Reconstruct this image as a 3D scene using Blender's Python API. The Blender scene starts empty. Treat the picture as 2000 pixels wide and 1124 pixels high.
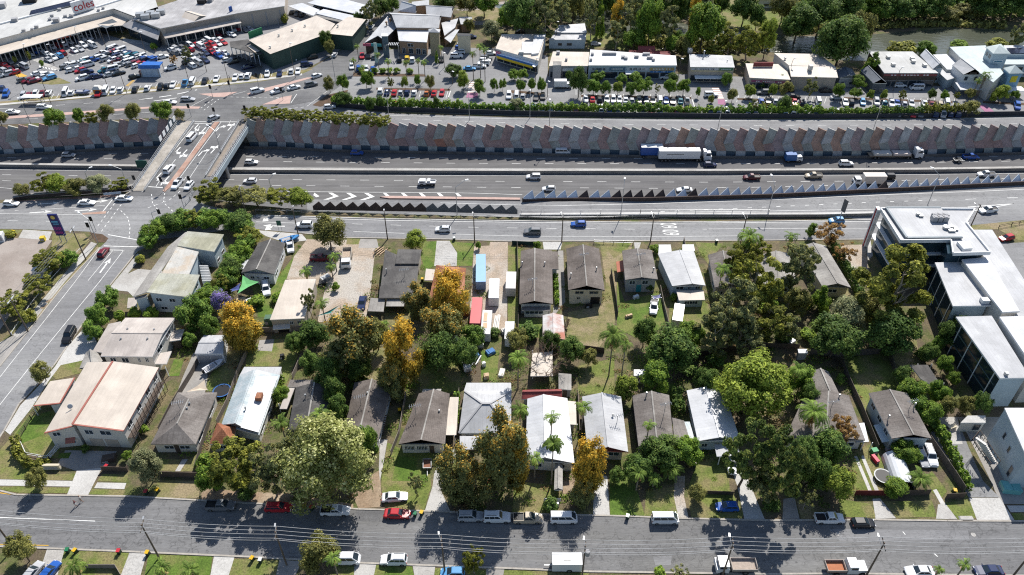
import bpy,bmesh,math,random
import numpy as np
from mathutils import Vector,Matrix
from mathutils.geometry import tessellate_polygon
rnd=random.Random(7)
SC=bpy.context.scene
COL=SC.collection
PI=math.pi
CAMZ,PITCH,FOC,CX,CY=120.0,math.radians(39.8),1500.0,1000.0,562.0
cd=bpy.data.cameras.new("camera");cam=bpy.data.objects.new("camera",cd);COL.objects.link(cam)
cd.sensor_width=36.0;cd.lens=36.0*FOC/2000.0;cd.clip_start=1.0;cd.clip_end=6000.0
cam.location=(0,0,CAMZ);cam.rotation_euler=(PI/2-PITCH,0,0)
SC.camera=cam
SUN_EL,SUN_AZ=math.radians(48.0),math.radians(20.0)
wd=bpy.data.worlds.new("World");SC.world=wd;wd.use_nodes=True
wn=wd.node_tree;wn.nodes.clear()
sky=wn.nodes.new("ShaderNodeTexSky");sky.sky_type='NISHITA';sky.sun_disc=False
sky.sun_elevation=SUN_EL;sky.sun_rotation=SUN_AZ
sky.air_density=1.0;sky.dust_density=0.6;sky.ozone_density=1.0
bg=wn.nodes.new("ShaderNodeBackground");bg.inputs[1].default_value=0.09
wo=wn.nodes.new("ShaderNodeOutputWorld")
wn.links.new(sky.outputs[0],bg.inputs[0]);wn.links.new(bg.outputs[0],wo.inputs[0])
sl=bpy.data.lights.new("sun",'SUN');sl.energy=4.6;sl.angle=math.radians(0.5);sl.color=(1.0,0.955,0.885)
so=bpy.data.objects.new("sun",sl);COL.objects.link(so)
SUND=Vector((math.sin(SUN_AZ)*math.cos(SUN_EL),math.cos(SUN_AZ)*math.cos(SUN_EL),math.sin(SUN_EL)))
so.rotation_euler=(-SUND).to_track_quat('-Z','Y').to_euler();so.location=(0,0,200)
SC.view_settings.view_transform='Standard';SC.view_settings.look='None'
SC.view_settings.exposure=0.55;SC.view_settings.gamma=1.0
SC.cycles.max_bounces=5;SC.cycles.diffuse_bounces=2;SC.cycles.glossy_bounces=2
SC.cycles.transmission_bounces=2;SC.cycles.transparent_max_bounces=4
SC.cycles.use_denoising=False;SC.cycles.pixel_filter_type='BLACKMAN_HARRIS';SC.cycles.filter_width=1.15
_s,_c=math.sin(PITCH),math.cos(PITCH)
def G(px,py,z=0.0):
 x=(px-CX)/FOC;y=-(py-CY)/FOC
 dy=_c+y*_s;dz=-_s+y*_c
 t=(z-CAMZ)/dz
 return Vector((x*t,dy*t,z))
def PX(p):
 d=p[1]*_c-(p[2]-CAMZ)*_s
 return FOC/d
def GP(pts,z=0.0):return[G(p[0],p[1],z)for p in pts]
def wdir(px,py,dx,dy,z=0.0):
 a=G(px,py,z);b=G(px+dx,py+dy,z);d=b-a
 return math.atan2(d.y,d.x)
MATS={}
def nt(name):
 m=bpy.data.materials.new(name);m.use_nodes=True
 t=m.node_tree;return m,t,t.nodes["Principled BSDF"]
def M(name,c1,c2=None,scale=0.6,rough=0.8,metal=0.0,spec=0.3,c3=None,scale3=0.06,bump=0.0,lines=None,objcol=False,grain=0.0,stretch=None,contrast=0.22,linec=0.8,var=0.0,wear=0.0,cracks=0.0):
 """noise-mixed surface; lines=(axis 'u'/'v', metres) draws seams on UV metres"""
 if name in MATS:return MATS[name]
 m,t,b=nt(name);N,L=t.nodes,t.links
 b.inputs["Roughness"].default_value=rough;b.inputs["Metallic"].default_value=metal
 b.inputs["Specular IOR Level"].default_value=spec
 tc=N.new("ShaderNodeTexCoord")
 co=tc.outputs["Object"]
 if stretch:
  mp=N.new("ShaderNodeMapping");mp.inputs["Scale"].default_value=stretch
  L.new(co,mp.inputs[0]);co=mp.outputs[0]
 def noise(sc,det=5.0,r=0.62):
  n=N.new("ShaderNodeTexNoise");n.inputs["Scale"].default_value=sc;n.inputs["Detail"].default_value=det
  n.inputs["Roughness"].default_value=r;L.new(co,n.inputs["Vector"]);return n
 def mix(f,a,bb,blend='MIX'):
  x=N.new("ShaderNodeMix");x.data_type='RGBA';x.blend_type=blend
  if hasattr(f,"is_linked")or hasattr(f,"links"):L.new(f,x.inputs[0])
  else:x.inputs[0].default_value=f
  for s,v in((6,a),(7,bb)):
   if isinstance(v,(tuple,list)):x.inputs[s].default_value=(*v[:3],1)
   else:L.new(v,x.inputs[s])
  return x.outputs[2]
 def ramp(v,lo,hi):
  r=N.new("ShaderNodeMapRange");r.inputs[1].default_value=lo;r.inputs[2].default_value=hi
  r.interpolation_type='SMOOTHSTEP';L.new(v,r.inputs[0]);return r.outputs[0]
 c2=c2 or tuple(v*0.8 for v in c1)
 n1=noise(scale)
 base=mix(ramp(n1.outputs[0],0.5-contrast,0.5+contrast),c1,c2)
 if c3:
  n3=noise(scale3,6.0);base=mix(ramp(n3.outputs[0],0.42,0.62),base,c3)
 if grain:
  n4=noise(3.2,4.0,.75);g=ramp(n4.outputs[0],0.3,0.7)
  lo=N.new("ShaderNodeMapRange");lo.inputs[3].default_value=1-grain;lo.inputs[4].default_value=1+grain;L.new(g,lo.inputs[0])
  cb=N.new("ShaderNodeCombineColor")
  for i in range(3):L.new(lo.outputs[0],cb.inputs[i])
  base=mix(1.0,base,cb.outputs[0],'MULTIPLY')
 def mul(base,v,lo,hi,a=0.3,b=0.7):
  r=N.new("ShaderNodeMapRange");r.inputs[1].default_value=a;r.inputs[2].default_value=b;r.inputs[3].default_value=lo;r.inputs[4].default_value=hi;L.new(v,r.inputs[0])
  cb=N.new("ShaderNodeCombineColor")
  for i in range(3):L.new(r.outputs[0],cb.inputs[i])
  return mix(1.0,base,cb.outputs[0],'MULTIPLY')
 def xnoise(src,sc,det=4.0):
  mp=N.new("ShaderNodeMapping");mp.inputs["Scale"].default_value=sc;L.new(src,mp.inputs[0])
  n=N.new("ShaderNodeTexNoise");n.inputs["Scale"].default_value=1.0;n.inputs["Detail"].default_value=det;n.inputs["Roughness"].default_value=.65;L.new(mp.outputs[0],n.inputs["Vector"]);return n.outputs[0]
 if wear:
  base=mul(base,xnoise(tc.outputs["Object"],(.012,.75,1)),1-wear,1+wear*.8);base=mul(base,xnoise(tc.outputs["Object"],(.05,.09,1),6.0),1-wear*.8,1+wear*.6,.35,.65)
 if cracks:
  for vs in(.16,.05):
   vo=N.new("ShaderNodeTexVoronoi");vo.feature='DISTANCE_TO_EDGE';vo.inputs["Scale"].default_value=vs
   wp=N.new("ShaderNodeMix");wp.data_type='VECTOR';wp.inputs[0].default_value=.12;n9=N.new("ShaderNodeTexNoise");n9.inputs["Scale"].default_value=.5;L.new(tc.outputs["Object"],n9.inputs["Vector"])
   sc9=N.new("ShaderNodeVectorMath");sc9.operation='SCALE';sc9.inputs["Scale"].default_value=14.0;L.new(n9.outputs["Color"],sc9.inputs[0]);ad9=N.new("ShaderNodeVectorMath");L.new(tc.outputs["Object"],ad9.inputs[0]);L.new(sc9.outputs[0],ad9.inputs[1]);L.new(ad9.outputs[0],vo.inputs["Vector"])
   base=mul(base,vo.outputs["Distance"],1-cracks,1.0,.0,.02)
 if lines and not metal:
  base=mul(base,xnoise(tc.outputs["UV"],(1.1,.10,1)),.86 if c1[0]<.4 else.93,1.08);base=mul(base,xnoise(tc.outputs["Object"],(.22,.22,.22),7.0),.84 if c1[0]<.4 else.92,1.08,.35,.65)
 if lines:
  for ax,per,wid in lines:
   sx=N.new("ShaderNodeSeparateXYZ");L.new(tc.outputs["UV"],sx.inputs[0])
   md=N.new("ShaderNodeMath");md.operation='MODULO';md.inputs[1].default_value=per
   ad=N.new("ShaderNodeMath");ad.operation='ADD';ad.inputs[1].default_value=1000.0*per
   L.new(sx.outputs[0 if ax=='u' else 1],ad.inputs[0]);L.new(ad.outputs[0],md.inputs[0])
   lt=N.new("ShaderNodeMath");lt.operation='LESS_THAN';lt.inputs[1].default_value=wid;L.new(md.outputs[0],lt.inputs[0])
   base=mix(lt.outputs[0],base,mix(1.0,base,(linec,)*3,'MULTIPLY'))
 if objcol or var:
  oi=N.new("ShaderNodeObjectInfo")
  if objcol:base=mix(1.0,base,oi.outputs["Color"],'MULTIPLY')
  if var:
   hs=N.new("ShaderNodeHueSaturation");L.new(base,hs.inputs["Color"])
   r1=N.new("ShaderNodeMapRange");r1.inputs[3].default_value=1-var;r1.inputs[4].default_value=1+var
   L.new(oi.outputs["Random"],r1.inputs[0]);L.new(r1.outputs[0],hs.inputs["Value"])
   r2=N.new("ShaderNodeMapRange");r2.inputs[3].default_value=0.5+var*0.08;r2.inputs[4].default_value=0.5-var*0.08
   L.new(oi.outputs["Random"],r2.inputs[0]);L.new(r2.outputs[0],hs.inputs["Hue"]);base=hs.outputs[0]
 L.new(base,b.inputs["Base Color"])
 if bump:
  bp=N.new("ShaderNodeBump");bp.inputs["Strength"].default_value=bump;bp.inputs["Distance"].default_value=0.1
  nb=noise(4.0,3.0);L.new(nb.outputs[0],bp.inputs["Height"]);L.new(bp.outputs[0],b.inputs["Normal"])
 MATS[name]=m;return m
def leafmat(name,c,var=0.18,tr=0.38):
 if name in MATS:return MATS[name]
 g=sum(c)/3;c=tuple(max(.006,(g+(v-g)*1.04)*2.45)for v in c)
 m,t,b=nt(name);N,L=t.nodes,t.links
 oi=N.new("ShaderNodeObjectInfo");hs=N.new("ShaderNodeHueSaturation");hs.inputs["Color"].default_value=(*c,1)
 r1=N.new("ShaderNodeMapRange");r1.inputs[3].default_value=1-var;r1.inputs[4].default_value=1+var
 L.new(oi.outputs["Random"],r1.inputs[0]);L.new(r1.outputs[0],hs.inputs["Value"])
 ge=N.new("ShaderNodeNewGeometry")
 r3=N.new("ShaderNodeMapRange");r3.inputs[3].default_value=0.62;r3.inputs[4].default_value=1.4
 L.new(ge.outputs["Random Per Island"],r3.inputs[0])
 mu=N.new("ShaderNodeVectorMath");mu.operation='SCALE';L.new(hs.outputs[0],mu.inputs[0]);L.new(r3.outputs[0],mu.inputs["Scale"])
 L.new(mu.outputs[0],b.inputs["Base Color"]);b.inputs["Roughness"].default_value=0.65;b.inputs["Specular IOR Level"].default_value=0.15
 ts=N.new("ShaderNodeBsdfTranslucent");L.new(mu.outputs[0],ts.inputs[0])
 mx=N.new("ShaderNodeMixShader");mx.inputs[0].default_value=tr
 L.new(b.outputs[0],mx.inputs[1]);L.new(ts.outputs[0],mx.inputs[2]);L.new(mx.outputs[0],N["Material Output"].inputs[0])
 MATS[name]=m;return m
g3=lambda v:(v,v,v)
asphalt=M("asphalt",(.135,.135,.138),(.112,.112,.116),0.25,.9,c3=(.17,.17,.17),scale3=.05,grain=.12,wear=.14,cracks=.25)
asphalt_st=M("street_asphalt",(.18,.18,.182),(.15,.15,.154),0.18,.9,c3=(.165,.163,.158),scale3=.03,grain=.14,stretch=(.25,1.4,1),wear=.17,cracks=.32)
asphalt_fw=M("freeway_asphalt",(.132,.129,.131),(.105,.103,.106),0.5,.9,c3=(.145,.142,.14),scale3=.1,grain=.1,stretch=(.04,1.1,1),wear=.17,cracks=.12)
asphalt_old=M("pale_asphalt",(.225,.225,.23),(.185,.185,.19),0.2,.9,c3=(.245,.245,.245),scale3=.04,grain=.12,stretch=(.3,1.2,1),wear=.14,cracks=.25)
asphalt_park=M("carpark_asphalt",(.225,.225,.228),(.19,.19,.193),0.15,.9,c3=(.25,.25,.252),scale3=.03,grain=.12,wear=.10,cracks=.22)
concrete=M("concrete",(.40,.385,.36),(.33,.315,.295),.5,.9,c3=(.43,.42,.40),scale3=.1,grain=.12,cracks=.2)
concrete_d=M("dull_concrete",(.30,.285,.265),(.235,.225,.21),.4,.9,c3=(.33,.31,.29),scale3=.12,grain=.12)
white_conc=M("pale_concrete",(.47,.46,.44),(.40,.39,.37),.5,.85,c3=(.50,.49,.47),scale3=.1,grain=.12,cracks=.15)
kerb_m=M("kerb_concrete",(.40,.37,.33),(.32,.295,.26),.8,.9,grain=.15)
gravel_m=M("gravel",(.40,.32,.25),(.30,.24,.18),.35,.95,c3=(.40,.37,.33),scale3=.09,grain=.3)
dirt_m=M("bare_dirt",(.28,.20,.135),(.20,.145,.095),.5,.95,c3=(.33,.26,.185),scale3=.12,grain=.25)
ground_m=M("dry_ground",(.16,.13,.07),(.085,.10,.03),.30,.95,c3=(.105,.082,.055),scale3=.16,grain=.42,contrast=.10)
grass_m=M("lawn_grass",(.145,.172,.042),(.105,.135,.03),.45,.95,c3=(.19,.165,.075),scale3=.17,grain=.38,contrast=.12)
grass_b=M("lush_grass",(.095,.155,.024),(.07,.12,.018),.5,.95,c3=(.155,.165,.05),scale3=.18,grain=.36,contrast=.12)
grass_d=M("dry_grass",(.20,.18,.078),(.135,.138,.048),.4,.95,c3=(.25,.20,.12),scale3=.18,grain=.36,contrast=.12)
mulch_m=M("garden_mulch",(.12,.075,.05),(.07,.048,.03),.8,.95,grain=.3)
redbrick=M("red_brick_paving",(.36,.215,.165),(.29,.17,.13),.7,.9,c3=(.40,.28,.225),scale3=.15,grain=.15)
pinkpave=M("pink_paving",(.48,.34,.295),(.41,.285,.25),.6,.9,grain=.1)
purplepave=M("purple_paving",(.36,.16,.26),(.30,.13,.21),.6,.9)
ybrick=M("brown_paving",(.29,.245,.215),(.24,.205,.18),.3,.9,c3=(.33,.29,.26),scale3=.08,grain=.12)
paint_w=M("marking_paint",(.74,.74,.72),(.55,.55,.53),.9,.7)
paint_y=M("yellow_marking",(.62,.38,.07),(.5,.3,.05),.9,.7)
white_p=M("white_paint",(.72,.73,.74),(.66,.67,.68),.4,.5)
offwhite=M("offwhite_paint",(.62,.60,.56),(.55,.53,.49),.4,.6)
cream_w=M("cream_paint",(.60,.53,.40),(.53,.47,.35),.4,.7)
beige_w=M("beige_paint",(.44,.38,.32),(.38,.33,.28),.4,.7)
bluegrey_w=M("pale_blue_paint",(.42,.50,.55),(.36,.44,.49),.4,.6)
brick_w=M("tan_brick",(.36,.25,.17),(.28,.19,.13),.9,.85)
dark_w=M("dark_timber",(.10,.075,.06),(.065,.05,.042),.8,.8)
green_w=M("dark_green_wall",(.045,.085,.07),(.035,.065,.055),.5,.6)
grey_w=M("grey_paint",(.36,.36,.37),(.30,.30,.31),.4,.7)
black_m=M("black_plastic",(.018,.018,.02),None,1,.5)
steel=M("galvanised_steel",(.45,.46,.47),(.36,.37,.38),1.2,.45,.6)
polewood=M("pole_timber",(.17,.135,.105),(.115,.09,.072),2.0,.9)
bark=M("bark",(.15,.115,.085),(.085,.066,.05),1.5,.95)
palebark=M("pale_bark",(.38,.33,.28),(.26,.22,.18),1.2,.95)
glass=M("window_glass",(.022,.032,.042),(.03,.045,.06),.3,.08,0,.6)
bglass=M("blue_glass",(.018,.04,.055),(.028,.055,.075),.3,.12,0,.5)
tyre=M("tyre_rubber",(.018,.018,.018),None,1,.9)
rim_m=M("wheel_rim",(.4,.41,.42),None,1,.35,.8)
lamp_r=M("red_lens",(.35,.015,.015),None,1,.3)
lamp_w=M("clear_lens",(.75,.76,.78),None,1,.15)
carpaint=M("car_paint",(1,1,1),(.94,.94,.94),.5,.28,0,.55,objcol=True)
anypaint=M("tinted_paint",(1,1,1),(.86,.86,.86),.5,.6,0,.3,objcol=True,grain=.06)
r_brown=M("dark_tile_roof",(.145,.122,.108),(.105,.088,.078),.5,.9,c3=(.18,.155,.14),scale3=.15,grain=.2,lines=[('v',.36,.05),('u',.30,.03)],linec=.72)
r_greyb=M("grey_fibro_roof",(.175,.155,.142),(.13,.114,.104),.45,.9,c3=(.215,.195,.18),scale3=.15,grain=.2,lines=[('u',1.0,.09),('v',1.8,.05)],linec=.8)
r_grey=M("weathered_grey_roof",(.30,.285,.265),(.235,.222,.205),.4,.85,c3=(.36,.345,.32),scale3=.14,grain=.16,lines=[('u',.9,.08)],linec=.82)
r_lgrey=M("pale_grey_roof",(.40,.405,.42),(.345,.35,.36),.3,.6,c3=(.44,.445,.455),scale3=.12,grain=.06,lines=[('u',.76,.07)],linec=.86)
r_white=M("white_metal_roof",(.52,.53,.55),(.46,.47,.49),.3,.45,c3=(.55,.555,.57),scale3=.12,grain=.05,lines=[('u',.76,.06)],linec=.88)
r_blue=M("pale_blue_roof",(.36,.44,.47),(.42,.48,.50),.5,.6,c3=(.50,.53,.54),scale3=.25,grain=.1,lines=[('u',.5,.08)],linec=.8)
r_cream=M("cream_metal_roof",(.50,.44,.375),(.46,.405,.35),.3,.55,c3=(.52,.46,.395),scale3=.12,grain=.04,lines=[('u',.76,.06)],linec=.9)
r_beige=M("beige_metal_roof",(.43,.385,.35),(.37,.33,.30),.35,.6,c3=(.49,.44,.40),scale3=.14,grain=.06,lines=[('u',.76,.07)],linec=.86)
r_terra=M("terracotta_roof",(.32,.125,.065),(.24,.09,.045),.6,.85,c3=(.36,.165,.095),scale3=.2,grain=.2,lines=[('v',.36,.06),('u',.3,.03)],linec=.7)
r_olive=M("lichen_grey_roof",(.35,.34,.255),(.28,.275,.20),.4,.85,c3=(.40,.40,.34),scale3=.15,grain=.15,lines=[('u',.9,.07)],linec=.84)
r_rust=M("rusty_white_roof",(.56,.55,.54),(.47,.45,.44),.4,.7,c3=(.35,.13,.085),scale3=.16,grain=.08,lines=[('u',.76,.06)],linec=.86)
r_worn=M("worn_white_roof",(.47,.46,.43),(.40,.39,.36),.5,.75,c3=(.42,.36,.29),scale3=.3,grain=.12,lines=[('u',.76,.06)],linec=.86)
r_flat=M("membrane_roof",(.46,.46,.445),(.40,.40,.39),.2,.9,c3=(.50,.50,.49),scale3=.05,grain=.06,lines=[('u',6.0,.12),('v',9.0,.12)],linec=.82)
r_dark=M("charcoal_roof",(.085,.08,.078),(.06,.057,.056),.5,.8,c3=(.11,.105,.10),scale3=.2,grain=.15,lines=[('u',.76,.07)],linec=.8)
solar=M("solar_cells",(.012,.016,.035),(.018,.024,.05),.6,.15,0,.6,lines=[('u',1.0,.05),('v',1.6,.05)],linec=3.0)
class MB:
 def __init__(s):s.v,s.f,s.m,s.u=[],[],[],[]
 def face(s,pts,mi=0,uv=None):
  i=len(s.v);s.v+=[tuple(p)for p in pts];s.f.append(list(range(i,i+len(pts))));s.m.append(mi);s.u.append(uv)
 def roofq(s,pts,mi=0):
  a=Vector(pts[0]);e=(Vector(pts[1])-a);e.normalize()
  n=(Vector(pts[1])-a).cross(Vector(pts[-1])-a)
  if n.length<1e-9:n=Vector((0,0,1))
  n.normalize();w=n.cross(e)
  s.face(pts,mi,[((Vector(p)-a).dot(e),(Vector(p)-a).dot(w))for p in pts])
 def poly(s,pts,mi=0):
  P=[Vector(p)for p in pts]
  a=P[0]
  for t in tessellate_polygon([[Vector((p.x,p.y,0))for p in P]]):
   q=[P[i]for i in t]
   if(q[1]-q[0]).cross(q[2]-q[0]).z<0:q.reverse()
   s.face(q,mi,[(p.x,p.y)for p in q])
 def prism(s,pts,z0,z1,mi=0,top=None,bottom=False):
  P=[Vector((p[0],p[1],0))for p in pts];n=len(P)
  ar=sum(P[i].x*P[(i+1)%n].y-P[(i+1)%n].x*P[i].y for i in range(n))
  if ar<0:P.reverse()
  for i in range(n):
   a,b=P[i],P[(i+1)%n];l=(b-a).length
   s.face([(a.x,a.y,z0),(b.x,b.y,z0),(b.x,b.y,z1),(a.x,a.y,z1)],mi,[(0,0),(l,0),(l,z1-z0),(0,z1-z0)])
  s.poly([(p.x,p.y,z1)for p in P],mi if top is None else top)
 def box(s,c,size,rz=0.0,mi=0,tap=1.0):
  x,y,z=size[0]/2,size[1]/2,size[2]/2;cr,sr=math.cos(rz),math.sin(rz)
  def T(a,b,d):return(c[0]+a*cr-b*sr,c[1]+a*sr+b*cr,c[2]+d)
  b4=[T(-x,-y,-z),T(x,-y,-z),T(x,y,-z),T(-x,y,-z)]
  t4=[T(-x*tap,-y*tap,z),T(x*tap,-y*tap,z),T(x*tap,y*tap,z),T(-x*tap,y*tap,z)]
  s.face(b4[::-1],mi);s.face(t4,mi,[(0,0),(size[0],0),(size[0],size[1]),(0,size[1])])
  for i in range(4):
   j=(i+1)%4;s.face([b4[i],b4[j],t4[j],t4[i]],mi,[(0,0),(1,0),(1,size[2]),(0,size[2])])
 def tube(s,p0,p1,r0,r1=None,n=8,mi=0,cap=True):
  r1=r0 if r1 is None else r1;p0=Vector(p0);p1=Vector(p1);d=p1-p0
  if d.length<1e-6:return
  q=d.to_track_quat('Z','Y');A,B=[],[]
  for i in range(n):
   a=2*PI*i/n;o=q@Vector((math.cos(a),math.sin(a),0));A.append(p0+o*r0);B.append(p1+o*r1)
  for i in range(n):
   j=(i+1)%n;s.face([A[i],A[j],B[j],B[i]],mi)
  if cap:s.face(B,mi);s.face(A[::-1],mi)
 def beam(s,p0,p1,w,h,mi=0):
  p0=Vector(p0);p1=Vector(p1);d=(p1-p0);d.normalize()
  sd=d.cross(Vector((0,0,1)))
  if sd.length<1e-4:sd=Vector((1,0,0))
  sd.normalize();up=sd.cross(d);sd=sd*w/2;up=up*h/2
  A=[p0-sd-up,p0+sd-up,p0+sd+up,p0-sd+up];B=[p1-sd-up,p1+sd-up,p1+sd+up,p1-sd+up]
  for i in range(4):
   j=(i+1)%4;s.face([A[i],A[j],B[j],B[i]],mi)
  s.face(A[::-1],mi);s.face(B,mi)
 def ribbon(s,L1,L2,mi=0):
  u=0.0
  for i in range(len(L1)-1):
   d=(Vector(L1[i+1])-Vector(L1[i])).length
   s.face([L2[i],L2[i+1],L1[i+1],L1[i]],mi,[(u,0),(u+d,0),(u+d,1),(u,1)]);u+=d
 def mesh(s,name,mats,origin=(0,0,0),smooth=False,weld=False):
  me=bpy.data.meshes.new(name);ox,oy,oz=origin
  me.from_pydata([(a-ox,b-oy,c-oz)for a,b,c in s.v],[],s.f)
  for m in mats:me.materials.append(m)
  if len(mats)>1:me.polygons.foreach_set("material_index",s.m)
  if any(u is not None for u in s.u):
   ul=me.uv_layers.new(name="UVMap");k=0
   for f,u in zip(s.f,s.u):
    for j in range(len(f)):
     if u is not None:ul.data[k].uv=u[j]
     k+=1
  if weld or smooth:
   bm=bmesh.new();bm.from_mesh(me);bmesh.ops.remove_doubles(bm,verts=bm.verts,dist=1e-4);bm.to_mesh(me);bm.free()
  if smooth:me.polygons.foreach_set("use_smooth",[True]*len(me.polygons))
  me.update();return me
 def build(s,name,mats,parent=None,origin=(0,0,0),smooth=False,color=None):
  if not isinstance(mats,(list,tuple)):mats=[mats]
  return link(name,s.mesh(name,mats,origin,smooth),parent,color)
def link(name,me,parent=None,color=None,loc=None):
 o=bpy.data.objects.new(name,me);COL.objects.link(o)
 if parent is not None:o.parent=parent
 if color:o.color=(*color,1)
 if loc is not None:o.location=loc
 return o
LABELS={}
def tag(o,label,cat,group=None):
 o["label"]=label;o["category"]=cat
 if group:o["group"]=group
 LABELS.setdefault(label,[]).append((o.name,group));return o
def thing(name,label,cat,loc=(0,0,0),rz=0.0,group=None):
 o=bpy.data.objects.new(name,None);COL.objects.link(o);o.empty_display_size=0.5
 o.location=loc;o.rotation_euler=(0,0,rz);return tag(o,label,cat,group)
def struct(name,mb,mat,smooth=False):
 o=mb.build(name,mat,smooth=smooth);o["kind"]="structure";return o
ORD="first second third fourth fifth sixth seventh eighth ninth tenth eleventh twelfth thirteenth fourteenth fifteenth sixteenth seventeenth eighteenth nineteenth twentieth".split()
ORD+=["twenty-"+w for w in ORD[:9]]+["thirtieth"]+["thirty-"+w for w in ORD[:9]]+["fortieth"]+["forty-"+w for w in ORD[:9]]+["fiftieth"]+["fifty-"+w for w in ORD[:9]]
def lerp(a,b,t):return a+(b-a)*t
def resample(pts,step):
 P=[Vector(p)for p in pts];out=[P[0]];acc=0.0
 for a,b in zip(P,P[1:]):
  d=(b-a).length;t=step-acc
  while t<=d:out.append(a.lerp(b,t/d));t+=step
  acc=(acc+d)%step
 return out
FZ=-7.0
WALL_L=[(-70,254),(12,252),(100,247),(195,241),(348,235)]
WALL_R=[(474,238),(540,238),(655,244),(850,247),(1025,250),(1300,255),(1475,256),(1625,256),(1750,254),(1975,249),(2090,246)]
NB=GP(WALL_L+WALL_R,0.8)
NB=[Vector((p.x,p.y,0))for p in NB]
SB_px=[(-90,397),(30,389),(245,375),(272,372),(372,380),(400,388),(480,400),(620,412),(1015,425),(1112,426),(1116,394),(1500,383),(1750,372),(2000,359),(2100,354)]
SB=GP(SB_px,0)
gs=MB();gs.poly([(-600,SB[0].y,0)]+[tuple(p)for p in SB]+[(600,SB[-1].y,0),(600,20,0),(-600,20,0)])
struct("ground",gs,ground_m)
gn=MB();gn.poly([(-900,NB[0].y,0)]+[tuple(p)for p in NB]+[(900,NB[-1].y,0),(1800,3500,0),(-1800,3500,0)])
struct("far_ground",gn,ground_m)
fl=MB();fl.face([(-600,130,FZ),(600,130,FZ),(600,330,FZ),(-600,330,FZ)])
struct("freeway",fl,asphalt_fw)
ew=MB()
for A in(SB,):
 for a,b in zip(A,A[1:]):ew.face([(a.x,a.y,FZ),(b.x,b.y,FZ),(b.x,b.y,0),(a.x,a.y,0)])
struct("trench_bank",ew,concrete_d)
bed=MB()
for a,b in zip(NB,NB[1:]):bed.face([(a.x,a.y+.05,FZ),(b.x,b.y+.05,FZ),(b.x,b.y+.05,0),(a.x,a.y+.05,0)])
struct("trench_backing",bed,concrete_d)
def patch(name,mat,z,px,zz=0.0):
 b=MB();b.poly([(p.x,p.y,zz+z)for p in GP(px,zz)]);return struct(name,b,mat)
def strip(name,mat,z,top,bot,zz=0.0):
 return patch(name,mat,z,top+bot[::-1],zz)
ST_F=[(-60,952),(0,959),(32,967),(250,970),(392,978),(500,984),(700,995),(900,1001),(1062,1005),(1225,1009),(1325,1013),(1500,1017),(1712,1016),(1850,1018),(2070,1019)]
ST_N=[(-60,1066),(0,1068),(125,1073),(275,1079),(500,1089),(700,1100),(1000,1111),(1150,1117),(1500,1122),(1650,1121),(2070,1126)]
strip("residential_street",asphalt_st,.020,ST_F,ST_N)
def kerb(px,w=.32,h=.13,zz=0.0,mat=None,name="kerb"):
 P=GP(px,zz);b=MB()
 for i in range(len(P)-1):
  a,c=P[i],P[i+1];e=(c-a);e.normalize();b.beam(a+Vector((0,0,h/2))-e*.02,c+Vector((0,0,h/2))+e*.02,w,h)
 return struct(name,b,mat or kerb_m)
kerb(ST_F);kerb(ST_N)
LS_L=[(210,470),(195,484),(122,562),(57,645),(0,716),(-60,790)]
LS_R=[(268,492),(215,558),(185,600),(160,636),(105,715),(77,747),(37,790),(8,842),(-30,900)]
strip("side_street",asphalt_old,.016,LS_L,[(300,470)]+LS_R)
kerb(LS_L[1:]);kerb(LS_R)
SV_T=[(478,420),(500,421),(750,428),(1000,432),(1250,435),(1500,433),(1710,430),(1800,428)]
SV_B=[(470,446),(500,448),(590,456),(675,465),(875,468),(1000,472),(1400,471),(1500,470),(1695,468),(1800,466)]
strip("service_road",asphalt_old,.017,[(375,385),(400,400)]+SV_T,[(300,470)]+SV_B)
kerb(SV_B[2:])
kerb(SV_T[1:],mat=white_conc)
patch("intersection",asphalt_old,.024,[(-90,404),(45,394),(235,382),(268,373),(382,374),(372,398),(352,440),(300,476),(268,492),(212,474),(200,462),(175,453),(45,448),(-90,446)])
def ramp_z(x):return max(FZ+.06,min(0.03,FZ+.06+(x-600)/500.0*7.0))
RX=[600,700,800,900,1000,1100,1250,1500,1650,1800,1900,2000,2100]
RN=[390,391,392,393,394,394,391,384,378,371,366,361,356]
RS=[424,424,424,424,424,424,424,421,421,430,440,430,420]
rb=MB();A=[G(x,y,ramp_z(x))for x,y in zip(RX,RN)];B=[G(x,y,ramp_z(x))for x,y in zip(RX,RS)]
rb.ribbon(A,B);struct("ramp_road",rb,asphalt_old)
patch("corner_road",asphalt_old,.045,[(1640,425),(1780,408),(2080,380),(2080,408),(2000,424),(1900,440),(1860,452),(1780,440)])
patch("corner_carpark",asphalt_park,.02,[(1890,470),(1975,475),(2080,470),(2080,640),(1960,560)])
patch("lawn",grass_d,.02,[(1892,441),(1960,433),(2080,418),(2080,470),(1990,470),(1948,448),(1895,450)])
patch("cross_road",asphalt,.020,[(-90,212),(0,207),(125,197),(250,185),(387,172),(500,161),(585,148),(655,106),(700,76),(752,26),(772,0),(800,0),(780,22),(750,60),(718,105),(690,150),(640,186),(626,196),(560,208),(478,224),(476,240),(372,240),(346,229),(190,236),(0,244),(-90,250)])
patch("frontage_road",asphalt_old,.018,[(626,196),(655,209),(762,222),(1000,230),(1300,233),(1600,234),(1800,232),(2000,228),(2090,224),(2090,247),(1975,249.5),(1750,254),(1475,256),(1300,255),(1025,250),(850,247),(655,243),(560,230),(520,215)])
patch("carpark_street",asphalt_park,.014,[(630,190),(660,150),(690,140),(860,150),(1000,157),(1300,168),(1600,176),(1800,184),(2090,196),(2090,226),(1800,229),(1600,231),(1300,230),(1000,226),(762,218),(655,206)])
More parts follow.
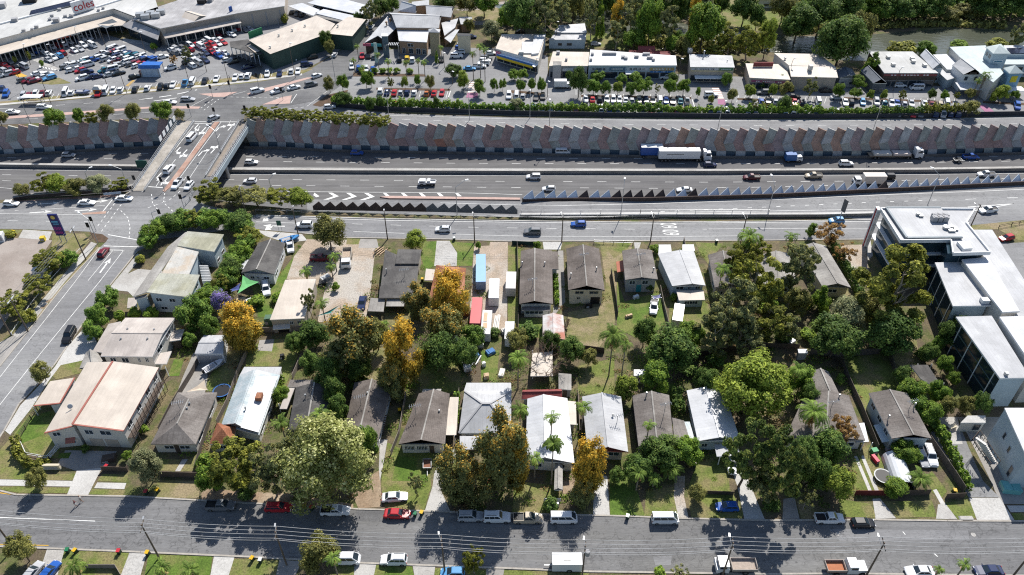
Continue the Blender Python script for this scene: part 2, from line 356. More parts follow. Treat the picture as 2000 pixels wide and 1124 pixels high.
patch("shop_forecourt",asphalt_park,.010,[(690,140),(700,100),(860,92),(965,95),(975,80),(1070,110),(1070,150),(1330,145),(1440,150),(1640,160),(2090,180),(2090,200),(1600,182),(1000,165),(860,157)])
patch("supermarket_carpark",asphalt_park,.012,[(-90,210),(-90,100),(50,100),(190,62),(240,78),(320,80),(470,38),(480,20),(560,0),(640,0),(760,0),(700,70),(655,105),(585,142),(500,152),(387,164),(250,178),(125,190)])
patch("verge",grass_d,.022,[(-90,206),(0,199),(70,193),(125,186),(250,175),(387,160),(500,146),(612,135),(585,147),(500,161),(387,172),(250,184),(125,196),(0,206),(-90,211)])
patch("footpath",white_conc,.045,[(-90,208),(0,203),(125,192),(250,179.5),(387,167),(500,155),(590,144),(590,147.5),(500,159),(387,171),(250,183),(125,195),(0,206.5),(-90,212)])
patch("lawn",grass_d,.03,[(70,163),(115,152),(140,163),(100,166)])
patch("park",grass_d,.03,[(905,22),(985,15),(980,42),(925,42)])
patch("tavern_yard",ybrick,.02,[(890,20),(920,8),(990,3),(1030,20),(1000,48),(900,50),(925,42),(905,22)])
patch("riverside_lawn",grass_m,.03,[(1140,60),(1180,62),(1235,100),(1150,92)])
patch("riverside_park",grass_m,.035,[(1340,0),(1360,-30),(2200,-40),(2200,30),(1800,34),(1560,50),(1480,62),(1400,50)])
water=M("river_water",(.078,.085,.060),(.06,.068,.048),.05,.18,0,.5)
t=water.node_tree;bpn=t.nodes.new("ShaderNodeBump");bpn.inputs["Strength"].default_value=.45;bpn.inputs["Distance"].default_value=.5
nz=t.nodes.new("ShaderNodeTexNoise");nz.inputs["Scale"].default_value=.45;nz.inputs["Detail"].default_value=4
tcx=t.nodes.new("ShaderNodeTexCoord");mpx=t.nodes.new("ShaderNodeMapping");mpx.inputs["Scale"].default_value=(.6,1.6,1)
t.links.new(tcx.outputs["Object"],mpx.inputs[0]);t.links.new(mpx.outputs[0],nz.inputs["Vector"])
t.links.new(nz.outputs[0],bpn.inputs["Height"]);t.links.new(bpn.outputs[0],t.nodes["Principled BSDF"].inputs["Normal"])
patch("river",water,.05,[(960,10),(1040,5),(1150,8),(1300,40),(1420,62),(1560,72),(1700,68),(1850,56),(2000,60),(2200,55),(2200,120),(1950,96),(1850,110),(1760,122),(1640,118),(1500,102),(1300,100),(1240,84),(1100,38),(1000,30)])
PT=[("lawn",grass_m,.030,[(0,880),(60,808),(85,815),(30,885),(52,908),(90,914),(88,928),(150,925),(145,939),(0,936)]),("footpath",white_conc,.040,[(-60,934),(0,937),(146,940),(140,951),(0,949),(-60,944)]),("lawn",grass_m,.032,[(0,951),(138,953),(133,964),(36,963),(0,956)]),("driveway",white_conc,.044,[(150,920),(200,914),(186,940),(172,968),(131,967)]),("forecourt",concrete_d,.036,[(128,880),(228,882),(206,916),(148,920),(112,908)]),("lawn",grass_m,.034,[(65,850),(105,850),(118,876),(112,895),(92,897),(60,886),(42,862)]),("lawn",grass_b,.038,[(116,886),(140,884),(134,896),(112,896)]),("lawn",grass_m,.030,[(200,926),(250,928),(247,942),(190,940)]),("footpath",white_conc,.042,[(190,943),(247,944),(243,956),(184,954)]),("lawn",grass_m,.030,[(180,956),(245,958),(240,968),(174,966)]),("lawn",grass_d,.030,[(308,938),(392,940),(388,974),(300,972)]),("lawn",grass_m,.032,[(310,897),(352,898),(345,920),(308,920)]),("lawn",grass_m,.032,[(368,898),(395,885),(388,920),(352,921)]),("footpath",concrete,.036,[(356,898),(367,898),(352,921),(342,921)]),("dirt_yard",dirt_m,.026,[(395,955),(560,965),(690,985),(690,994),(500,984),(392,977)]),("driveway",dirt_m,.034,[(708,940),(742,918),(746,990),(700,994),(690,970)]),("driveway",concrete,.038,[(742,860),(757,858),(748,912),(742,940),(740,915)]),("lawn",grass_m,.030,[(757,865),(790,880),(848,885),(840,925),(842,950),(828,998),(752,992),(744,950),(748,915)]),("lawn",grass_b,.034,[(776,892),(828,895),(836,940),(765,940)]),("driveway",concrete,.038,[(868,880),(895,878),(885,905),(862,960),(880,1000),(830,998),(845,950),(848,925)]),("lawn",grass_m,.028,[(1005,940),(1090,950),(1090,1004),(1000,1001)]),("dirt_yard",dirt_m,.030,[(1098,905),(1125,905),(1122,960),(1098,970)]),("driveway",white_conc,.038,[(1162,930),(1186,930),(1191,1007),(1158,1006)]),("lawn",grass_b,.030,[(1190,920),(1230,920),(1245,960),(1260,1008),(1192,1006)]),("lawn",grass_m,.030,[(1262,960),(1320,950),(1325,1011),(1258,1008)]),("driveway",gravel_m,.034,[(1318,930),(1338,930),(1336,970),(1345,1013),(1325,1012),(1316,970)]),("lawn",grass_m,.030,[(1365,890),(1420,885),(1425,955),(1452,1000),(1450,1014),(1350,1012),(1342,960)]),("driveway",white_conc,.038,[(1415,880),(1446,882),(1458,930),(1494,1016),(1454,1015),(1440,950)]),("driveway",concrete_d,.034,[(1530,975),(1552,972),(1562,1016),(1528,1016)]),("lawn",grass_d,.030,[(1556,980),(1580,975),(1600,1014),(1565,1016)]),("lawn",grass_m,.030,[(1640,975),(1700,985),(1714,1012),(1640,1010)]),("lawn",grass_m,.032,[(1660,885),(1700,868),(1725,900),(1730,960),(1700,962),(1668,960)]),("lawn",grass_m,.032,[(1725,980),(1820,978),(1830,1010),(1750,1012)]),("lawn",grass_m,.032,[(1820,920),(1850,960),(1838,975),(1820,962),(1810,930)]),("lawn",grass_m,.032,[(1845,983),(1892,975),(1908,1012),(1870,1014)]),("driveway",white_conc,.040,[(1668,892),(1674,891),(1703,960),(1697,962)]),("driveway",white_conc,.040,[(1681,891),(1687,890),(1716,958),(1709,960)]),("driveway",concrete,.042,[(1704,975),(1719,974),(1750,1013),(1710,1014)]),("driveway",white_conc,.040,[(1822,958),(1829,956),(1846,985),(1838,987)]),("driveway",concrete,.042,[(1832,986),(1846,984),(1870,1015),(1828,1014)]),("driveway",asphalt_old,.034,[(1818,845),(1870,820),(1890,870),(1920,940),(1952,972),(1892,972)]),("driveway",concrete,.037,[(1820,815),(1870,815),(1880,868),(1845,868)]),("driveway",white_conc,.038,[(1892,973),(1952,973),(1981,1016),(1908,1016)]),("footpath",white_conc,.038,[(1966,988),(2080,988),(2080,1000),(1974,1001)]),("lawn",grass_m,.030,[(1975,1003),(2080,1002),(2080,1016),(1982,1016)]),("courtyard",concrete_d,.03,[(1870,815),(2080,815),(2080,985),(1955,985),(1930,930),(1890,850)]),("lawn",grass_m,.030,[(120,1076),(252,1079),(240,1130),(110,1140)]),("driveway",concrete,.036,[(92,1073),(126,1075),(108,1140),(70,1140)]),("driveway",concrete,.036,[(253,1080),(287,1081),(270,1140),(230,1140)]),("lawn",grass_b,.030,[(290,1083),(415,1088),(408,1140),(280,1140)]),("driveway",white_conc,.038,[(418,1087),(458,1089),(442,1140),(408,1140)]),("lawn",grass_m,.030,[(450,1092),(545,1096),(540,1140),(440,1140)]),("driveway",concrete_d,.036,[(546,1094),(590,1097),(570,1140),(535,1140)]),("lawn",grass_m,.030,[(660,1098),(693,1102),(695,1140),(655,1140)]),("driveway",concrete,.036,[(693,1100),(735,1102),(727,1140),(690,1140)]),("lawn",grass_b,.030,[(735,1104),(805,1107),(812,1140),(725,1140)]),("driveway",concrete,.036,[(806,1105),(850,1107),(846,1140),(812,1140)]),("lawn",grass_m,.030,[(850,1110),(950,1114),(950,1140),(846,1140)]),("driveway",concrete_d,.036,[(950,1112),(985,1113),(980,1140),(948,1140)]),("lawn",grass_m,.030,[(985,1114),(1150,1120),(1150,1150),(980,1150)]),("sign_forecourt",ybrick,.026,[(-90,470),(-90,462),(45,466),(102,470),(88,490),(60,540),(30,600),(-30,690),(-90,690)]),("driveway",concrete,.034,[(45,449),(102,453),(95,470),(36,465)]),("lawn",grass_m,.030,[(-90,447),(44,450),(34,458),(-90,458)]),("lawn",grass_d,.030,[(103,455),(165,457),(176,470),(160,490),(130,520),(100,490)]),("footpath",concrete,.040,[(178,473),(190,477),(118,562),(55,642),(35,660),(25,655),(108,556)]),("verge",grass_d,.032,[(190,482),(194,484),(122,562),(60,640),(54,644),(114,566)]),("verge",grass_d,.031,[(165,490),(178,476),(106,556),(22,656),(18,650),(98,552)]),("driveway",concrete_d,.038,[(22,658),(58,645),(2,714),(-60,700)]),("garden_bed",mulch_m,.034,[(175,455),(200,458),(212,466),(205,474),(188,474)]),("driveway",concrete,.034,[(228,545),(270,526),(318,530),(300,560),(262,582),(250,570),(212,566)]),("footpath",concrete,.034,[(268,496),(280,500),(228,560),(218,558)]),("driveway",white_conc,.036,[(130,680),(165,640),(185,660),(195,680),(160,705),(108,716)]),("lawn",grass_m,.032,[(120,712),(140,702),(160,705),(162,728),(110,742),(100,732)]),("footpath",white_conc,.036,[(108,716),(120,712),(95,745),(60,800),(20,850),(10,842),(40,792),(80,750)]),("lawn",grass_b,.034,[(55,815),(110,800),(105,830),(85,850),(35,870),(30,850)]),("lawn",grass_b,.034,[(340,703),(360,700),(350,735),(328,735)]),("gravel_yard",concrete_d,.030,[(378,690),(410,690),(405,740),(400,770),(345,770),(358,735)]),("lawn",grass_m,.032,[(410,735),(440,690),(470,680),(465,725),(445,765),(402,765)]),("lawn",grass_m,.030,[(510,665),(590,660),(585,690),(565,735),(545,790),(535,815),(550,716),(480,716),(482,690)]),("slab",concrete_d,.034,[(507,665),(536,663),(531,687),(502,685)]),("driveway",white_conc,.034,[(500,450),(590,458),(600,470),(560,475),(520,462)]),("gravel_yard",gravel_m,.030,[(560,520),(600,468),(735,470),(722,585),(715,620),(620,630),(636,560),(555,545)]),("lawn",grass_b,.032,[(492,560),(540,545),(575,500),(560,545),(530,620),(505,620)]),("lawn",grass_m,.030,[(678,466),(704,467),(700,478),(676,478)]),("driveway",concrete_d,.034,[(704,467),(736,468),(740,485),(700,485)]),("lawn",grass_b,.032,[(828,472),(853,472),(848,520),(830,530),(822,500)]),("driveway",concrete,.036,[(853,471),(878,471),(893,495),(892,520),(848,520)]),("lawn",grass_b,.034,[(878,472),(926,476),(922,520),(892,520),(893,492)]),("driveway",gravel_m,.032,[(957,473),(992,473),(990,640),(955,650),(945,560)]),("dirt_yard",gravel_m,.028,[(926,482),(958,480),(948,650),(915,650)]),("lawn",grass_m,.030,[(992,480),(1018,484),(1012,640),(992,640)]),("driveway",white_conc,.036,[(1060,473),(1098,473),(1095,488),(1062,488)]),("driveway",concrete_d,.034,[(1090,490),(1100,490),(1104,590),(1084,615),(1080,610)]),("lawn",grass_b,.030,[(1012,622),(1062,622),(1060,660),(1012,660)]),("lawn",grass_d,.030,[(1172,478),(1235,475),(1232,500),(1205,545),(1200,640),(1170,680),(1105,670),(1110,610),(1176,598),(1184,560)]),("lawn",grass_m,.032,[(1160,474),(1234,474),(1226,486),(1200,505),(1178,480)]),("lawn",grass_b,.034,[(1205,545),(1220,590),(1290,570),(1300,640),(1240,660),(1205,640)]),("driveway",concrete,.036,[(1238,474),(1252,474),(1248,487),(1240,487)]),("driveway",white_conc,.036,[(1286,478),(1310,478),(1312,492),(1288,492)]),("lawn",grass_m,.030,[(1358,474),(1412,476),(1395,500),(1385,520),(1365,490)]),("lawn",grass_m,.030,[(1310,560),(1380,590),(1420,680),(1340,690),(1305,650)]),("lawn",grass_m,.030,[(1130,715),(1200,700),(1200,770),(1128,770)]),("lawn",grass_b,.030,[(1255,750),(1320,750),(1330,790),(1312,790),(1305,772),(1258,768)]),("lawn",grass_m,.030,[(820,700),(900,690),(900,760),(880,768),(820,765)]),("lawn",grass_d,.030,[(700,680),(770,680),(770,745),(700,745)]),("lawn",grass_b,.030,[(940,685),(975,685),(970,745),(940,745)]),("lawn",grass_m,.032,[(750,612),(800,612),(800,635),(770,640),(752,630)]),("lawn",grass_m,.030,[(1640,700),(1735,690),(1760,760),(1697,770),(1700,850),(1680,800)]),("lawn",grass_d,.030,[(1690,640),(1790,665),(1800,720),(1765,720),(1700,680)]),("driveway",gravel_m,.032,[(1640,480),(1690,478),(1700,560),(1660,560)]),("footpath",concrete,.034,[(1690,470),(1700,470),(1705,500),(1695,510)]),("lawn",grass_d,.030,[(1700,645),(1650,560),(1640,600),(1680,680)]),]
for i,(nm,mt,z,px)in enumerate(PT):patch(nm,mt,z+i*.00005,px)
patch("paved_strip",redbrick,.05,[(30,393),(235,379),(232,385),(40,394.5)])
for q in([(10,228),(145,219),(292,209),(292,212.5),(145,224),(10,233)],[(312,207),(392,209),(388,213),(300,213)],[(388,184),(464,180),(438,190),(418,190)],[(512,205),(552,190),(570,187),(566,203)],[(482,184),(520,172),(600,152),(612,152),(530,176),(490,188)]):
 patch("paved_island",pinkpave,.06,q)
patch("island_bed",mulch_m,.05,[(610,206),(640,186),(680,176),(676,188),(650,204),(625,209)])
patch("paved_island",redbrick,.06,[(160,417),(208,413),(206,418),(162,420)])
for q in([(735,172),(880,174),(878,178),(735,176)],[(990,176),(1060,182),(1060,186),(990,182)],[(1135,186),(1350,190),(1350,194),(1135,190)],[(1440,192),(1500,194),(1500,198),(1440,196)],[(1640,190),(1860,198),(1860,202),(1640,194)],[(1920,198),(2080,206),(2080,210),(1920,202)],[(690,142),(760,144),(830,146),(832,150),(690,150)]):
 patch("garden_bed",mulch_m,.05,q)
patch("bed_crossing",purplepave,.05,[(913,182),(934,182),(932,192),(910,191)])
patch("bed_crossing",purplepave,.05,[(1402,195),(1416,195),(1418,206),(1402,204)])
patch("bed_crossing",purplepave,.05,[(1910,206),(1924,205),(1946,222),(1928,223)])
patch("crossing",pinkpave,.04,[(917,160),(935,160),(931,182),(913,182)])
patch("crossing",pinkpave,.04,[(1390,172),(1406,172),(1414,194),(1400,194)])
patch("walkway",concrete,.04,[(48,110),(54,108),(120,136),(108,139)])
patch("shop_footpath",concrete,.04,[(240,75),(330,88),(312,90),(240,84)])
patch("shop_footpath",pinkpave,.04,[(315,84),(465,46),(470,50),(325,90)])
mk=MB();mkz=MB()
def line(px,w=.15,zz=0.0,z=.05,mb=None,dash=None):
 P=[p+Vector((0,0,z))for p in GP(px,zz)]
 mb=mb or mk
 tot=[0.0]
 for a,b in zip(P,P[1:]):tot.append(tot[-1]+(b-a).length)
 def at(s):
  for i in range(len(P)-1):
   if s<=tot[i+1]or i==len(P)-2:
    return P[i].lerp(P[i+1],(s-tot[i])/max(1e-6,tot[i+1]-tot[i]))
 def seg(s0,s1):
  n=max(1,int((s1-s0)/12));q=[at(s0+(s1-s0)*k/n)for k in range(n+1)]
  for a,b in zip(q,q[1:]):
   e=b-a;e.normalize();sd=e.cross(Vector((0,0,1)))*w/2
   mb.face([a-sd,a+sd,b+sd,b-sd][::-1])
 if dash:
  s=dash[2]if len(dash)>2 else 0.0
  while s<tot[-1]:seg(s,min(s+dash[0],tot[-1]));s+=dash[0]+dash[1]
 else:seg(0,tot[-1])
def shape(px,zz=0.0,z=.05,mb=None):(mb or mk).poly([(p.x,p.y,zz+z)for p in GP(px,zz)])
F0=dict(zz=FZ,z=.04)
line([(-60,286),(30,291),(180,291),(300,291)],dash=(2.8,7.7),**F0)
line([(-60,297),(30,299.5),(170,299.5),(300,301)],dash=(2.8,7.7,4),**F0)
line([(-60,308),(40,309),(180,310),(290,312)],dash=(2.8,7.7,2),**F0)
line([(480,306),(700,307.5),(1040,310.5),(1300,310.5),(1500,309.5),(1700,309),(1960,305.5),(2080,303)],dash=(2.8,7.7),w=.18,**F0)
line([(460,315),(600,317),(900,319.5),(1250,320.5),(1500,320),(1800,318),(2000,315),(2080,313)],dash=(2.8,7.7,5),w=.18,**F0)
line([(440,327.5),(700,329),(1000,330),(1400,331),(1800,329),(2080,325)],w=.14,**F0)
line([(440,341.5),(700,342.5),(1000,344),(1400,344.5),(1800,341.5),(2080,338)],w=.16,**F0)
line([(440,351),(640,352),(800,353),(1000,355),(1400,356.5),(1700,354),(2080,347)],dash=(2.8,7.7),w=.18,**F0)
line([(440,362),(600,363.5),(800,365),(1000,367),(1300,368.5),(1500,366),(1700,361),(2080,352)],dash=(2.8,7.7,4),w=.18,**F0)
line([(560,374.5),(700,376),(900,377),(1020,381)],w=.18,**F0)
line([(-60,331),(0,332),(270,335)],w=.14,**F0)
line([(-60,341),(10,342),(210,344),(260,345)],dash=(2.8,7.7),w=.16,**F0)
line([(-60,352),(60,355),(130,358)],dash=(2.8,7.7),w=.16,**F0)
line([(-60,362),(20,366),(60,372)],w=.16,**F0)
for cx,hw in((650,16),(685,17),(720,18)):
 y0,ym,y1=377+(cx-650)*.01,384+(cx-650)*.01,392+(cx-650)*.015
 shape([(cx-9,y0),(cx-1,y0),(cx+12,ym),(cx-16,y1+1),(cx-26,y1+1),(cx+2,ym)],**F0)
shape([(614,377),(624,384),(618,386),(612,382)],**F0)
for cx in(748,783,818,853,888):shape([(cx,377.5),(cx+6,377.5),(cx+14,384),(cx+6,384)],**F0)
isl=MB();isl.prism([G(742,386.5,FZ),G(760,384.5,FZ),G(1016,388,FZ),G(1016,392,FZ),G(760,389,FZ)],FZ,FZ+.3)
struct("gore_island",isl,pinkpave)
def rline(xs,ys,**k):
 a=[G(x,y,ramp_z(x))+Vector((0,0,.05))for x,y in zip(xs,ys)]
 for p,q in zip(a,a[1:]):
  e=q-p;e.normalize();sd=e.cross(Vector((0,0,1)))*.09;mk.face([p-sd,q-sd,q+sd,p+sd])
rline([860,1000,1100],[397,401,402])
line([(1100,402),(1250,399),(1500,391),(1750,380),(1950,373),(2080,366)],w=.18)
line([(1290,414),(1500,405),(1700,396),(1840,391)],dash=(1.2,2.9),w=.2)
line([(1030,417),(1250,416),(1500,413),(1720,409)],w=.16)
line([(1885,390),(1990,386.5)],dash=(3.2,9),w=.2)
line([(1890,405),(1980,398.5)],w=.25);line([(1880,416),(1912,411),(1980,398.5)],w=.25)
line([(500,424),(750,431),(1000,435),(1250,437),(1500,435),(1710,433)],w=.18)
line([(500,434),(590,437)],w=.15)
line([(688,438),(920,444.5),(1000,446),(1250,448.5),(1380,448.5)],dash=(2.8,7.7),w=.16)
line([(1384,448),(1500,447.5),(1700,448)],w=.16)
line([(690,453),(790,456.5)],w=.15);line([(860,457),(1000,462),(1300,463),(1480,461)],w=.13)
line([(-40,1010),(186,1018.5)],w=.16)
shape([(1823,1082),(1826,1082),(1832,1088),(1830,1088)]);shape([(1762,1039),(1764,1039),(1769,1045),(1767,1045)])
mky=MB()
line([(-40,958),(0,964),(32,967.5)],w=.2,mb=mky);line([(-40,1063),(95,1066)],w=.16,mb=mky)
line([(196,484),(140,560),(0,737),(-60,815)],w=.14)
line([(222,488),(172,549)],w=.14);line([(242,489),(196,549),(188,562),(120,640),(0,791),(-60,868)],w=.15)
line([(213,489),(243,489.5)],w=.3)
def arrow(px,py,dx,dy,L=5.0,kind='s',zz=0.0):
 a=wdir(px,py,dx,dy,zz);o=G(px,py,zz);e=Vector((math.cos(a),math.sin(a),0));s=Vector((-e.y,e.x,0))
 T=lambda u,v:o+e*u*L+s*v*L+Vector((0,0,.05))
 mk.poly([T(-.5,-.035),T(.2 if kind=='s' else.1,-.035),T(.2 if kind=='s' else.1,.035),T(-.5,.035)])
 if kind in 'sb':mk.poly([T(.15,-.13),T(.15,.13),T(.5,0)])
 if kind in 'lb':mk.poly([T(.0,.0),T(.1,.0),T(.22,.14),T(.32,.10),T(.3,.36),T(.02,.3),T(.1,.22)])
 if kind=='r':mk.poly([T(.0,.0),T(.1,.0),T(.22,-.14),T(.32,-.10),T(.3,-.36),T(.02,-.3),T(.1,-.22)][::-1])
arrow(206,519,20,-27,6,'s')
for x,y,k in((381,251,'l'),(395,257,'b'),(345,296,'l'),(358,301,'b'),(307,347,'l'),(322,354,'b')):arrow(x,y,-28,30,5.2,k)
for x,y,k in((428,250,'r'),(452,248,'b'),(395,297,'r'),(419,292,'b')):arrow(x,y,28,-30,5.2,k)
for x,y,k in((96,398,'s'),(190,394,'s'),(80,415,'s'),(168,411,'s')):arrow(x,y,30,-2,6,k)
for x,y,k in((530,425,'l'),(535,442,'b')):arrow(x,y,-30,-1,6,k)
line([(378,246),(277,376)],w=.16);line([(414,241),(318,378)],w=.16);line([(432,239),(344,358)],w=.16)
line([(391,247),(379,262)],w=.16);line([(343,312),(335,322)],w=.16);line([(313,352),(304,366)],w=.16)
line([(448,242),(450,236)],w=.14);line([(430,262),(424,271)],w=.14);line([(405,296),(366,355)],w=.14);line([(365,344),(357,356)],w=.14)
line([(379,238.5),(468,238.8)],w=.3);line([(380,242),(414,242)],w=.25)
line([(285,365),(318,367)],w=.35);line([(338,367),(378,368)],w=.3)
for q in([(220,390),(200,415)],[(211,459),(273,470)],[(203,481),(272,483)]):line(q,w=.3)
line([(224,398),(189,445)],dash=(1,1),w=.2);line([(237,400),(198,453)],dash=(1,1),w=.2)
line([(236,412),(250,426),(254,445),(252,468)],dash=(1,1),w=.2)
line([(322,378),(319,396),(338,414)],dash=(1,1),w=.2);line([(296,380),(298,398),(310,412)],dash=(1,1),w=.2)
line([(352,374),(330,392),(285,408)],dash=(1,1),w=.2)
line([(80,410),(205,402)],w=.14);line([(0,418),(60,418),(160,420)],w=.14);line([(0,413),(58,411)],dash=(1,3),w=.15)
line([(15,432),(180,434)],dash=(2.8,7.7),w=.16)
line([(0,213),(150,204),(300,193)],dash=(3,6),w=.16);line([(0,236),(190,226),(330,218)],dash=(3,6),w=.14)
line([(275,195),(330,188),(385,176)],w=.5,dash=(4,2));line([(300,198),(345,192)],w=.4)
line([(368,211),(392,196),(415,186)],w=.15);line([(392,212),(420,192)],dash=(1,1),w=.2);line([(398,216),(428,194)],dash=(1,1),w=.2)
line([(450,190),(520,192),(560,190)],dash=(1,1),w=.18);line([(455,186),(482,178)],w=.14);line([(530,200),(545,192)],w=.18)
line([(568,202),(580,184)],w=.2);line([(600,208),(604,198),(620,186),(640,178)],w=.14);line([(575,178),(608,173)],w=.14)
line([(540,216),(600,209)],dash=(1,1),w=.2)
line([(762,226),(1000,233),(1300,236),(1600,237),(1800,235),(2080,228)],w=.16)
line([(785,234),(1000,240.5),(1250,244),(1500,246),(1750,245),(1960,243),(2080,240)],dash=(2.8,7.7),w=.16)
line([(762,245),(1000,248.5),(1250,253),(1500,254.5)],w=.14)
line([(990,187),(1100,184)],dash=(1,1),w=.15)
line([(1125,186.5),(1125,176)],w=.15)
for k in range(6):
 y=161+k*3.6;shape([(917-k*.6,y),(934-k*.6,y),(933.5-k*.6,y+1.8),(916.5-k*.6,y+1.8)])
 y=173+k*3.6;shape([(1390+k*1.6,y),(1405+k*1.6,y),(1406+k*1.6,y+1.8),(1391+k*1.6,y+1.8)])
for k in range(7):shape([(76+k*6,128.5+k*1.4),(79+k*6,129.2+k*1.4),(80.5+k*6,133+k*1.2),(77+k*6,132.3+k*1.2)])
x=742.0
while x<1870:
 y0=181+(x-742)*.0145
 if not(880<x<985 or 1070<x<1130 or 1355<x<1430):line([(x+1,y0-4),(x-3,y0+9)],w=.13)
 x+=13.2
for px in([(880,178),(876,190)],[(1352,195),(1358,214)],[(1336,205),(1343,214)]):line(px,w=.3)
for r0,r1,n,dx,dy in(((50,118),(175,83),14,9,4),((85,120),(185,92),12,9,4),((160,150),(240,140),9,16,-4),((100,193),(420,161),30,5,-9),((330,102),(440,74),14,8,4),((370,116),(440,98),9,8,4),((425,70),(500,50),9,8,4),((165,112),(300,112),14,10,6),((510,152),(590,142),8,3,-10),((560,112),(620,96),7,7,5)):
 for i in range(n):
  x=lerp(r0[0],r1[0],i/n);y=lerp(r0[1],r1[1],i/n);line([(x,y),(x+dx,y+dy)],w=.14)
for k in range(6):shape([(246+k*2.2,168-k*2),(252+k*2.2,169.5-k*2),(253+k*2.2,168.4-k*2),(247+k*2.2,166.9-k*2)],mb=mky)
shape([(26,145),(40,143),(54,149),(38,153)],mb=mky)
struct("lane_marking",mk,paint_w);struct("edge_marking",mky,paint_y)
def text_mesh(name,body,size,mat,parent=None,M4=None,ext=0.0):
 cu=bpy.data.curves.new(name,'FONT');cu.body=body;cu.size=size;cu.extrude=ext;cu.align_x='CENTER';cu.align_y='CENTER'
 ob=bpy.data.objects.new(name+"_curve",cu);COL.objects.link(ob)
 me=bpy.data.meshes.new_from_object(ob.evaluated_get(bpy.context.evaluated_depsgraph_get()));bpy.data.objects.remove(ob)
 me.name=name;me.materials.clear();me.materials.append(mat)
 o=link(name,me,parent)
 if M4 is not None:o.matrix_local=M4
 return o
for px,py in((1308,441.5),(1312,455)):
 p=G(px,py);R=Matrix.Translation(p+Vector((0,0,.05)))@Matrix.Rotation(PI/2,4,'Z')@Matrix.Diagonal((1,2.4,1,1))
 o=text_mesh("speed_marking","60",2.6,paint_w,None,R);o["kind"]="structure"
for px,py in((1636,1044),(1901,1045)):
 b=MB();b.tube(G(px,py),G(px,py)+Vector((0,0,.05)),.42,n=16);struct("manhole_cover",b,concrete)
patch("road_patch",asphalt_old,.028,[(1620,1034),(1890,1036),(1894,1056),(1640,1057)])
patch("road_patch",asphalt,.028,[(698,996),(830,1004),(822,1022),(690,1018)])
patch("road_patch",asphalt_old,.028,[(1275,1088),(1312,1086),(1310,1104),(1280,1104)])
def inset(P,d):
 c=sum((Vector((p.x,p.y,0))for p in P),Vector())/len(P);out=[]
 n=len(P)
 for i in range(n):
  a,b,c2=P[i-1],P[i],P[(i+1)%n]
  e1=(b-a);e1.z=0;e1.normalize();e2=(c2-b);e2.z=0;e2.normalize()
  n1=Vector((-e1.y,e1.x,0));n2=Vector((-e2.y,e2.x,0))
  if n1.dot(c-b)<0:n1=-n1
  if n2.dot(c-b)<0:n2=-n2
  k=n1+n2;k=k/max(.35,k.dot(n1)if k.length else 1)
  q=b+k*d;out.append(Vector((q.x,q.y,0)))
 return out
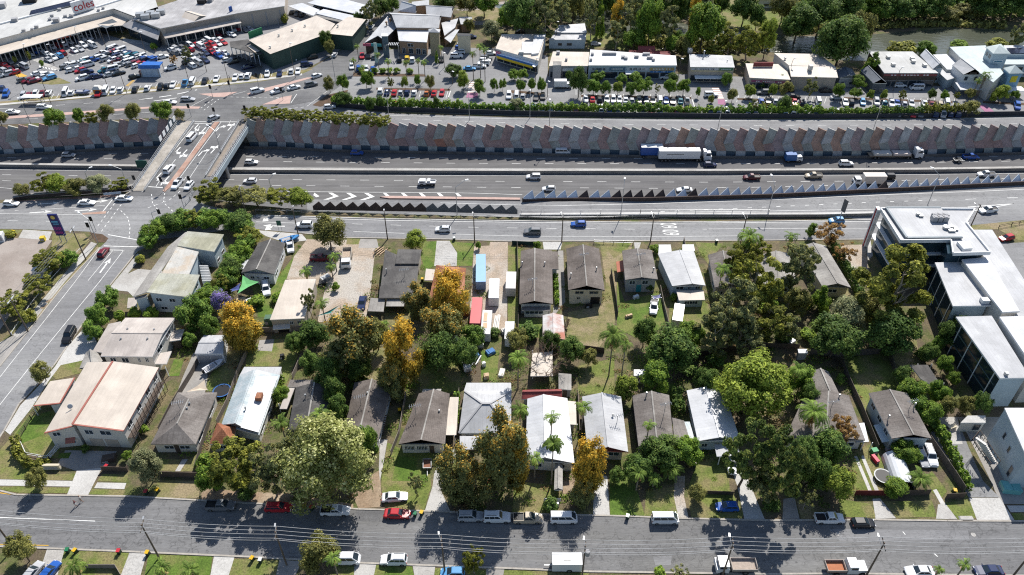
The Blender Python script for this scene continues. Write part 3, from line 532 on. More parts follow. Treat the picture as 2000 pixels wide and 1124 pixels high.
class Bld:
 """a building: roof sections given by photo corners (far-left, far-right, near-right, near-left) at eave height"""
 def __init__(s,name,label,cat,at,group=None):
  p=G(at[0],at[1]);s.o=thing(name,label,cat,p,0,group);s.p=p
  s.R=MB();s.rm=[];s.W=MB();s.wm=[];s.edges={};s.sep=False;s.gut=white_p
 def mi(s,lst,m):
  if m not in lst:lst.append(m)
  return lst.index(m)
 def sec(s,q,ze,kind='gable',rise=1.4,axis='y',roof=None,wall=None,over=.45,key='a',z0=0.0,hip=.33,fascia=.22,zs=None,t=.5):
  A=[G(x,y,ze if zs is None else zs[i])for i,(x,y)in enumerate(q)]
  m=s.mi(s.rm,roof);up=Vector((0,0,rise));R=s.R;n=len(A)
  if kind=='flat':
   if n==4:R.roofq([A[3],A[2],A[1],A[0]],m)
   else:R.poly(A,m)
  elif kind=='pyr':
   c=sum(A,Vector())/4+up
   for i in range(4):R.roofq([A[(i+1)%4],A[i],c],m)
  else:
   a,b,c,d=A
   if axis=='y':r0,r1=a.lerp(b,t)+up,d.lerp(c,t)+up
   else:r0,r1=a.lerp(d,t)+up,b.lerp(c,t)+up
   if kind=='hip':r0,r1=r0.lerp(r1,hip),r1.lerp(r0,hip)
   if axis=='y':
    R.roofq([a,d,r1,r0],m);R.roofq([c,b,r0,r1],m)
    if kind=='hip':R.roofq([b,a,r0],m);R.roofq([d,c,r1],m)
   else:
    R.roofq([d,c,r1,r0],m);R.roofq([b,a,r0,r1],m)
    if kind=='hip':R.roofq([a,d,r0],m);R.roofq([c,b,r1],m)
   if kind!='hip':
    fm=s.mi(s.rm,s.gut);dn=Vector((0,0,-fascia))
    for e0,rr,e1 in(((a,r0,b),(d,r1,c))if axis=='y' else((a,r0,d),(b,r1,c))):
     for u,v in((e0,rr),(rr,e1)):R.face([u,v,v+dn,u+dn],fm);R.face([u+dn,v+dn,v,u],fm)
   cap=s.mi(s.rm,r_grey if roof in(r_brown,r_greyb,r_dark)else roof)
   R.beam(r0+Vector((0,0,.04)),r1+Vector((0,0,.04)),.3,.09,cap)
  fm=s.mi(s.rm,s.gut);dn=Vector((0,0,-fascia))
  for i in range(n):
   u,v=A[i],A[(i+1)%n];R.face([u,v,v+dn,u+dn],fm)
  R.face([p+dn*1.0 for p in A][::-1],fm)
  if wall is not None:
   I=inset(A,over);wi=s.mi(s.wm,wall);ztops=[p.z-fascia-.01 for p in A]
   for i in range(n):
    j=(i+1)%n;a,b=I[i],I[j];l=(b-a).length
    s.W.face([(b.x,b.y,z0),(a.x,a.y,z0),(a.x,a.y,ztops[i]),(b.x,b.y,ztops[j])],wi,[(0,0),(l,0),(l,ztops[i]),(0,ztops[j])])
   if kind=='gable':
    for(i,j)in(((0,1),(2,3))if axis=='y' else((0,3),(1,2))):
     a,b=I[i],I[j];mid=a.lerp(b,t if i!=2 else 1-t);zt=ze-fascia-.02
     s.W.face([(a.x,a.y,zt),(b.x,b.y,zt),(mid.x,mid.y,zt+rise*(1-over/6))],wi)
     s.W.face([(b.x,b.y,zt),(a.x,a.y,zt),(mid.x,mid.y,zt+rise*(1-over/6))],wi)
   if n==4:s.edges[key]=dict(near=(I[3],I[2]),left=(I[0],I[3]),right=(I[2],I[1]),far=(I[1],I[0]))
   else:s.edges[key]={i:(I[i],I[(i+1)%n])for i in range(n)}
  if s.sep and s.W.v:s.W.build('wall',s.wm,s.o,s.p);s.W=MB();s.wm=[]
  return A
 def _frame(s,key,edge):
  a,b=s.edges[key][edge];e=b-a;L=e.length;e.normalize();nrm=Vector((e.y,-e.x,0))
  c=sum((p for pr in s.edges[key].values()for p in pr),Vector())/(2*len(s.edges[key]))
  if nrm.dot(a-c)<0:nrm=-nrm
  return a,e,L,nrm
 def win(s,key,edge,lst,name='window',fm=None,gm=None,bars=1):
  a,e,L,nrm=s._frame(key,edge);fm=fm or white_p;gm=gm or glass
  for(u0,u1,z0,z1)in lst:
   p,q=a+e*(L*u0),a+e*(L*u1);z=Vector((0,0,1))
   b=MB();o=nrm*.03;w=.07
   b.beam(p+o+z*z0,q+o+z*z0,.12,w);b.beam(p+o+z*z1,q+o+z*z1,.10,w)
   for k in range(bars+2):
    c=p.lerp(q,k/(bars+1));b.box((c.x+o.x,c.y+o.y,(z0+z1)/2),(w,.09,z1-z0-w),math.atan2(e.y,e.x))
   f=b.build(name,fm,s.o,s.p)
   g=MB();o2=nrm*.02;g.face([p+o2+z*z0,q+o2+z*z0,q+o2+z*z1,p+o2+z*z1]);g.build('pane',gm,f,s.p)
 def door(s,key,edge,u,w=.9,h=2.1,mat=None,name='door',z0=0.05):
  a,e,L,nrm=s._frame(key,edge);c=a+e*(L*u)+nrm*.03
  b=MB();b.box((c.x,c.y,z0+h/2),(w,.07,h),math.atan2(e.y,e.x));b.build(name,mat or dark_w,s.o,s.p)
 def box(s,name,px,z,size,mat,rz=0.0,color=None):
  c=G(px[0],px[1],z);b=MB();b.box((c.x,c.y,z+size[2]/2-.05),size,rz);return b.build(name,mat,s.o,s.p,color=color)
 def vent(s,px,z,h=.7,r=.18,mat=None):
  c=G(px[0],px[1],z);b=MB();b.tube(c-Vector((0,0,.4)),c+Vector((0,0,h)),r*.6,n=8);b.tube(c+Vector((0,0,h)),c+Vector((0,0,h+.3)),r*1.3,r*.8,n=8)
  return b.build('roof_vent',mat or steel,s.o,s.p)
 def antenna(s,px,z,h=2.4):
  c=G(px[0],px[1],z);b=MB();b.tube(c-Vector((0,0,.3)),c+Vector((0,0,h)),.06,n=5);t=c+Vector((0,0,h-.1))
  b.tube(t-Vector((1.2,.3,0)),t+Vector((1.2,.3,0)),.05,n=4)
  for k in range(6):
   m=t+Vector((-1.0+k*.4,-.25+k*.1,0));b.tube(m-Vector((-.12,.5,0)),m+Vector((-.12,.5,0)),.04,n=4)
  return b.build('antenna',steel,s.o,s.p)
 def awning(s,key,edge,z,d=2.5,mat=None,u0=0.0,u1=1.0,drop=.3,th=.18,name='awning'):
  a,e,L,nrm=s._frame(key,edge);p,q=a+e*(L*u0),a+e*(L*u1);Z=Vector((0,0,1))
  T=[p+Z*z,q+Z*z,q+nrm*d+Z*(z-drop),p+nrm*d+Z*(z-drop)];b=MB();dn=Vector((0,0,-th))
  b.roofq([T[3],T[2],T[1],T[0]]);b.face([t+dn for t in T])
  for i in range(4):b.face([T[i],T[i]+dn,T[(i+1)%4]+dn,T[(i+1)%4]])
  return b.build(name,mat or white_p,s.o,s.p)
 def posts(s,pts,h,r=.07,mat=None,name='post'):
  for x,y in pts:
   c=G(x,y);b=MB();b.box((c.x,c.y,h/2),(r*2,r*2,h));b.build(name,mat or white_p,s.o,s.p)
 def fascia(s,key,edge,u0,u1,z0,z1,mat,name='fascia_sign',off=.06,color=None,text=None,tm=None,ts=.6):
  a,e,L,nrm=s._frame(key,edge);p,q=a+e*(L*u0),a+e*(L*u1);c=p.lerp(q,.5)+nrm*off
  b=MB();b.box((c.x,c.y,(z0+z1)/2),((q-p).length,.1,z1-z0),math.atan2(e.y,e.x));o=b.build(name,mat,s.o,s.p,color=color)
  if text:
   M4=Matrix.Translation(c+nrm*.07-s.p+Vector((0,0,(z0+z1)/2)))@Matrix.Rotation(math.atan2(e.y,e.x),4,'Z')@Matrix.Rotation(PI/2,4,'X')
   text_mesh('lettering',text,ts,tm or black_m,o,M4,.02)
  return o
 def done(s):
  if s.R.v:s.R.build('roof',s.rm,s.o,s.p)
  if s.W.v:s.W.build('wall',s.wm,s.o,s.p)
  return s.o
W2=[(.12,.32,1.0,2.0),(.62,.85,1.0,2.0)]
W3=[(.08,.24,1.0,2.0),(.42,.58,1.0,2.0),(.74,.92,1.0,2.0)]
def up(l,dz):return[(a,b,c+dz,d+dz)for a,b,c,d in l]
h=Bld("house","two storey cream metal roofed house with red ridge trim on the street corner","house",(190,830))
h.gut=M("red_trim",(.36,.13,.10),None,1,.5)
h.sec([(170,708),(219,707),(143,832),(87,846)],5.2,'flat',roof=r_cream,wall=offwhite,key='b',zs=[5.0,6.1,6.1,5.0],over=.3)
h.sec([(220,706),(310,718),(241,842),(141,829)],5.6,'flat',roof=r_cream,wall=offwhite,zs=[6.7,5.5,5.5,6.7],over=.35)
h.win('a','near',[(.12,.3,3.6,4.8),(.46,.7,3.6,4.8)]);h.win('b','near',[(.15,.42,3.5,4.5),(.55,.8,1.0,1.8)])
for u in(.28,.62):h.door('a','near',u,2.6,2.2,beige_w,'garage_door')
h.win('a','right',[(.10,.2,3.6,4.9),(.36,.46,3.6,4.9),(.62,.72,3.6,4.9),(.85,.95,3.6,4.9)],'window',white_p)
a,e,L,n=h._frame('a','right')
b=MB()
for k in range(12):
 c=a+e*(L*(.02+k*.083))+n*1.3;b.box((c.x,c.y,2.6),(.10,.10,5.2))
for zz in(2.7,3.6):b.beam(a+n*1.3+Vector((0,0,zz)),a+e*L*.93+n*1.3+Vector((0,0,zz)),.08,.12)
b.build('veranda_frame',dark_w,h.o,h.p)
b=MB();p,q=a+e*.3,a+e*L*.93;b.face([p+Vector((0,0,2.7)),q+Vector((0,0,2.7)),q+n*1.3+Vector((0,0,2.7)),p+n*1.3+Vector((0,0,2.7))][::-1]);b.build('veranda_floor',dark_w,h.o,h.p)
h.awning('b','near',2.6,.9,h.gut,.5,.85,.5)
b=MB();b.beam(G(220,706,6.78),G(141,829,6.78),.38,.12);b.beam(G(141,829,6.74),G(241,842,5.56),.3,.14);b.beam(G(87,846,5.06),G(141,833,6.1),.3,.14);b.build('ridge_cap',h.gut,h.o,h.p)
c=G(139,798,5.6);b=MB();b.tube(c,c+Vector((0,0,.6)),.04,n=5);b.tube(c+Vector((0,0,.6)),c+Vector((.1,-.15,.7)),.5,.45,n=12);b.build('satellite_dish',steel,h.o,h.p)
h.done()
h=Bld("garage","cream roofed open garage with red edge trim beside the side street","garage",(105,790));h.gut=MATS["red_trim"]
h.sec([(98,745),(146,738),(117,788),(66,793)],3.0,'flat',roof=r_cream,zs=[2.8,3.1,3.1,2.8])
h.sec([(127,741),(146,738),(117,788),(96,791)],2.7,'flat',roof=r_cream,wall=white_p,over=.15,key='w');h.posts([(75,812),(80,800)],2.7);b=MB();b.beam(G(146,738,3.16),G(117,788,3.16),.3,.12);b.beam(G(66,793,2.86),G(117,788,3.16),.3,.12);b.build('edge_trim',h.gut,h.o,h.p);h.done()
h=Bld("house","two storey beige metal roofed house with low side roofs beside the side street","house",(255,690))
h.sec([(245,621),(342,621),(298,697),(196,696)],5.4,'gable',1.0,'x',r_beige,offwhite)
h.sec([(212,633),(236,628),(206,690),(181,686)],3.2,'flat',roof=r_beige,wall=beige_w,key='l',zs=[3,3.5,3.5,3])
h.sec([(168,688),(190,688),(210,720),(155,720)],3.0,'gable',.8,'y',r_grey,beige_w,key='g')
h.sec([(336,645),(360,643),(352,664),(331,667)],3.0,'flat',roof=r_beige,key='p',wall=dark_w)
h.sec([(313,690),(335,686),(325,711),(302,711)],3.0,'flat',roof=r_beige,key='c');h.posts([(330,735),(308,738)],2.8)
h.win('a','near',[(.10,.22,3.4,4.5),(.34,.48,3.2,4.5),(.68,.73,3.4,4.6),(.84,.9,3.4,4.6)]);h.win('a','right',[(.2,.4,3.4,4.6),(.6,.8,3.4,4.6)])
for p in((237,664),(289,664),(250,645),(302,646)):h.vent(p,5.9,.3)
h.win('a','near',[(.1,.2,.8,1.9)]);h.done()
h=Bld("shed","white metal double garage with grey roller doors behind the gravel yard","garage",(410,700))
h.sec([(398,655),(440,655),(436,691),(380,691)],3.0,'gable',.5,'x',r_lgrey,white_p,over=.1)
for u in(.27,.72):h.door('a','near',u,2.5,2.3,grey_w,'roller_door')
h.done()
h=Bld("house","low brown hip roofed house behind the dark timber front fence","house",(355,830));h.gut=beige_w
h.sec([(347,767),(424,767),(382,868),(294,868)],3.0,'hip',1.9,'y',r_greyb,offwhite,hip=.26);h.win('a','near',[(.22,.45,1.1,2.0),(.6,.85,1.1,2.0)]);h.win('a','right',W2);h.vent((371,790),4.6,.3);h.antenna((352,800),4.6,2.2);h.vent((366,800),4.5,.3);h.door('a','near',.52);h.done()
h=Bld("house","house with peeling blue and white metal roof and a terracotta front corner","house",(480,790))
h.sec([(477,717),(550,717),(546,733),(468,733)],2.8,'flat',roof=r_lgrey,wall=offwhite,key='s',over=.2)
h.sec([(468,733),(547,733),(506,850),(432,830)],3.0,'gable',1.7,'y',r_blue,offwhite,t=.42)
h.sec([(424,826),(462,832),(456,868),(409,868)],2.9,'pyr',1.7,roof=r_terra,wall=offwhite,key='t')
p=G(484,770,4.4)
b=MB();b.roofq([G(500,735,4.55),G(543,735,3.6),G(505,845,3.6),G(470,835,4.6)]);b.build('roof_sheet',r_white,h.o,h.p)
h.box('chimney',(507,778),4.2,(1.2,1.6,.9),r_terra);h.vent((480,800),4.5,.4);h.win('t','near',[(.2,.75,1.0,2.0)]);h.win('a','right',W3);h.done()
h=Bld("house","dark roofed house with a pale flat side roof under the tree shade","house",(600,810));h.gut=grey_w
h.sec([(578,757),(655,758),(642,846),(562,843)],3.2,'gable',1.6,'y',r_dark,beige_w)
h.sec([(567,742),(622,742),(614,757),(561,757)],2.8,'flat',roof=r_greyb,wall=beige_w,key='r');h.sec([(562,757),(576,757),(560,799),(546,799)],2.7,'flat',roof=r_beige,key='c');h.posts([(549,806)],2.6)
h.win('a','near',W2);h.win('a','right',W2);h.vent((597,775),4.5,.4);h.done()
h=Bld("house","brown gabled house beside the narrow driveway and its timber stair","house",(710,820));h.gut=beige_w
h.sec([(692,748),(765,755),(738,862),(672,842)],3.6,'gable',1.7,'y',r_brown,offwhite);h.win('a','near',W2);h.win('a','right',W3)
b=MB()
for k in range(9):
 p=G(749-k*.7,812+k*4.5,2.4-k*.26);b.box(p,(1.5,.3,.08))
b.build('stair',dark_w,h.o,h.p);h.vent((718,770),5.0,.3);h.antenna((705,790),5.0,2.4);h.done()
h=Bld("house","brown gabled house with a white flat carport roof along its right side","house",(830,825));h.gut=grey_w
h.sec([(818,769),(878,769),(869,868),(778,868)],3.2,'gable',1.3,'y',r_brown,offwhite);h.sec([(879,776),(896,776),(891,850),(868,850)],2.7,'flat',roof=r_cream,key='c');h.posts([(870,868),(889,868)],2.6)
h.sec([(826,760),(862,760),(860,768),(824,768)],2.6,'flat',roof=r_grey,wall=offwhite,key='b');h.win('a','near',[(.06,.3,1.0,2.1),(.36,.62,1.0,2.1)],bars=6);h.door('a','near',.72);h.antenna((812,808),4.4);h.vent((858,805),3.8,.3);h.done()
h=Bld("house","house with a pale grey pyramid metal roof and dark hip lines","house",(945,825))
h.sec([(907,764),(999,764),(998,846),(896,846)],3.0,'hip',2.3,'x',r_lgrey,offwhite,hip=.42)
A=[G(x,y,3.0)for x,y in((907,764),(999,764),(998,846),(896,846))];r0=A[0].lerp(A[3],.5);r1=A[1].lerp(A[2],.5);r0,r1=r0.lerp(r1,.42),r1.lerp(r0,.42)
b=MB();Z=Vector((0,0,2.38))
for c,r in((A[0],r0),(A[3],r0),(A[1],r1),(A[2],r1)):b.beam(c+Vector((0,0,.06)),r+Z,.35,.1)
b.beam(r0+Z,r1+Z,.4,.12);b.build('hip_cap',grey_w,h.o,h.p)
h.sec([(911,748),(998,748),(999,764),(906,764)],2.6,'flat',roof=r_lgrey,wall=offwhite,key='b');h.sec([(898,852),(935,852),(930,878),(898,878)],2.6,'flat',roof=r_lgrey,key='p');h.win('a','near',W3);h.win('a','right',W2);h.done()
h=Bld("house","rambling white roofed house with a red rear roof behind two palms","house",(1075,850))
h.sec([(1021,762),(1096,760),(1098,779),(1019,780)],3.0,'gable',.9,'x',M("red_roof",(.26,.06,.055),(.19,.045,.045),.5,.7,grain=.15),offwhite,key='r')
h.sec([(1030,779),(1108,778),(1122,905),(1026,900)],3.2,'gable',1.2,'y',r_white,offwhite,t=.4);h.sec([(1108,783),(1125,785),(1126,830),(1109,829)],2.7,'flat',roof=r_cream,wall=offwhite,key='e');h.posts([(1126,845)],2.5)
h.sec([(1084,905),(1099,905),(1099,957),(1082,957)],2.5,'gable',.4,'y',r_grey,key='w');h.posts([(1084,965),(1098,965)],2.3,mat=dark_w)
h.win('a','near',W2);h.win('a','right',W3);h.done()
h=Bld("house","grey metal gabled house with a red barge edge and veranda","house",(1185,840));h.gut=M("red_barge",(.40,.12,.11),None,1,.6)
h.sec([(1137,775),(1213,775),(1227,883),(1147,880)],3.6,'gable',1.2,'y',r_lgrey,grey_w,over=.9);h.win('a','near',[(.1,.4,1.2,2.3),(.55,.9,1.2,2.3)],gm=bglass);h.win('a','right',W3)
h.vent((1197,813),4.4,.4);h.antenna((1205,825),4.2,2.0);h.posts([(1152,908),(1224,910)],3.2);h.done()
h=Bld("house","grey brown roofed house with a tall rooftop antenna behind the garden palms","house",(1290,830));h.gut=grey_w
h.sec([(1235,773),(1307,772),(1316,870),(1247,872)],3.2,'gable',1.3,'y',r_greyb,offwhite);h.sec([(1313,816),(1336,822),(1350,868),(1318,868)],2.9,'flat',roof=r_greyb,wall=offwhite,key='b',zs=[3.3,2.9,2.9,3.3]);h.sec([(1335,824),(1347,824),(1356,856),(1347,858)],2.6,'flat',roof=r_blue,key='c')
h.antenna((1296,812),4.2,3.6);h.vent((1262,775),4.0,1.0);h.win('a','near',W2);h.win('a','left',W3);h.door('a','near',.48);h.done()
h=Bld("house","white metal roofed house in dappled shade beside the bright green tree","house",(1395,830))
h.sec([(1341,763),(1413,761),(1446,860),(1363,862)],3.3,'gable',1.0,'y',r_white,bluegrey_w);h.win('a','near',W3,gm=bglass);h.win('a','left',W3);h.vent((1373,766),3.8,.9);h.sec([(1395,868),(1440,868),(1446,890),(1400,892)],2.5,'flat',roof=r_lgrey,key='p');h.posts([(1402,908),(1446,906)],2.4);h.done()
h=Bld("house","long brown roofed house under palms with a white carport at its front","house",(1620,810));h.gut=grey_w
h.sec([(1582,726),(1618,726),(1640,771),(1598,772)],3.1,'gable',1.0,'y',r_greyb,offwhite,key='b');h.sec([(1572,772),(1658,773),(1690,860),(1530,862)],3.2,'gable',1.3,'y',r_greyb,offwhite)
h.sec([(1662,828),(1688,826),(1697,863),(1672,864)],2.6,'flat',roof=r_white,key='c');h.posts([(1680,880),(1697,880)],2.4);h.win('a','near',W3);h.win('a','right',W2);h.vent((1639,775),4.2,.4);h.antenna((1622,800),4.4,2.4);h.done()
h=Bld("house","raised grey roofed house with pale walls beside the tall clipped hedge","house",(1765,830));h.gut=white_p
h.sec([(1697,768),(1772,768),(1820,857),(1742,857)],4.2,'gable',1.1,'y',r_greyb,bluegrey_w);h.win('a','left',[(.1,.25,2.2,3.3),(.4,.55,2.2,3.3),(.7,.85,2.2,3.3)]);h.win('a','near',W2);h.vent((1735,817),5.0,.6);h.antenna((1775,800),5.0,2.6)
h.vent((1785,795),4.8,.9);h.awning('a','left',2.2,1.2,bluegrey_w,.55,.95);h.done()
h=Bld("apartment_house","long lichen stained two storey building wrapped by a shiny hedge","building",(340,530));h.gut=offwhite
h.sec([(366,452),(437,458),(418,492),(346,480)],5.6,'flat',roof=r_olive,wall=bluegrey_w,key='f',zs=[6.2,5.4,5.4,6.2]);h.sec([(346,482),(388,492),(369,536),(316,534)],5.5,'flat',roof=r_worn,wall=bluegrey_w,key='m',zs=[6.2,5.6,5.6,6.2])
h.sec([(312,534),(390,537),(371,581),(286,571)],5.4,'flat',roof=r_olive,wall=bluegrey_w,zs=[6.3,5.4,5.4,6.3]);h.sec([(362,454),(367,453),(286,571),(259,580),(290,535),(328,482)],6.0,'flat',roof=r_grey,key='s')
h.win('a','near',[(.1,.25,3.3,4.3),(.45,.6,3.3,4.3),(.76,.88,3.3,4.3),(.15,.32,.8,1.7),(.5,.68,.8,1.7)]);h.win('f','near',[(.3,.5,3.3,4.3)]);h.win('f','right',W2);h.win('a','right',up(W2,2.4))
h.sec([(262,581),(288,574),(286,580),(264,585)],5.2,'flat',roof=r_grey,wall=bluegrey_w,key='x',over=.2);h.sec([(250,582),(266,582),(268,600),(248,602)],2.6,'flat',roof=r_beige,wall=beige_w,key='y')
b=MB()
for k in range(7):
 c=G(398+k*1.0,520+k*5,2.6);b.box((c.x,c.y,1.4),(2.2,.12,2.8))
b.build('balustrade',white_p,h.o,h.p);h.done()
h=Bld("house","dark grey gabled house with white walls behind the green shade sail","house",(510,520));h.gut=grey_w
h.sec([(505,475),(557,475),(535,536),(471,533)],3.6,'gable',1.3,'y',r_dark,white_p);h.win('a','near',[(.2,.32,1.6,2.3),(.42,.5,1.6,2.3),(.66,.84,1.6,2.3)]);h.win('a','right',W2);h.sec([(473,507),(486,507),(480,526),(467,526)],2.6,'flat',roof=r_white,key='c');h.done()
h=Bld("hall","long flat beige metal roofed hall beside the gravel truck yard","hall",(570,600))
h.sec([(557,547),(617,545),(594,622),(527,625)],4.0,'flat',roof=r_cream,wall=beige_w,over=.2,zs=[4.2,4.0,4.0,4.2]);h.win('a','near',[(.55,.66,2.3,3.2),(.78,.9,2.3,3.2)]);h.awning('a','near',2.4,1.2,offwhite,.02,.55);h.door('a','near',.3,2.4,2.0,black_m);h.done()
h=Bld("house","dark brown roofed house with a raised flat front section and grey carport","house",(780,540));h.gut=beige_w
h.sec([(752,488),(818,516),(812,566),(741,582)],3.2,'flat',roof=r_dark,wall=beige_w,zs=[3.2,3.2,3.2,3.2]);h.sec([(777,487),(823,488),(818,515),(772,515)],3.7,'flat',roof=r_dark,wall=beige_w,key='f',over=.3);h.sec([(742,560),(813,560),(805,582),(740,582)],3.25,'flat',roof=r_dark,wall=beige_w,key='n')
h.sec([(724,582),(752,584),(749,609),(718,608)],2.6,'flat',roof=r_grey,key='c',zs=[2.5,2.5,2.5,2.5]);h.posts([(720,620),(747,622)],2.4,mat=dark_w);h.awning('n','near',2.7,2.5,r_grey,.2,.8);h.win('n','near',[(.5,.8,.9,2.0)]);h.vent((755,533),3.4,.9);h.antenna((790,540),3.4,2.2);h.done()
h=Bld("house","terracotta hip roofed house half hidden by orange blossom","house",(873,560));h.gut=r_terra
h.sec([(852,518),(910,524),(905,592),(836,592)],3.1,'hip',2.0,'y',r_terra,brick_w,hip=.3);h.sec([(832,525),(850,527),(847,548),(829,548)],2.5,'flat',roof=r_cream,key='c');h.win('a','near',W2);h.win('a','right',W2);h.vent((873,535),4.3,.4);h.antenna((880,530),4.8,2.2);h.done()
h=Bld("house","long grey brown roofed house with a notched corner beside the gravel drive","house",(1050,545));h.gut=grey_w
h.sec([(1017,491),(1078,490),(1080,594),(1014,594)],3.4,'gable',.9,'y',r_brown,offwhite,t=.45);h.sec([(1070,491),(1090,492),(1091,526),(1074,526)],3.25,'flat',roof=r_brown,wall=offwhite,key='e',zs=[3.5,3.2,3.2,3.5])
h.sec([(1020,600),(1074,599),(1074,607),(1020,607)],2.4,'flat',roof=r_greyb,wall=offwhite,key='v');h.win('v','near',[(.05,.8,1.0,2.0)],bars=3);h.win('a','right',W3);h.vent((1064,517),4.0,.5);h.antenna((1040,560),4.2,2.4);h.vent((1020,517),3.7,.6);h.done()
h=Bld("house","brown ridge roofed house with tall cream walls on the grassy lot","house",(1145,530));h.gut=cream_w
h.sec([(1106,486),(1170,486),(1181,567),(1110,567)],4.6,'gable',1.3,'y',r_brown,cream_w);h.win('a','near',[(.16,.42,3.1,3.9),(.6,.88,3.1,3.9),(.22,.32,1.4,2.1)],fm=cream_w);h.door('a','near',.8,2.2,2.0,black_m,'garage_opening');h.win('a','right',up(W3,1.6));h.vent((1165,527),5.3,.5);h.antenna((1140,510),5.8,2.2);h.vent((1115,540),4.9,.7);h.done()
h=Bld("house","dark grey roofed house with an orange side stair and deep rear veranda","house",(1250,530));h.gut=grey_w
h.sec([(1215,490),(1273,489),(1285,546),(1221,547)],4.2,'gable',.7,'y',r_greyb,grey_w);h.win('a','near',[(.1,.3,2.4,3.5),(.55,.75,2.4,3.5)]);h.door('a','near',.45,1.2,2.2,M("teal_door",(.03,.25,.30),None,1,.5));h.win('a','left',up(W2,1.6));h.awning('a','left',2.4,1.8,M("orange_stair",(.45,.16,.10),None,1,.7),.1,.5,.6);h.vent((1276,528),4.6,.5);h.antenna((1250,510),4.8,2.2);h.done()
h=Bld("house","pale grey weathered roofed house with a beige rear lean-to","house",(1330,530))
h.sec([(1285,496),(1355,490),(1378,558),(1313,559)],4.0,'gable',.6,'y',r_lgrey,bluegrey_w,t=.6);h.sec([(1287,480),(1309,480),(1311,494),(1286,496)],3.0,'flat',roof=r_white,key='f');h.sec([(1333,478),(1355,478),(1357,490),(1333,492)],3.0,'flat',roof=r_white,key='g')
h.sec([(1321,568),(1374,567),(1377,586),(1326,587)],2.8,'flat',roof=r_cream,wall=bluegrey_w,key='l',zs=[3.0,3.0,2.6,2.6]);h.win('a','near',[(.1,.35,2.6,3.4),(.5,.6,2.6,3.4),(.75,.92,2.6,3.4)]);h.win('l','near',[(.2,.8,1.0,1.9)],bars=4);h.done()
h=Bld("house","dark roofed house with beige walls hidden behind tall gum trees","house",(1410,530));h.gut=grey_w
h.sec([(1383,498),(1438,494),(1450,560),(1396,562)],3.6,'gable',1.0,'y',r_greyb,beige_w);h.win('a','left',W2);h.win('a','near',W2);h.done()
h=Bld("house","mauve grey roofed house behind the leaning gum trunks","house",(1505,530));h.gut=white_p
h.sec([(1478,500),(1548,496),(1555,556),(1483,558)],3.4,'gable',1.3,'y',r_grey,bluegrey_w);h.win('a','near',W2);h.done()
h=Bld("house","long streaked grey roofed house with a cream rear wall near the offices","house",(1620,530));h.gut=grey_w
h.sec([(1560,482),(1612,480),(1662,562),(1606,560)],3.6,'gable',1.1,'y',r_grey,cream_w);h.win('a','near',[(.25,.6,1.6,2.5)]);h.win('a','right',W3);h.done()
h=Bld("shed","white gabled shed with rust streaks behind the bare tree","shed",(1080,650));h.sec([(1060,616),(1100,616),(1104,664),(1060,663)],2.6,'gable',.7,'y',r_rust,white_p,over=.1);h.done()
h=Bld("pergola","white slatted pergola roof among the bare branches","pergola",(1058,730));h.sec([(1040,690),(1079,687),(1080,734),(1036,735)],2.5,'flat',roof=r_cream);h.posts([(1040,740),(1078,745),(1040,700),(1078,700)],2.4);h.done()
h=Bld("shed","small square grey roofed shed between the pergola and lawn","shed",(1104,750));h.sec([(1091,729),(1116,731),(1116,762),(1091,760)],2.4,'flat',roof=r_grey,wall=grey_w,over=.15);h.door('a','near',.5);h.done()
h=Bld("shed","small white roofed garden shed under the dark green tree","shed",(1248,730));h.sec([(1238,722),(1260,722),(1260,734),(1238,734)],2.2,'flat',roof=r_white,wall=white_p,over=.1);h.door('a','near',.5,.8,1.7);h.done()
h=Bld("pavilion","dark grey flat pavilion roof in the shaded office garden","pavilion",(1805,730));h.sec([(1778,713),(1812,713),(1837,751),(1818,752),(1798,740)],2.8,'flat',roof=r_dark);h.posts([(1785,728),(1812,728),(1835,765)],2.6);h.done()
h=Bld("shed","tiny white roofed shelter at the back of the shady yard","shed",(1565,690));h.sec([(1558,682),(1576,682),(1578,690),(1560,690)],2.2,'flat',roof=r_white,wall=grey_w,over=.1);h.done()
h=Bld("shed","white flat roofed shed behind the parked cargo boxes","shed",(995,640));h.sec([(987,628),(1005,628),(1003,665),(985,662)],2.4,'flat',roof=r_white,wall=white_p,over=.1);h.done()
o1=Bld("office_building","three storey white office block with blue glass and rooftop cooling units","office building",(1790,470));o1.gut=white_p
ZT=11.6
A=o1.sec([(1718,408),(1905,409),(1888,437),(1935,495),(1862,497),(1858,471),(1758,472)],ZT,'flat',roof=r_lgrey,fascia=.5)
T=GP([(1718,408),(1905,409),(1888,437),(1935,495),(1862,497),(1858,471),(1758,472)],ZT)
core=inset(T,1.0);wmb=MB();wmb.prism([(p.x,p.y)for p in core],0,ZT-.52);wmb.build('wall',bglass,o1.o,o1.p)
def band(z0,z1,out,mat,name,pts=T,skip=()):
 b=MB();q=inset(pts,-out);i2=inset(pts,.3)
 b.prism([(p.x,p.y)for p in q],z0,z1,bottom=True);b.poly([(p.x,p.y,z0)for p in q]);return b.build(name,mat,o1.o,o1.p)
for z in(3.6,7.3):band(z,z+.28,.0,white_p,'floor_slab')
b=MB();P0=[Vector((p.x,p.y,ZT))for p in inset(T,.15)]
for i in range(len(P0)):b.beam(P0[i]+Vector((0,0,.2)),P0[(i+1)%len(P0)]+Vector((0,0,.2)),.3,.45)
b.build('parapet',white_p,o1.o,o1.p)
b=MB();u=GP([(1730,409),(1836,409),(1878,467),(1770,468)],ZT+.02);P1=[p+Vector((0,0,.02))for p in u]
b.roofq([P1[3]+Vector((0,0,.5)),P1[2]+Vector((0,0,.5)),P1[1]+Vector((0,0,.5)),P1[0]+Vector((0,0,.5))])
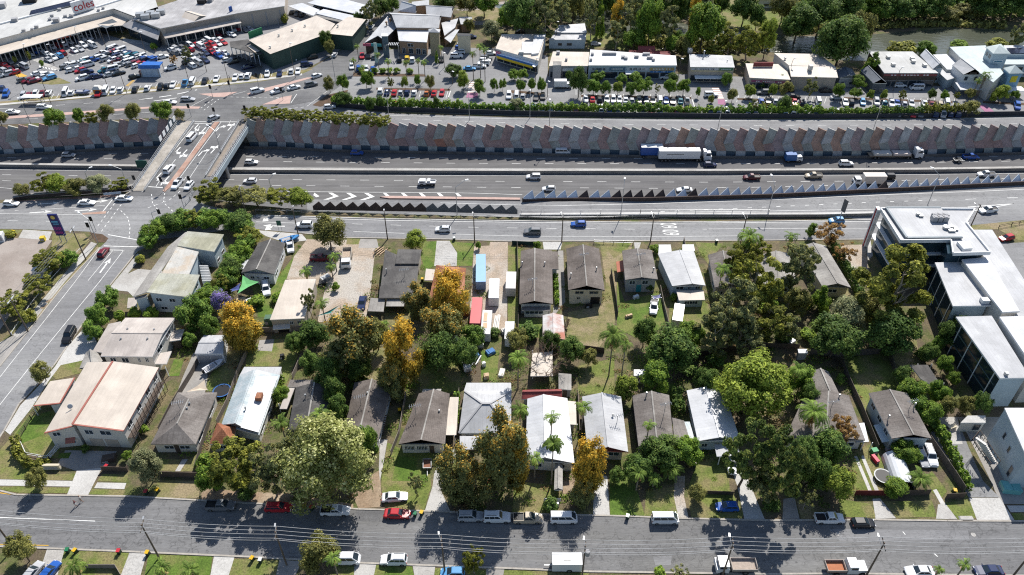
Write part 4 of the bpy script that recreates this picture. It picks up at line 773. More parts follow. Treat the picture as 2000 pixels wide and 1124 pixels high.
for i in range(4):b.face([P1[i],P1[(i+1)%4],P1[(i+1)%4]+Vector((0,0,.5)),P1[i]+Vector((0,0,.5))][::-1])
b.build('upper_roof',r_lgrey,o1.o,o1.p)
b=MB()
for i in(0,3,2):b.beam(P1[i]+Vector((0,0,.45)),P1[(i+1)%4]+Vector((0,0,.45)),.5,.35)
b.build('roof_gutter',M("blue_grey_trim",(.20,.24,.27),None,1,.5),o1.o,o1.p)
b=MB();pz=G(1717.5,407,ZT);b.box((pz.x-.3,pz.y-.2,ZT/2),(.9,1.6,ZT+.2));b.build('fin_wall',white_p,o1.o,o1.p)
b=MB();b.box((pz.x-.85,pz.y-.3,ZT/2),(.14,.3,ZT+.3));b.build('red_fin',M("red_trim_paint",(.38,.03,.04),None,1,.5),o1.o,o1.p)
for k in range(3):
 for j in range(2):
  c=G(1824+k*10,427+j*5,ZT+.6);b=MB();b.box((c.x,c.y,ZT+1.25),(1.4,1.1,1.3));b.tube((c.x,c.y,ZT+1.9),(c.x,c.y,ZT+2.0),.45,n=10);b.build('cooling_unit',grey_w,o1.o,o1.p)
for px,r in(((1792,421),.5),((1847,447),.8),((1857,446),.6)):
 c=G(px[0],px[1],ZT+.5);b=MB();b.tube(c,c+Vector((0,0,.7)),r,n=10);b.box((c.x+r,c.y-r,ZT+.75),(r*2,r*2.2,.5));b.build('roof_vent',steel,o1.o,o1.p)
b=MB();tw=GP([(1870,472),(1893,472),(1900,485),(1882,486)],ZT+.8);b.prism([(p.x,p.y)for p in tw],0,ZT+.8);b.build('stair_tower',white_p,o1.o,o1.p)
o1.done()
o2=Bld("office_wing","long grey ribbed office wing with glazed balconies stepping down the slope","office building",(1890,560));o2.gut=white_p
def wing(B,q,ze,roof,wall,key,nearwin=None,leftglass=True):
 B.sec(q,ze,'flat',roof=roof,wall=wall,key=key,over=.5,fascia=.35)
 if leftglass:
  B.fascia(key,'left',.0,1.0,.1,ze-.55,M('curtain_glass',(.012,.022,.03),(.02,.034,.044),.3,.10,0,.5),'curtain_wall',.04)
  for k in range(1,int(ze//3)):B.fascia(key,'left',.02,.98,k*3.0,k*3.0+.16,M('green_grey_frame',(.10,.15,.15),None,1,.4),'floor_slab',.14)
  for u in(.1,.36,.62,.9):B.fascia(key,'left',u,u+.012,.1,ze-.55,white_p,'mullion',.18)
wing(o2,[(1826,513),(1879,512),(1936,597),(1861,598)],8.5,r_lgrey,bluegrey_w,'a');o2.box('roof_vent',(1922,590),8.6,(1.6,1.3,.9),white_p);o2.done()
for px in((1857,545),(1872,553),(1888,573)):pass
o3=Bld("office_wing","narrow white roofed office strip between two grey ribbed roofs","office building",(1940,560));o3.gut=white_p
o3.sec([(1879,507),(1930,502),(1992,608),(1958,610)],10.0,'flat',roof=r_white,wall=offwhite,fascia=.4,over=.2);o3.done()
o4=Bld("office_wing","pale ribbed office roof running down beside the corner car park","office building",(1960,500));o4.gut=white_p
o4.sec([(1893,449),(1938,449),(2060,640),(1996,640)],9.0,'flat',roof=r_lgrey,wall=offwhite,fascia=.4,over=.2);o4.done()
o5=Bld("office_wing","lower grey ribbed office wing with dark glazed garden side","office building",(1920,690));o5.gut=white_p
wing(o5,[(1867,619),(1937,617),(2012,738),(1953,739)],9.0,r_lgrey,bluegrey_w,'a')
a,e,L,n=o5._frame('a','near');o5.win('a','near',[(.05,.3,.3,2.4)],gm=bglass);o5.box('roof_vent',(1964,733),9.0,(.6,.6,.8),steel);o5.done()
o6=Bld("office_wing","white roofed office strip with an open gutter at the right edge","office building",(2000,660));o6.gut=white_p
o6.sec([(1952,619),(2020,617),(2090,720),(2022,722)],10.0,'flat',roof=r_white,wall=offwhite,fascia=.4,over=.2);o6.done()
o7=Bld("office_wing","street end office block with blank pale walls and an open timber stair","office building",(1970,870));o7.gut=white_p
o7.sec([(1962,797),(2060,797),(2090,893),(2006,895)],9.0,'flat',roof=r_white,wall=bluegrey_w,fascia=.3,over=.1,key='a');o7.win('a','left',[(.30,.36,4.8,6.3),(.55,.61,4.4,5.9),(.82,.9,1.6,4.2)],fm=grey_w,bars=0)
b=MB();tp=GP([(1903,862),(1912,850),(1950,905),(1940,918)],3.2);b.prism([(p.x,p.y)for p in tp],2.9,3.2);b.build('landing',concrete_d,o7.o,o7.p)
b=MB()
for k in range(12):
 p=G(1916+k*1.9,862+k*3.3,6.0-k*.25);b.box(p,(2.0,.5,.12),-1.0)
b.build('stair',offwhite,o7.o,o7.p)
b=MB()
for i,(u,v)in enumerate((((1896,864),(1932,912)),((1910,847),(1950,907)),((1896,864),(1910,847)))):
 p,q=G(*u,3.2),G(*v,3.2)
 for k in range(9):
  c=p.lerp(q,k/8);b.box((c.x,c.y,3.7),(.08,.08,1.0))
 b.beam(p+Vector((0,0,1.05)),q+Vector((0,0,1.05)),.08,.08)
b.build('balustrade',dark_w,o7.o,o7.p)
o7.done()
o8=Bld("retaining_box","low white masonry block with a dark opening beneath the office wall","building",(1900,820));o8.sec([(1890,812),(1925,812),(1925,826),(1876,826)],2.8,'flat',roof=white_conc,wall=offwhite,over=.1);o8.win('a','near',[(.6,.9,.5,2.2)],fm=grey_w,bars=0);o8.done()
SHOPF=[(.03+k*.16,.03+k*.16+.145,.3,2.6)for k in range(6)]
h=Bld("supermarket","huge flat grey roofed supermarket with a cream veranda roof along its front","supermarket",(100,60));h.gut=offwhite
h.sec([(-60,-12),(285,-60),(310,20),(262,32),(222,17),(140,38),(-60,92)],7.0,'flat',roof=r_flat,wall=offwhite,key='m',over=.3)
h.sec([(-60,95),(0,79),(140,40),(222,17),(262,28),(238,50),(192,53),(0,106),(-60,122)],4.6,'flat',roof=r_cream,key='f')
fr=GP([(-60,105),(0,92),(190,42),(236,40)],4.2);b=MB()
for p,q in zip(fr,fr[1:]):b.face([(p.x,p.y,0),(q.x,q.y,0),(q.x,q.y,4.2),(p.x,p.y,4.2)])
b.build('shopfront',glass,h.o,h.p)
b=MB();p,q=G(0,107.5,4.2),G(190,54.5,4.2)
for k in range(24):
 c=p.lerp(q,k/23);b.box((c.x,c.y,2.1),(.25,.25,4.2))
b.build('veranda_frame',grey_w,h.o,h.p)
for u,v,col in(((112,76),(138,69),(.55,.12,.06)),((138,69),(156,64),(.55,.58,.62)),((10,104),(34,97),(.04,.08,.05))):
 b=MB();b.beam(G(*u,3.9),G(*v,3.9),.15,.9);b.build('shop_sign',anypaint,h.o,h.p,color=col)
b=MB();b.beam(G(-20,52,7.3),G(146,8,7.3),.9,.5);b.beam(G(188,14,7.3),G(240,-2,7.3),.9,.5);b.build('roof_duct',white_p,h.o,h.p)
q=[(57,30),(62,22),(150,0),(147,9)];b=MB();b.roofq([G(57,30,7.6),G(147,9,7.6),G(146,0,8.4),G(60,21,8.4)]);b.build('solar_panel',solar,h.o,h.p)
for x,y,s in((30,42,2.0),(98,40,1.2),(102,33,1.2),(117,21,1.2),(128,34,1.2),(140,34,1.4),(47,62,1.2),(63,59,.9),(72,55,1.3),(111,43,2.2),(60,3,5.0),(193,22,1.0),(202,18,1.0),(5,15,3.0)):
 h.box('roof_unit',(x,y),7.0,(s,s,s*.55+.3),grey_w if s<4 else black_m,.3)
c0,c1=G(144,24,8.0),G(184,12,8.0);e=(c1-c0);L=e.length;e.normalize();rz=math.atan2(e.y,e.x);c=c0.lerp(c1,.5);n=Vector((e.y,-e.x,0))
b=MB();b.box((c.x,c.y,9.6),(L,1.2,4.4),rz);b.build('wall_sign',white_p,h.o,h.p)
sg=[o for o in h.o.children if o.name.startswith('wall_sign')][0]
M4=Matrix.Translation(c+n*.68-h.p+Vector((0,0,1.5)))@Matrix.Rotation(rz,4,'Z')@Matrix.Rotation(PI/2,4,'X')
text_mesh('lettering','coles',4.2,M("sign_red",(.45,.02,.03),None,1,.5),sg,M4,.05)
h.done()
b=MB();t=thing("shade_sail","dark grey stretched shade canopy at the supermarket corner","shade sail",G(212,60))
P=[G(190,48,4.6),G(219,37,5.6),G(232,45,4.4),G(207,56,5.2)];cc=sum(P,Vector())/4-Vector((0,0,.6));b=MB()
for i in range(4):b.face([P[i],P[(i+1)%4],cc])
b.build('canopy',M("sail_grey",(.12,.14,.16),None,1,.8),t,t.location)
for p in P:b=MB();b.tube((p.x,p.y,0),p,.1,n=6);b.build('post',grey_w,t,t.location)
r_hall=M("pale_mauve_roof",(.37,.36,.36),(.31,.30,.30),.3,.6,c3=(.43,.42,.42),scale3=.1,grain=.06,lines=[("u",.9,.08)],linec=.85)
h=Bld("shopping_centre","long pale grey roofed shopping hall with a small gabled entry","shopping centre",(390,50));h.gut=offwhite
h.sec([(265,28),(380,-10),(560,-46),(556,12),(464,26),(313,56),(262,37)],7.0,'flat',roof=r_hall,wall=beige_w,key='m',over=.4)
h.sec([(237,50),(262,36),(314,56),(308,78)],4.8,'flat',roof=r_hall,wall=glass,key='s',over=1.2,zs=[4.2,6.2,6.2,4.2])
h.sec([(352,38),(376,22),(408,32),(376,46)],6.6,'gable',1.6,'y',r_cream,offwhite,key='g')
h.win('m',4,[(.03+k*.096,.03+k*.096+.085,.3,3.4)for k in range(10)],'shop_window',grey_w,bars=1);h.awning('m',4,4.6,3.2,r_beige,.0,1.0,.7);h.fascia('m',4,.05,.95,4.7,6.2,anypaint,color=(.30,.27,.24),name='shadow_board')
a_,e_,L_2,n_=h._frame('m',4)
for k in range(9):
 c=a_+e_*(L_2*(.02+k*.12))+n_*3.0;b=MB();b.box((c.x,c.y,1.95),(.25,.25,3.9));b.build('post',offwhite,h.o,h.p)
h.win('m',3,[(.1+k*.3,.1+k*.3+.02,.3,5.6)for k in range(3)],'downpipe',grey_w,grey_w,bars=0)
b=MB();b.beam(G(381,44,5.4),G(404,38,5.4),.3,1.8);b.build('shop_sign',offwhite,h.o,h.p)
b=MB();b.beam(G(448,20,7.8),G(453,18,7.8),.5,2.4);b.build('shop_sign',anypaint,h.o,h.p,color=(.03,.10,.35))
for k in range(5):h.box('cooling_unit',(275+k*10,33-k*1.5+(k%2)*5),7.2,(3.2,2.4,1.6),steel,.25)
h.box('roof_unit',(395,6),7.1,(3,3,1.6),black_m);h.box('roof_unit',(412,2),7.1,(2,3,2),grey_w);h.done()
h=Bld("market_hall","dark green walled market with a broad cream metal roof and porch","market",(580,100));h.gut=M("green_trim",(.05,.09,.075),None,1,.5)
h.sec([(486,79),(618,31),(655,47),(640,66),(528,106)],6.2,'flat',roof=r_cream,wall=green_w,key='m',over=.3);h.sec([(657,48),(680,33),(715,38),(688,71),(640,66)],6.0,'flat',roof=r_cream,wall=green_w,key='e',over=.3)
h.sec([(448,82),(484,77),(526,101),(508,107),(450,92)],4.2,'flat',roof=r_dark,key='p');h.sec([(482,90),(492,87),(508,100),(498,103)],4.5,'flat',roof=r_cream,key='q')
b=MB();b.face([G(452,105,0),G(512,128,0),G(512,128,3.8),G(452,105,3.8)]);b.build('shopfront',glass,h.o,h.p)
for k in range(7):c=G(455+k*9,108+k*3.4);b=MB();b.box((c.x,c.y,2),(.25,.25,4));b.build('post',white_p,h.o,h.p)
b=MB();b.beam(G(486,70,6.8),G(512,60,6.8),.3,2.6);b.build('wall_sign',anypaint,h.o,h.p,color=(.04,.22,.10))
b=MB();b.beam(G(486.5,74,5.9),G(513,64,5.9),.28,1.1);b.build('sign_panel',offwhite,h.o,h.p)
for p in((528,94),(545,71),(571,61),(596,52),(660,52)):h.vent(p,6.3,.5,.4,offwhite)
h.done()
for q,lab in(([(562,12),(590,6),(625,20),(612,31),(592,24)],"short white curved carport roof nearest the market hall"),([(600,6),(642,-10),(722,12),(706,30)],"widest white carport roof sheltering a row of dark cars"),([(615,26),(632,18),(708,34),(694,46)],"long white carport roof directly behind the market hall")):
 h=Bld("carport",lab,"carport",q[-1],"carports behind the market hall");h.sec(q,3.0,'flat',roof=r_white)
 for k in range(5):c=G(lerp(q[-1][0],q[-2][0],k/4.0),lerp(q[-1][1],q[-2][1],k/4.0)+9);b=MB();b.box((c.x,c.y,1.4),(.15,.15,2.8));b.build('post',grey_w,h.o,h.p)
 h.done()
h=Bld("tavern","sprawling grey roofed tavern with tan brick front and twin towers","tavern",(800,80));h.gut=grey_w;h.sep=True
h.sec([(758,25),(862,30),(857,55),(774,54)],6.4,'gable',2.2,'x',r_lgrey,brick_w,key='m');h.sec([(831,12),(887,14),(881,34),(833,29)],6.0,'gable',2.0,'x',r_lgrey,brick_w,key='r');h.sec([(778,22),(793,8),(814,20),(812,26)],5.5,'gable',2.6,'y',r_white,offwhite,key='t')
h.sec([(775,54),(838,57),(834,83),(779,80)],5.2,'flat',roof=r_white,wall=brick_w,key='f',over=.2);h.sec([(757,32),(775,54),(750,78),(738,70),(712,84)],5.0,'flat',roof=r_lgrey,key='l',wall=dark_w)
h.sec([(837,57),(860,58),(858,64),(837,63)],9.4,'pyr',1.0,roof=r_lgrey,wall=M("louvre_tan",(.42,.36,.24),(.25,.2,.13),3,.7),key='w',over=.3);h.sec([(893,65),(919,66),(919,70),(893,70)],7.0,'flat',roof=black_m,wall=cream_w,key='v',over=.1)
h.sec([(862,45),(895,36),(889,54),(868,70)],4.5,'flat',roof=r_lgrey,wall=brick_w,key='x');h.sec([(896,33),(922,33),(922,46),(900,48)],3.5,'flat',roof=r_lgrey,wall=brick_w,key='y');h.sec([(868,75),(885,58),(897,58),(880,84)],3.6,'flat',roof=r_lgrey,key='z');h.sec([(804,4),(838,0),(838,10),(806,12)],4,'flat',roof=r_lgrey,wall=brick_w,key='b2')
h.sec([(745,66),(757,66),(757,71),(745,71)],8.4,'flat',roof=white_p,wall=M("slate_blue",(.09,.13,.16),None,1,.6),key='n',over=.05);h.win('f','near',[(.08,.2,.3,2.4),(.32,.48,.3,2.4),(.6,.75,.3,2.4),(.82,.95,.3,2.4)])
b=MB()
for k in range(8):b.beam(G(754+k*3.4,84,5.4),G(752+k*3.4,89,5.4),.25,.25)
for x in(754,780):b.tube(G(x,108),G(x-2,90,5.4),.2,n=6)
b.build('porch_frame',steel,h.o,h.p)
b=MB();b.beam(G(709,88,4.0),G(724,88,4.0),.2,1.0);b.build('shop_sign',anypaint,h.o,h.p,color=(.45,.10,.16))
b=MB();b.beam(G(725,88,4.0),G(745,89,4.0),.2,1.0);b.build('shop_sign',anypaint,h.o,h.p,color=(.05,.28,.32));h.vent((762,42),6,.8,.5,brick_w);h.vent((755,48),5.6,.8,.5,brick_w)
h.win('f','near',[(.3,.5,3,4.3)]);h.done()
def blocks(h,p0,p1,z0,z1,n,mat,off=.0,seed=1):
 r=random.Random(seed);e=(p1-p0);L=e.length;e.normalize();nr=Vector((e.y,-e.x,0));nr=nr if nr.y<0 else-nr;b=MB();x=0.0;k=L/(n*1.0)
 for i in range(n):
  if r.random()<.14:continue
  c=p0+e*(k*(i+.5))+nr*off;b.box((c.x,c.y,(z0+z1)/2),(k*r.uniform(.45,.78),.05,(z1-z0)*r.uniform(.7,1)),math.atan2(e.y,e.x))
 return b.build('lettering',mat,h.o,h.p)
def shop(name,label,q,z,roof,wall,px,signs=(),cat="shop",awn=None,key='a',kind='flat',extra=None,wins=SHOPF,rise=1.0,axis='y'):
 h=Bld(name,label,cat,px);h.gut=offwhite;h.sec(q,z,kind,rise,axis,roof=roof,wall=wall,over=.15)
 if wins:h.win('a','near',wins,'shop_window',grey_w,bars=0)
 for q_,(u0,u1,z0,z1,col)in enumerate(signs):
  h.fascia('a','near',u0,u1,z0,z1,anypaint,off=.08,color=col)
  if z1-z0>.6:
   a,e,L,n=h._frame('a','near');lo=sum(col)<1.2;blocks(h,a+e*(L*lerp(u0,u1,.12))+n*.15,a+e*(L*lerp(u0,u1,.85))+n*.15,lerp(z0,z1,.25),lerp(z0,z1,.75),12,white_p if lo else black_m,0,q_+3)
 if awn:h.awning('a','near',3.2,2.6,awn,0,1,.25)
 if extra:extra(h)
 return h.done()
def ex6(h):
 h.awning('a','near',3.6,2.2,anypaint,.12,1.0);h.fascia('a','near',.1,.95,2.5,3.4,anypaint,off=2.3,color=(.75,.52,.03));h.fascia('a','near',.1,.95,3.4,4.2,anypaint,off=2.3,color=(.05,.16,.42))
 h.sec([(1043,70),(1066,66),(1052,104),(1038,106)],5.7,'flat',roof=r_white,wall=white_p,key='u',over=.05);h.sec([(1020,82),(1042,82),(1040,104),(1018,104)],5.5,'flat',roof=r_white,wall=offwhite,key='t',over=.05)
 h.box('roof_unit',(1018,106),5.0,(1.8,2,1.2),steel);h.fascia('a','left',0,.9,0,3.4,anypaint,off=.1,color=(.72,.55,.03),name='yellow_wall')
 h.fascia('a','near',0,.12,2.4,4.2,anypaint,off=.3,color=(.5,.16,.24))
shop("corner_shop","cream roofed shop with a bright yellow side wall and blue front sign",[(980,67),(1066,67),(1052,119),(968,95)],5.0,r_cream,offwhite,(1010,110),extra=ex6)
shop("house","pale flat roofed house beside the riverside lawn",[(1080,62),(1146,62),(1143,78),(1072,78)],3.6,r_lgrey,bluegrey_w,(1105,80),cat="house",wins=[(.25,.36,1.2,2.2),(.5,.64,1.2,2.2)],extra=lambda h:(h.sec([(1088,50),(1142,46),(1146,64),(1082,64)],4.2,'flat',roof=r_white,key='u',wall=offwhite)))
def ex8(h):
 h.box('roof_unit',(1090,105),5,(1.2,1.2,.9),grey_w);h.box('roof_unit',(1106,118),5,(.8,.8,.8),grey_w);h.fascia('a','near',.35,.62,2.8,3.8,white_p);h.sec([(1080,120),(1097,120),(1096,127),(1080,128)],6.2,'flat',roof=r_grey,wall=grey_w,key='u',over=.02)
shop("shop","beige flat roofed shop with dark grey front next to the round fig tree",[(1080,101),(1151,102),(1148,129),(1072,129)],4.8,r_cream,grey_w,(1110,145),extra=ex8)
def ex9(h):
 for x,y,w in((1157,108,.9),(1190,107,5),(1217,114,1.2),(1222,116,1.2),(1243,113,1.4),(1262,108,2.5),(1269,115,2),(1276,119,.9),(1154,119,.8)):h.box('roof_unit',(x,y),5.2,(w,1.2,.9),grey_w)
 h.awning('a','near',3.2,2.5,white_p,.42,.55)
 for u,t,c in((.2,None,(.55,.58,.62)),):pass
shop("shop_row","long white roofed shop row with blue fascia signs",[(1153,97),(1320,109),(1322,128),(1149,128)],5.2,r_white,bluegrey_w,(1235,140),[(.02,.22,3.2,4.4,(.42,.47,.52)),(.24,.42,3.2,4.4,(.12,.20,.30)),(.44,.68,3.2,4.4,(.58,.58,.62)),(.70,.98,3.2,4.3,(.45,.33,.14)),(.71,.97,2.4,3.1,(.05,.18,.42))],extra=ex9)
h=Bld("house","maroon roofed house tucked behind the long white shop row","house",(1270,105));h.sec([(1246,91),(1279,92),(1279,100),(1246,100)],4.6,'gable',1.0,'x',MATS["red_roof"],brick_w,key='u');h.sec([(1228,99),(1306,101),(1310,110),(1228,107)],4.0,'gable',.8,'x',MATS["red_roof"],brick_w);h.done()
def ex10(h):
 h.box('roof_unit',(1347,103),5.4,(1.6,1.4,1.6),steel);h.vent((1374,113),5.4,2.4,.3);h.vent((1420,122),5.4,.6);h.awning('a','near',2.4,2.0,white_p,.12,.75,name='balcony')
shop("shop","two storey shop with flat grey roof and cream balcony front",[(1346,106),(1430,109),(1435,132),(1348,131)],5.6,r_lgrey,beige_w,(1390,150),[(.02,.65,4.4,5.2,(.5,.5,.52)),(.67,.98,4.4,5.2,(.08,.22,.12)),(.02,.98,3.9,4.3,(.62,.52,.32))],extra=ex10)
shop("shop","low pale roofed shop with a maroon roof sign beside the lane",[(1456,124),(1534,126),(1544,156),(1464,152)],4.4,r_cream,beige_w,(1500,160),[(.05,.95,2.8,3.6,(.35,.10,.18))],extra=lambda h:h.box('roof_sign',(1490,130),4.6,(7,.4,1.6),MATS["red_roof"]))
shop("warehouse","wide cream ribbed warehouse roof with two translucent strips",[(1512,104),(1600,106),(1632,131),(1541,128)],6.2,r_cream,offwhite,(1580,150),extra=lambda h:(h.sec([(1541,129),(1632,131),(1637,152),(1545,150)],5.6,'flat',roof=r_cream,wall=beige_w,key='v',zs=[6.2,6.2,5.0,5.0]),h.box('roof_unit',(1582,136),6,(1.2,1.6,1.6),offwhite),h.vent((1533,117),6.3,.6,.4)),wins=None)
slate=M("slate_roof",(.15,.17,.20),(.115,.13,.155),.5,.7,grain=.1,lines=[('u',.76,.07)])
shop("cottage","small slate roofed cottage right of the cream warehouse",[(1634,136),(1664,135),(1675,152),(1640,153)],3.6,slate,grey_w,(1655,160),kind='gable',cat="cottage",wins=W2)
shop("cottage","dark slate gabled cottage beside the brick forecourt",[(1681,137),(1706,137),(1733,163),(1706,163)],4.0,slate,M("slate_wall",(.11,.125,.14),None,1,.7),(1715,170),kind='gable',cat="cottage",wins=W2,rise=1.6)
shop("motor_shop","flat pale roofed workshop with a maroon fascia and rooftop vents",[(1697,101),(1783,101),(1833,143),(1727,143)],5.4,r_flat,dark_w,(1770,155),[(.0,1.0,4.2,5.0,(.25,.07,.07))],extra=lambda h:[h.box('roof_unit',p,5.4,(1.2,1.4,1.0),steel)for p in((1734,114),(1744,129),(1781,117),(1783,123),(1805,130))])
shop("cottage","pale pink gabled workshop with a blue end wall behind the maroon fascia",[(1797,108),(1812,103),(1842,133),(1822,135)],5.6,r_white,bluegrey_w,(1815,135),kind='gable',cat="workshop",wins=W2,rise=1.8)
shop("hall","flat pale pink roof between the workshop and the white timber house",[(1822,107),(1848,106),(1876,124),(1872,136),(1850,136)],4.6,r_white,offwhite,(1850,135),cat="hall",wins=None)
def ex15(h):
 h.sec([(1828,137),(1855,135),(1872,150),(1850,157)],3.6,'flat',roof=r_lgrey,wall=bluegrey_w,key='l');h.awning('a','near',3.2,4.5,r_white,-.3,1.0,.6)
 h.fascia('a','near',.3,.7,6.3,6.9,dark_w,name='gable_infill')
shop("guest_house","two storey white timber house with a gabled roof and veranda",[(1860,127),(1887,123),(1919,146),(1882,146)],6.2,r_lgrey,white_p,(1900,165),kind='gable',cat="house",wins=[(.12,.3,4.0,5.4),(.66,.84,4.0,5.4)],extra=ex15,rise=2.0)
pb=M("pale_aqua_roof",(.43,.49,.49),(.37,.43,.43),.3,.6,grain=.05,lines=[('u',.76,.06)],linec=.88);bl=M("sky_blue_wall",(.20,.36,.50),(.17,.31,.44),.4,.6)
h=Bld("office_building","large pale aqua roofed office with a square tower and solar panels","office building",(1930,130));h.gut=white_p
h.sec([(1855,92),(1925,89),(1928,96),(1960,143),(1940,161),(1888,125)],7.0,'flat',roof=pb,wall=offwhite,key='a',over=.2);h.sec([(1925,92),(1955,86),(1974,105),(1940,105)],11.0,'pyr',1.6,roof=pb,wall=bluegrey_w,key='t',over=.4);h.sec([(1960,133),(1983,129),(2000,143),(1972,144)],8.0,'pyr',1.8,roof=pb,wall=bl,key='s',over=.3)
h.sec([(1960,89),(2090,89),(2090,106),(1968,106)],6.5,'flat',roof=r_white,wall=bluegrey_w,key='r',over=.2);h.sec([(1965,106),(2090,107),(2090,126),(1962,126)],5.0,'flat',roof=pb,wall=bluegrey_w,key='q');h.awning('s','near',2.9,3,white_p,-.6,1.4)
b=MB();b.roofq([G(1972,104,6.8),G(2080,104,6.8),G(2080,94,7.0),G(1965,94,7.0)]);b.build('solar_panel',solar,h.o,h.p);h.win('t','left',[(.15,.45,8.5,10),(.55,.85,8.5,10)]);h.win('q','near',[(.05,.3,.6,3.8),(.35,.6,.6,3.8)],gm=bglass)
h.fascia('s','near',.25,.75,4.6,6.8,anypaint,color=(.66,.55,.03));h.fascia('t','near',.2,.8,7.6,8.5,white_p,name="wall_panel");h.fascia('t','near',.25,.75,7.8,8.2,M("sign_blue",(.05,.2,.3),None,1,.5),off=.13,name="sign_band");h.done()
for i,(x0,x1,y,c,lab)in enumerate(((1000,1130,3,white_p,"long white shed across the river behind tall trees"),(1480,1620,2,offwhite,"low pale building across the river above the park lawn"),(1640,1800,1,white_p,"white roofed building beyond the dark riverside trees"),(1850,1890,10,offwhite,"small pale building by the yellow strip across the river"))):
 h=Bld("shed",lab,"building",((x0+x1)/2,y));h.sec([(x0+4,y-12),(x1,y-12),(x1+4,y-3),(x0,y-3)],4,'gable',1,'x',r_lgrey,c);h.win('a','near',W3);h.done()
h=Bld("canopy","flat bright yellow strip roof across the river among dark trees","canopy",(1888,22));h.sec([(1866,18.5),(1908,18.5),(1909,20.5),(1866,21)],3.0,'flat',roof=M("yellow_roof",(.6,.5,.02),None,1,.6));h.posts([(1868,28),(1906,28)],2.8,.12);h.done()
pg=[M("panel_grey_a",(0.420,0.410,0.399),(0.347,0.336,0.326),.4,.9,c3=(0.302,0.295,0.287),scale3=.35,grain=.28),M("panel_grey_b",(0.493,0.483,0.462),(0.399,0.393,0.378),.4,.9,c3=(0.355,0.348,0.333),scale3=.35,grain=.28),M("panel_grey_c",(0.389,0.389,0.347),(0.315,0.315,0.284),.4,.9,c3=(0.280,0.280,0.250),scale3=.35,grain=.28)]
pp=[M("panel_pink_a",(0.430,0.290,0.260),(0.360,0.240,0.216),.4,.9,c3=(0.310,0.209,0.187),scale3=.35,grain=.28),M("panel_pink_b",(0.410,0.310,0.300),(0.340,0.256,0.246),.4,.9,c3=(0.295,0.223,0.216),scale3=.35,grain=.28),M("panel_pink_c",(0.460,0.300,0.230),(0.380,0.250,0.192),.4,.9,c3=(0.331,0.216,0.166),scale3=.35,grain=.28)]
porange=M("panel_orange",(.40,.19,.13),(.34,.16,.11),.4,.9);pbase=M("panel_base_shade",(.08,.12,.16),(.065,.10,.13),.4,.8)  # base panel's dark blue puts the shade of the recesses into the colour
def panel_wall(label,px):
 P=resample([Vector((p.x,p.y,0))for p in GP(px,.8)],.5);tot=(len(P)-1)*.5;t=thing("retaining_wall",label,"retaining wall",P[0],0,"zigzag panelled freeway walls")
 def at(s):
  i=min(max(s/.5,0),len(P)-1.001);k=int(i);return P[k].lerp(P[k+1],i-k)
 def pt(s,h,d):
  a=at(s);e=at(s+.5)-at(s-.5);e.normalize();n=Vector((e.y,-e.x,0))
  if n.y>0:n=-n
  return a+n*d+Vector((0,0,FZ+h))
 w=3.13;n=int(tot/w);top=8.5;mid=4.3;low=1.75;r=random.Random(5);D=lambda h:2.7*(1-h/top)+.1
 for k in range(n):
  s0,s1=k*w,(k+1)*w;gy=k%2==0;b=MB();sh=1.8;sl=1.3
  hl,hr=top+.5,top-.9;o=1.1 if gy else.0
  lo0,lo1=(.10,.10)
  up_=[pt(s0,mid,D(mid)+o+.02),pt(s1,mid,D(mid)+(.12 if gy else.0)),pt(s1+sh,hr,D(top)+(.05 if gy else 0)),pt(s0+sh,hl,D(top)+(.28 if gy else 0))]
  dn_=[pt(s0+sl,low,D(low)+(.10 if gy else.0)),pt(s1+sl,low,D(low)+(.30 if gy else 0)),pt(s1,mid,D(mid)),pt(s0,mid,D(mid))]
  mats=[r.choice(pg)if gy else r.choice(pp),porange if(r.random()<.035 and gy)else(r.choice(pg+pp[:1])if gy else None)]
  if mats[1]is None:mats[1]=mats[0]
  b.face(up_,0);b.face(dn_,1)
  if gy:b.face([up_[0],dn_[3],dn_[2],up_[1]][::-1],0);b.face([up_[3],pt(s0+sh,hl,D(top)),pt(s0,mid,D(mid)),up_[0]],0)
  bt=pt(s0+sh,hl,-.25),pt(s1+sh,hr,-.25);b.face([up_[3],up_[2],bt[1],bt[0]],0);b.face([bt[0],bt[1],pt(s1+sh,top-1.6,-.25),pt(s0+sh,top-1.6,-.25)][::-1],0)
  b.build('panel',mats,t,P[0])
  c=MB();z=.9 if gy else.15;c.face([pt(s0+sl,0,D(0)+(-.5 if gy else.1)),pt(s1+sl,0,D(0)+(-.5 if gy else.1)),pt(s1+sl,low,D(low)-.1),pt(s0+sl,low,D(low)-.1)]);c.build('base_panel',pbase if gy else r.choice(pg),t,P[0])
 b=MB()
 for i in range(int(tot/4)):b.beam(pt(i*4,.45,D(0)+1.3),pt(i*4+4,.45,D(0)+1.3),.3,.9)
 b.build('barrier',M('shaded_concrete',(.15,.145,.14),(.10,.098,.096),.5,.9,grain=.2),t,P[0])  # barrier concrete darkened to imitate the shadow band along the wall foot
panel_wall("zigzag panelled retaining wall left of the bridge",WALL_L);panel_wall("long zigzag panelled retaining wall right of the bridge",WALL_R)
def wallrun(name,label,cat,px,z,w,h,mat,zf=None,group=None,capm=None):
 P=[G(x,y,zf(x)if zf else z)for x,y in px];t=thing(name,label,cat,P[0],0,group);b=MB()
 for a,c in zip(P,P[1:]):e=(c-a).normalized()*.01;b.beam(a+Vector((0,0,h/2))-e,c+Vector((0,0,h/2))+e,w,h)
 b.build('wall',mat,t,P[0])
 if capm:
  b=MB()
  for a,c in zip(P,P[1:]):b.beam(a+Vector((0,0,h+.06)),c+Vector((0,0,h+.06)),w+.5,.12)
  b.build('coping',capm,t,P[0])
 return t
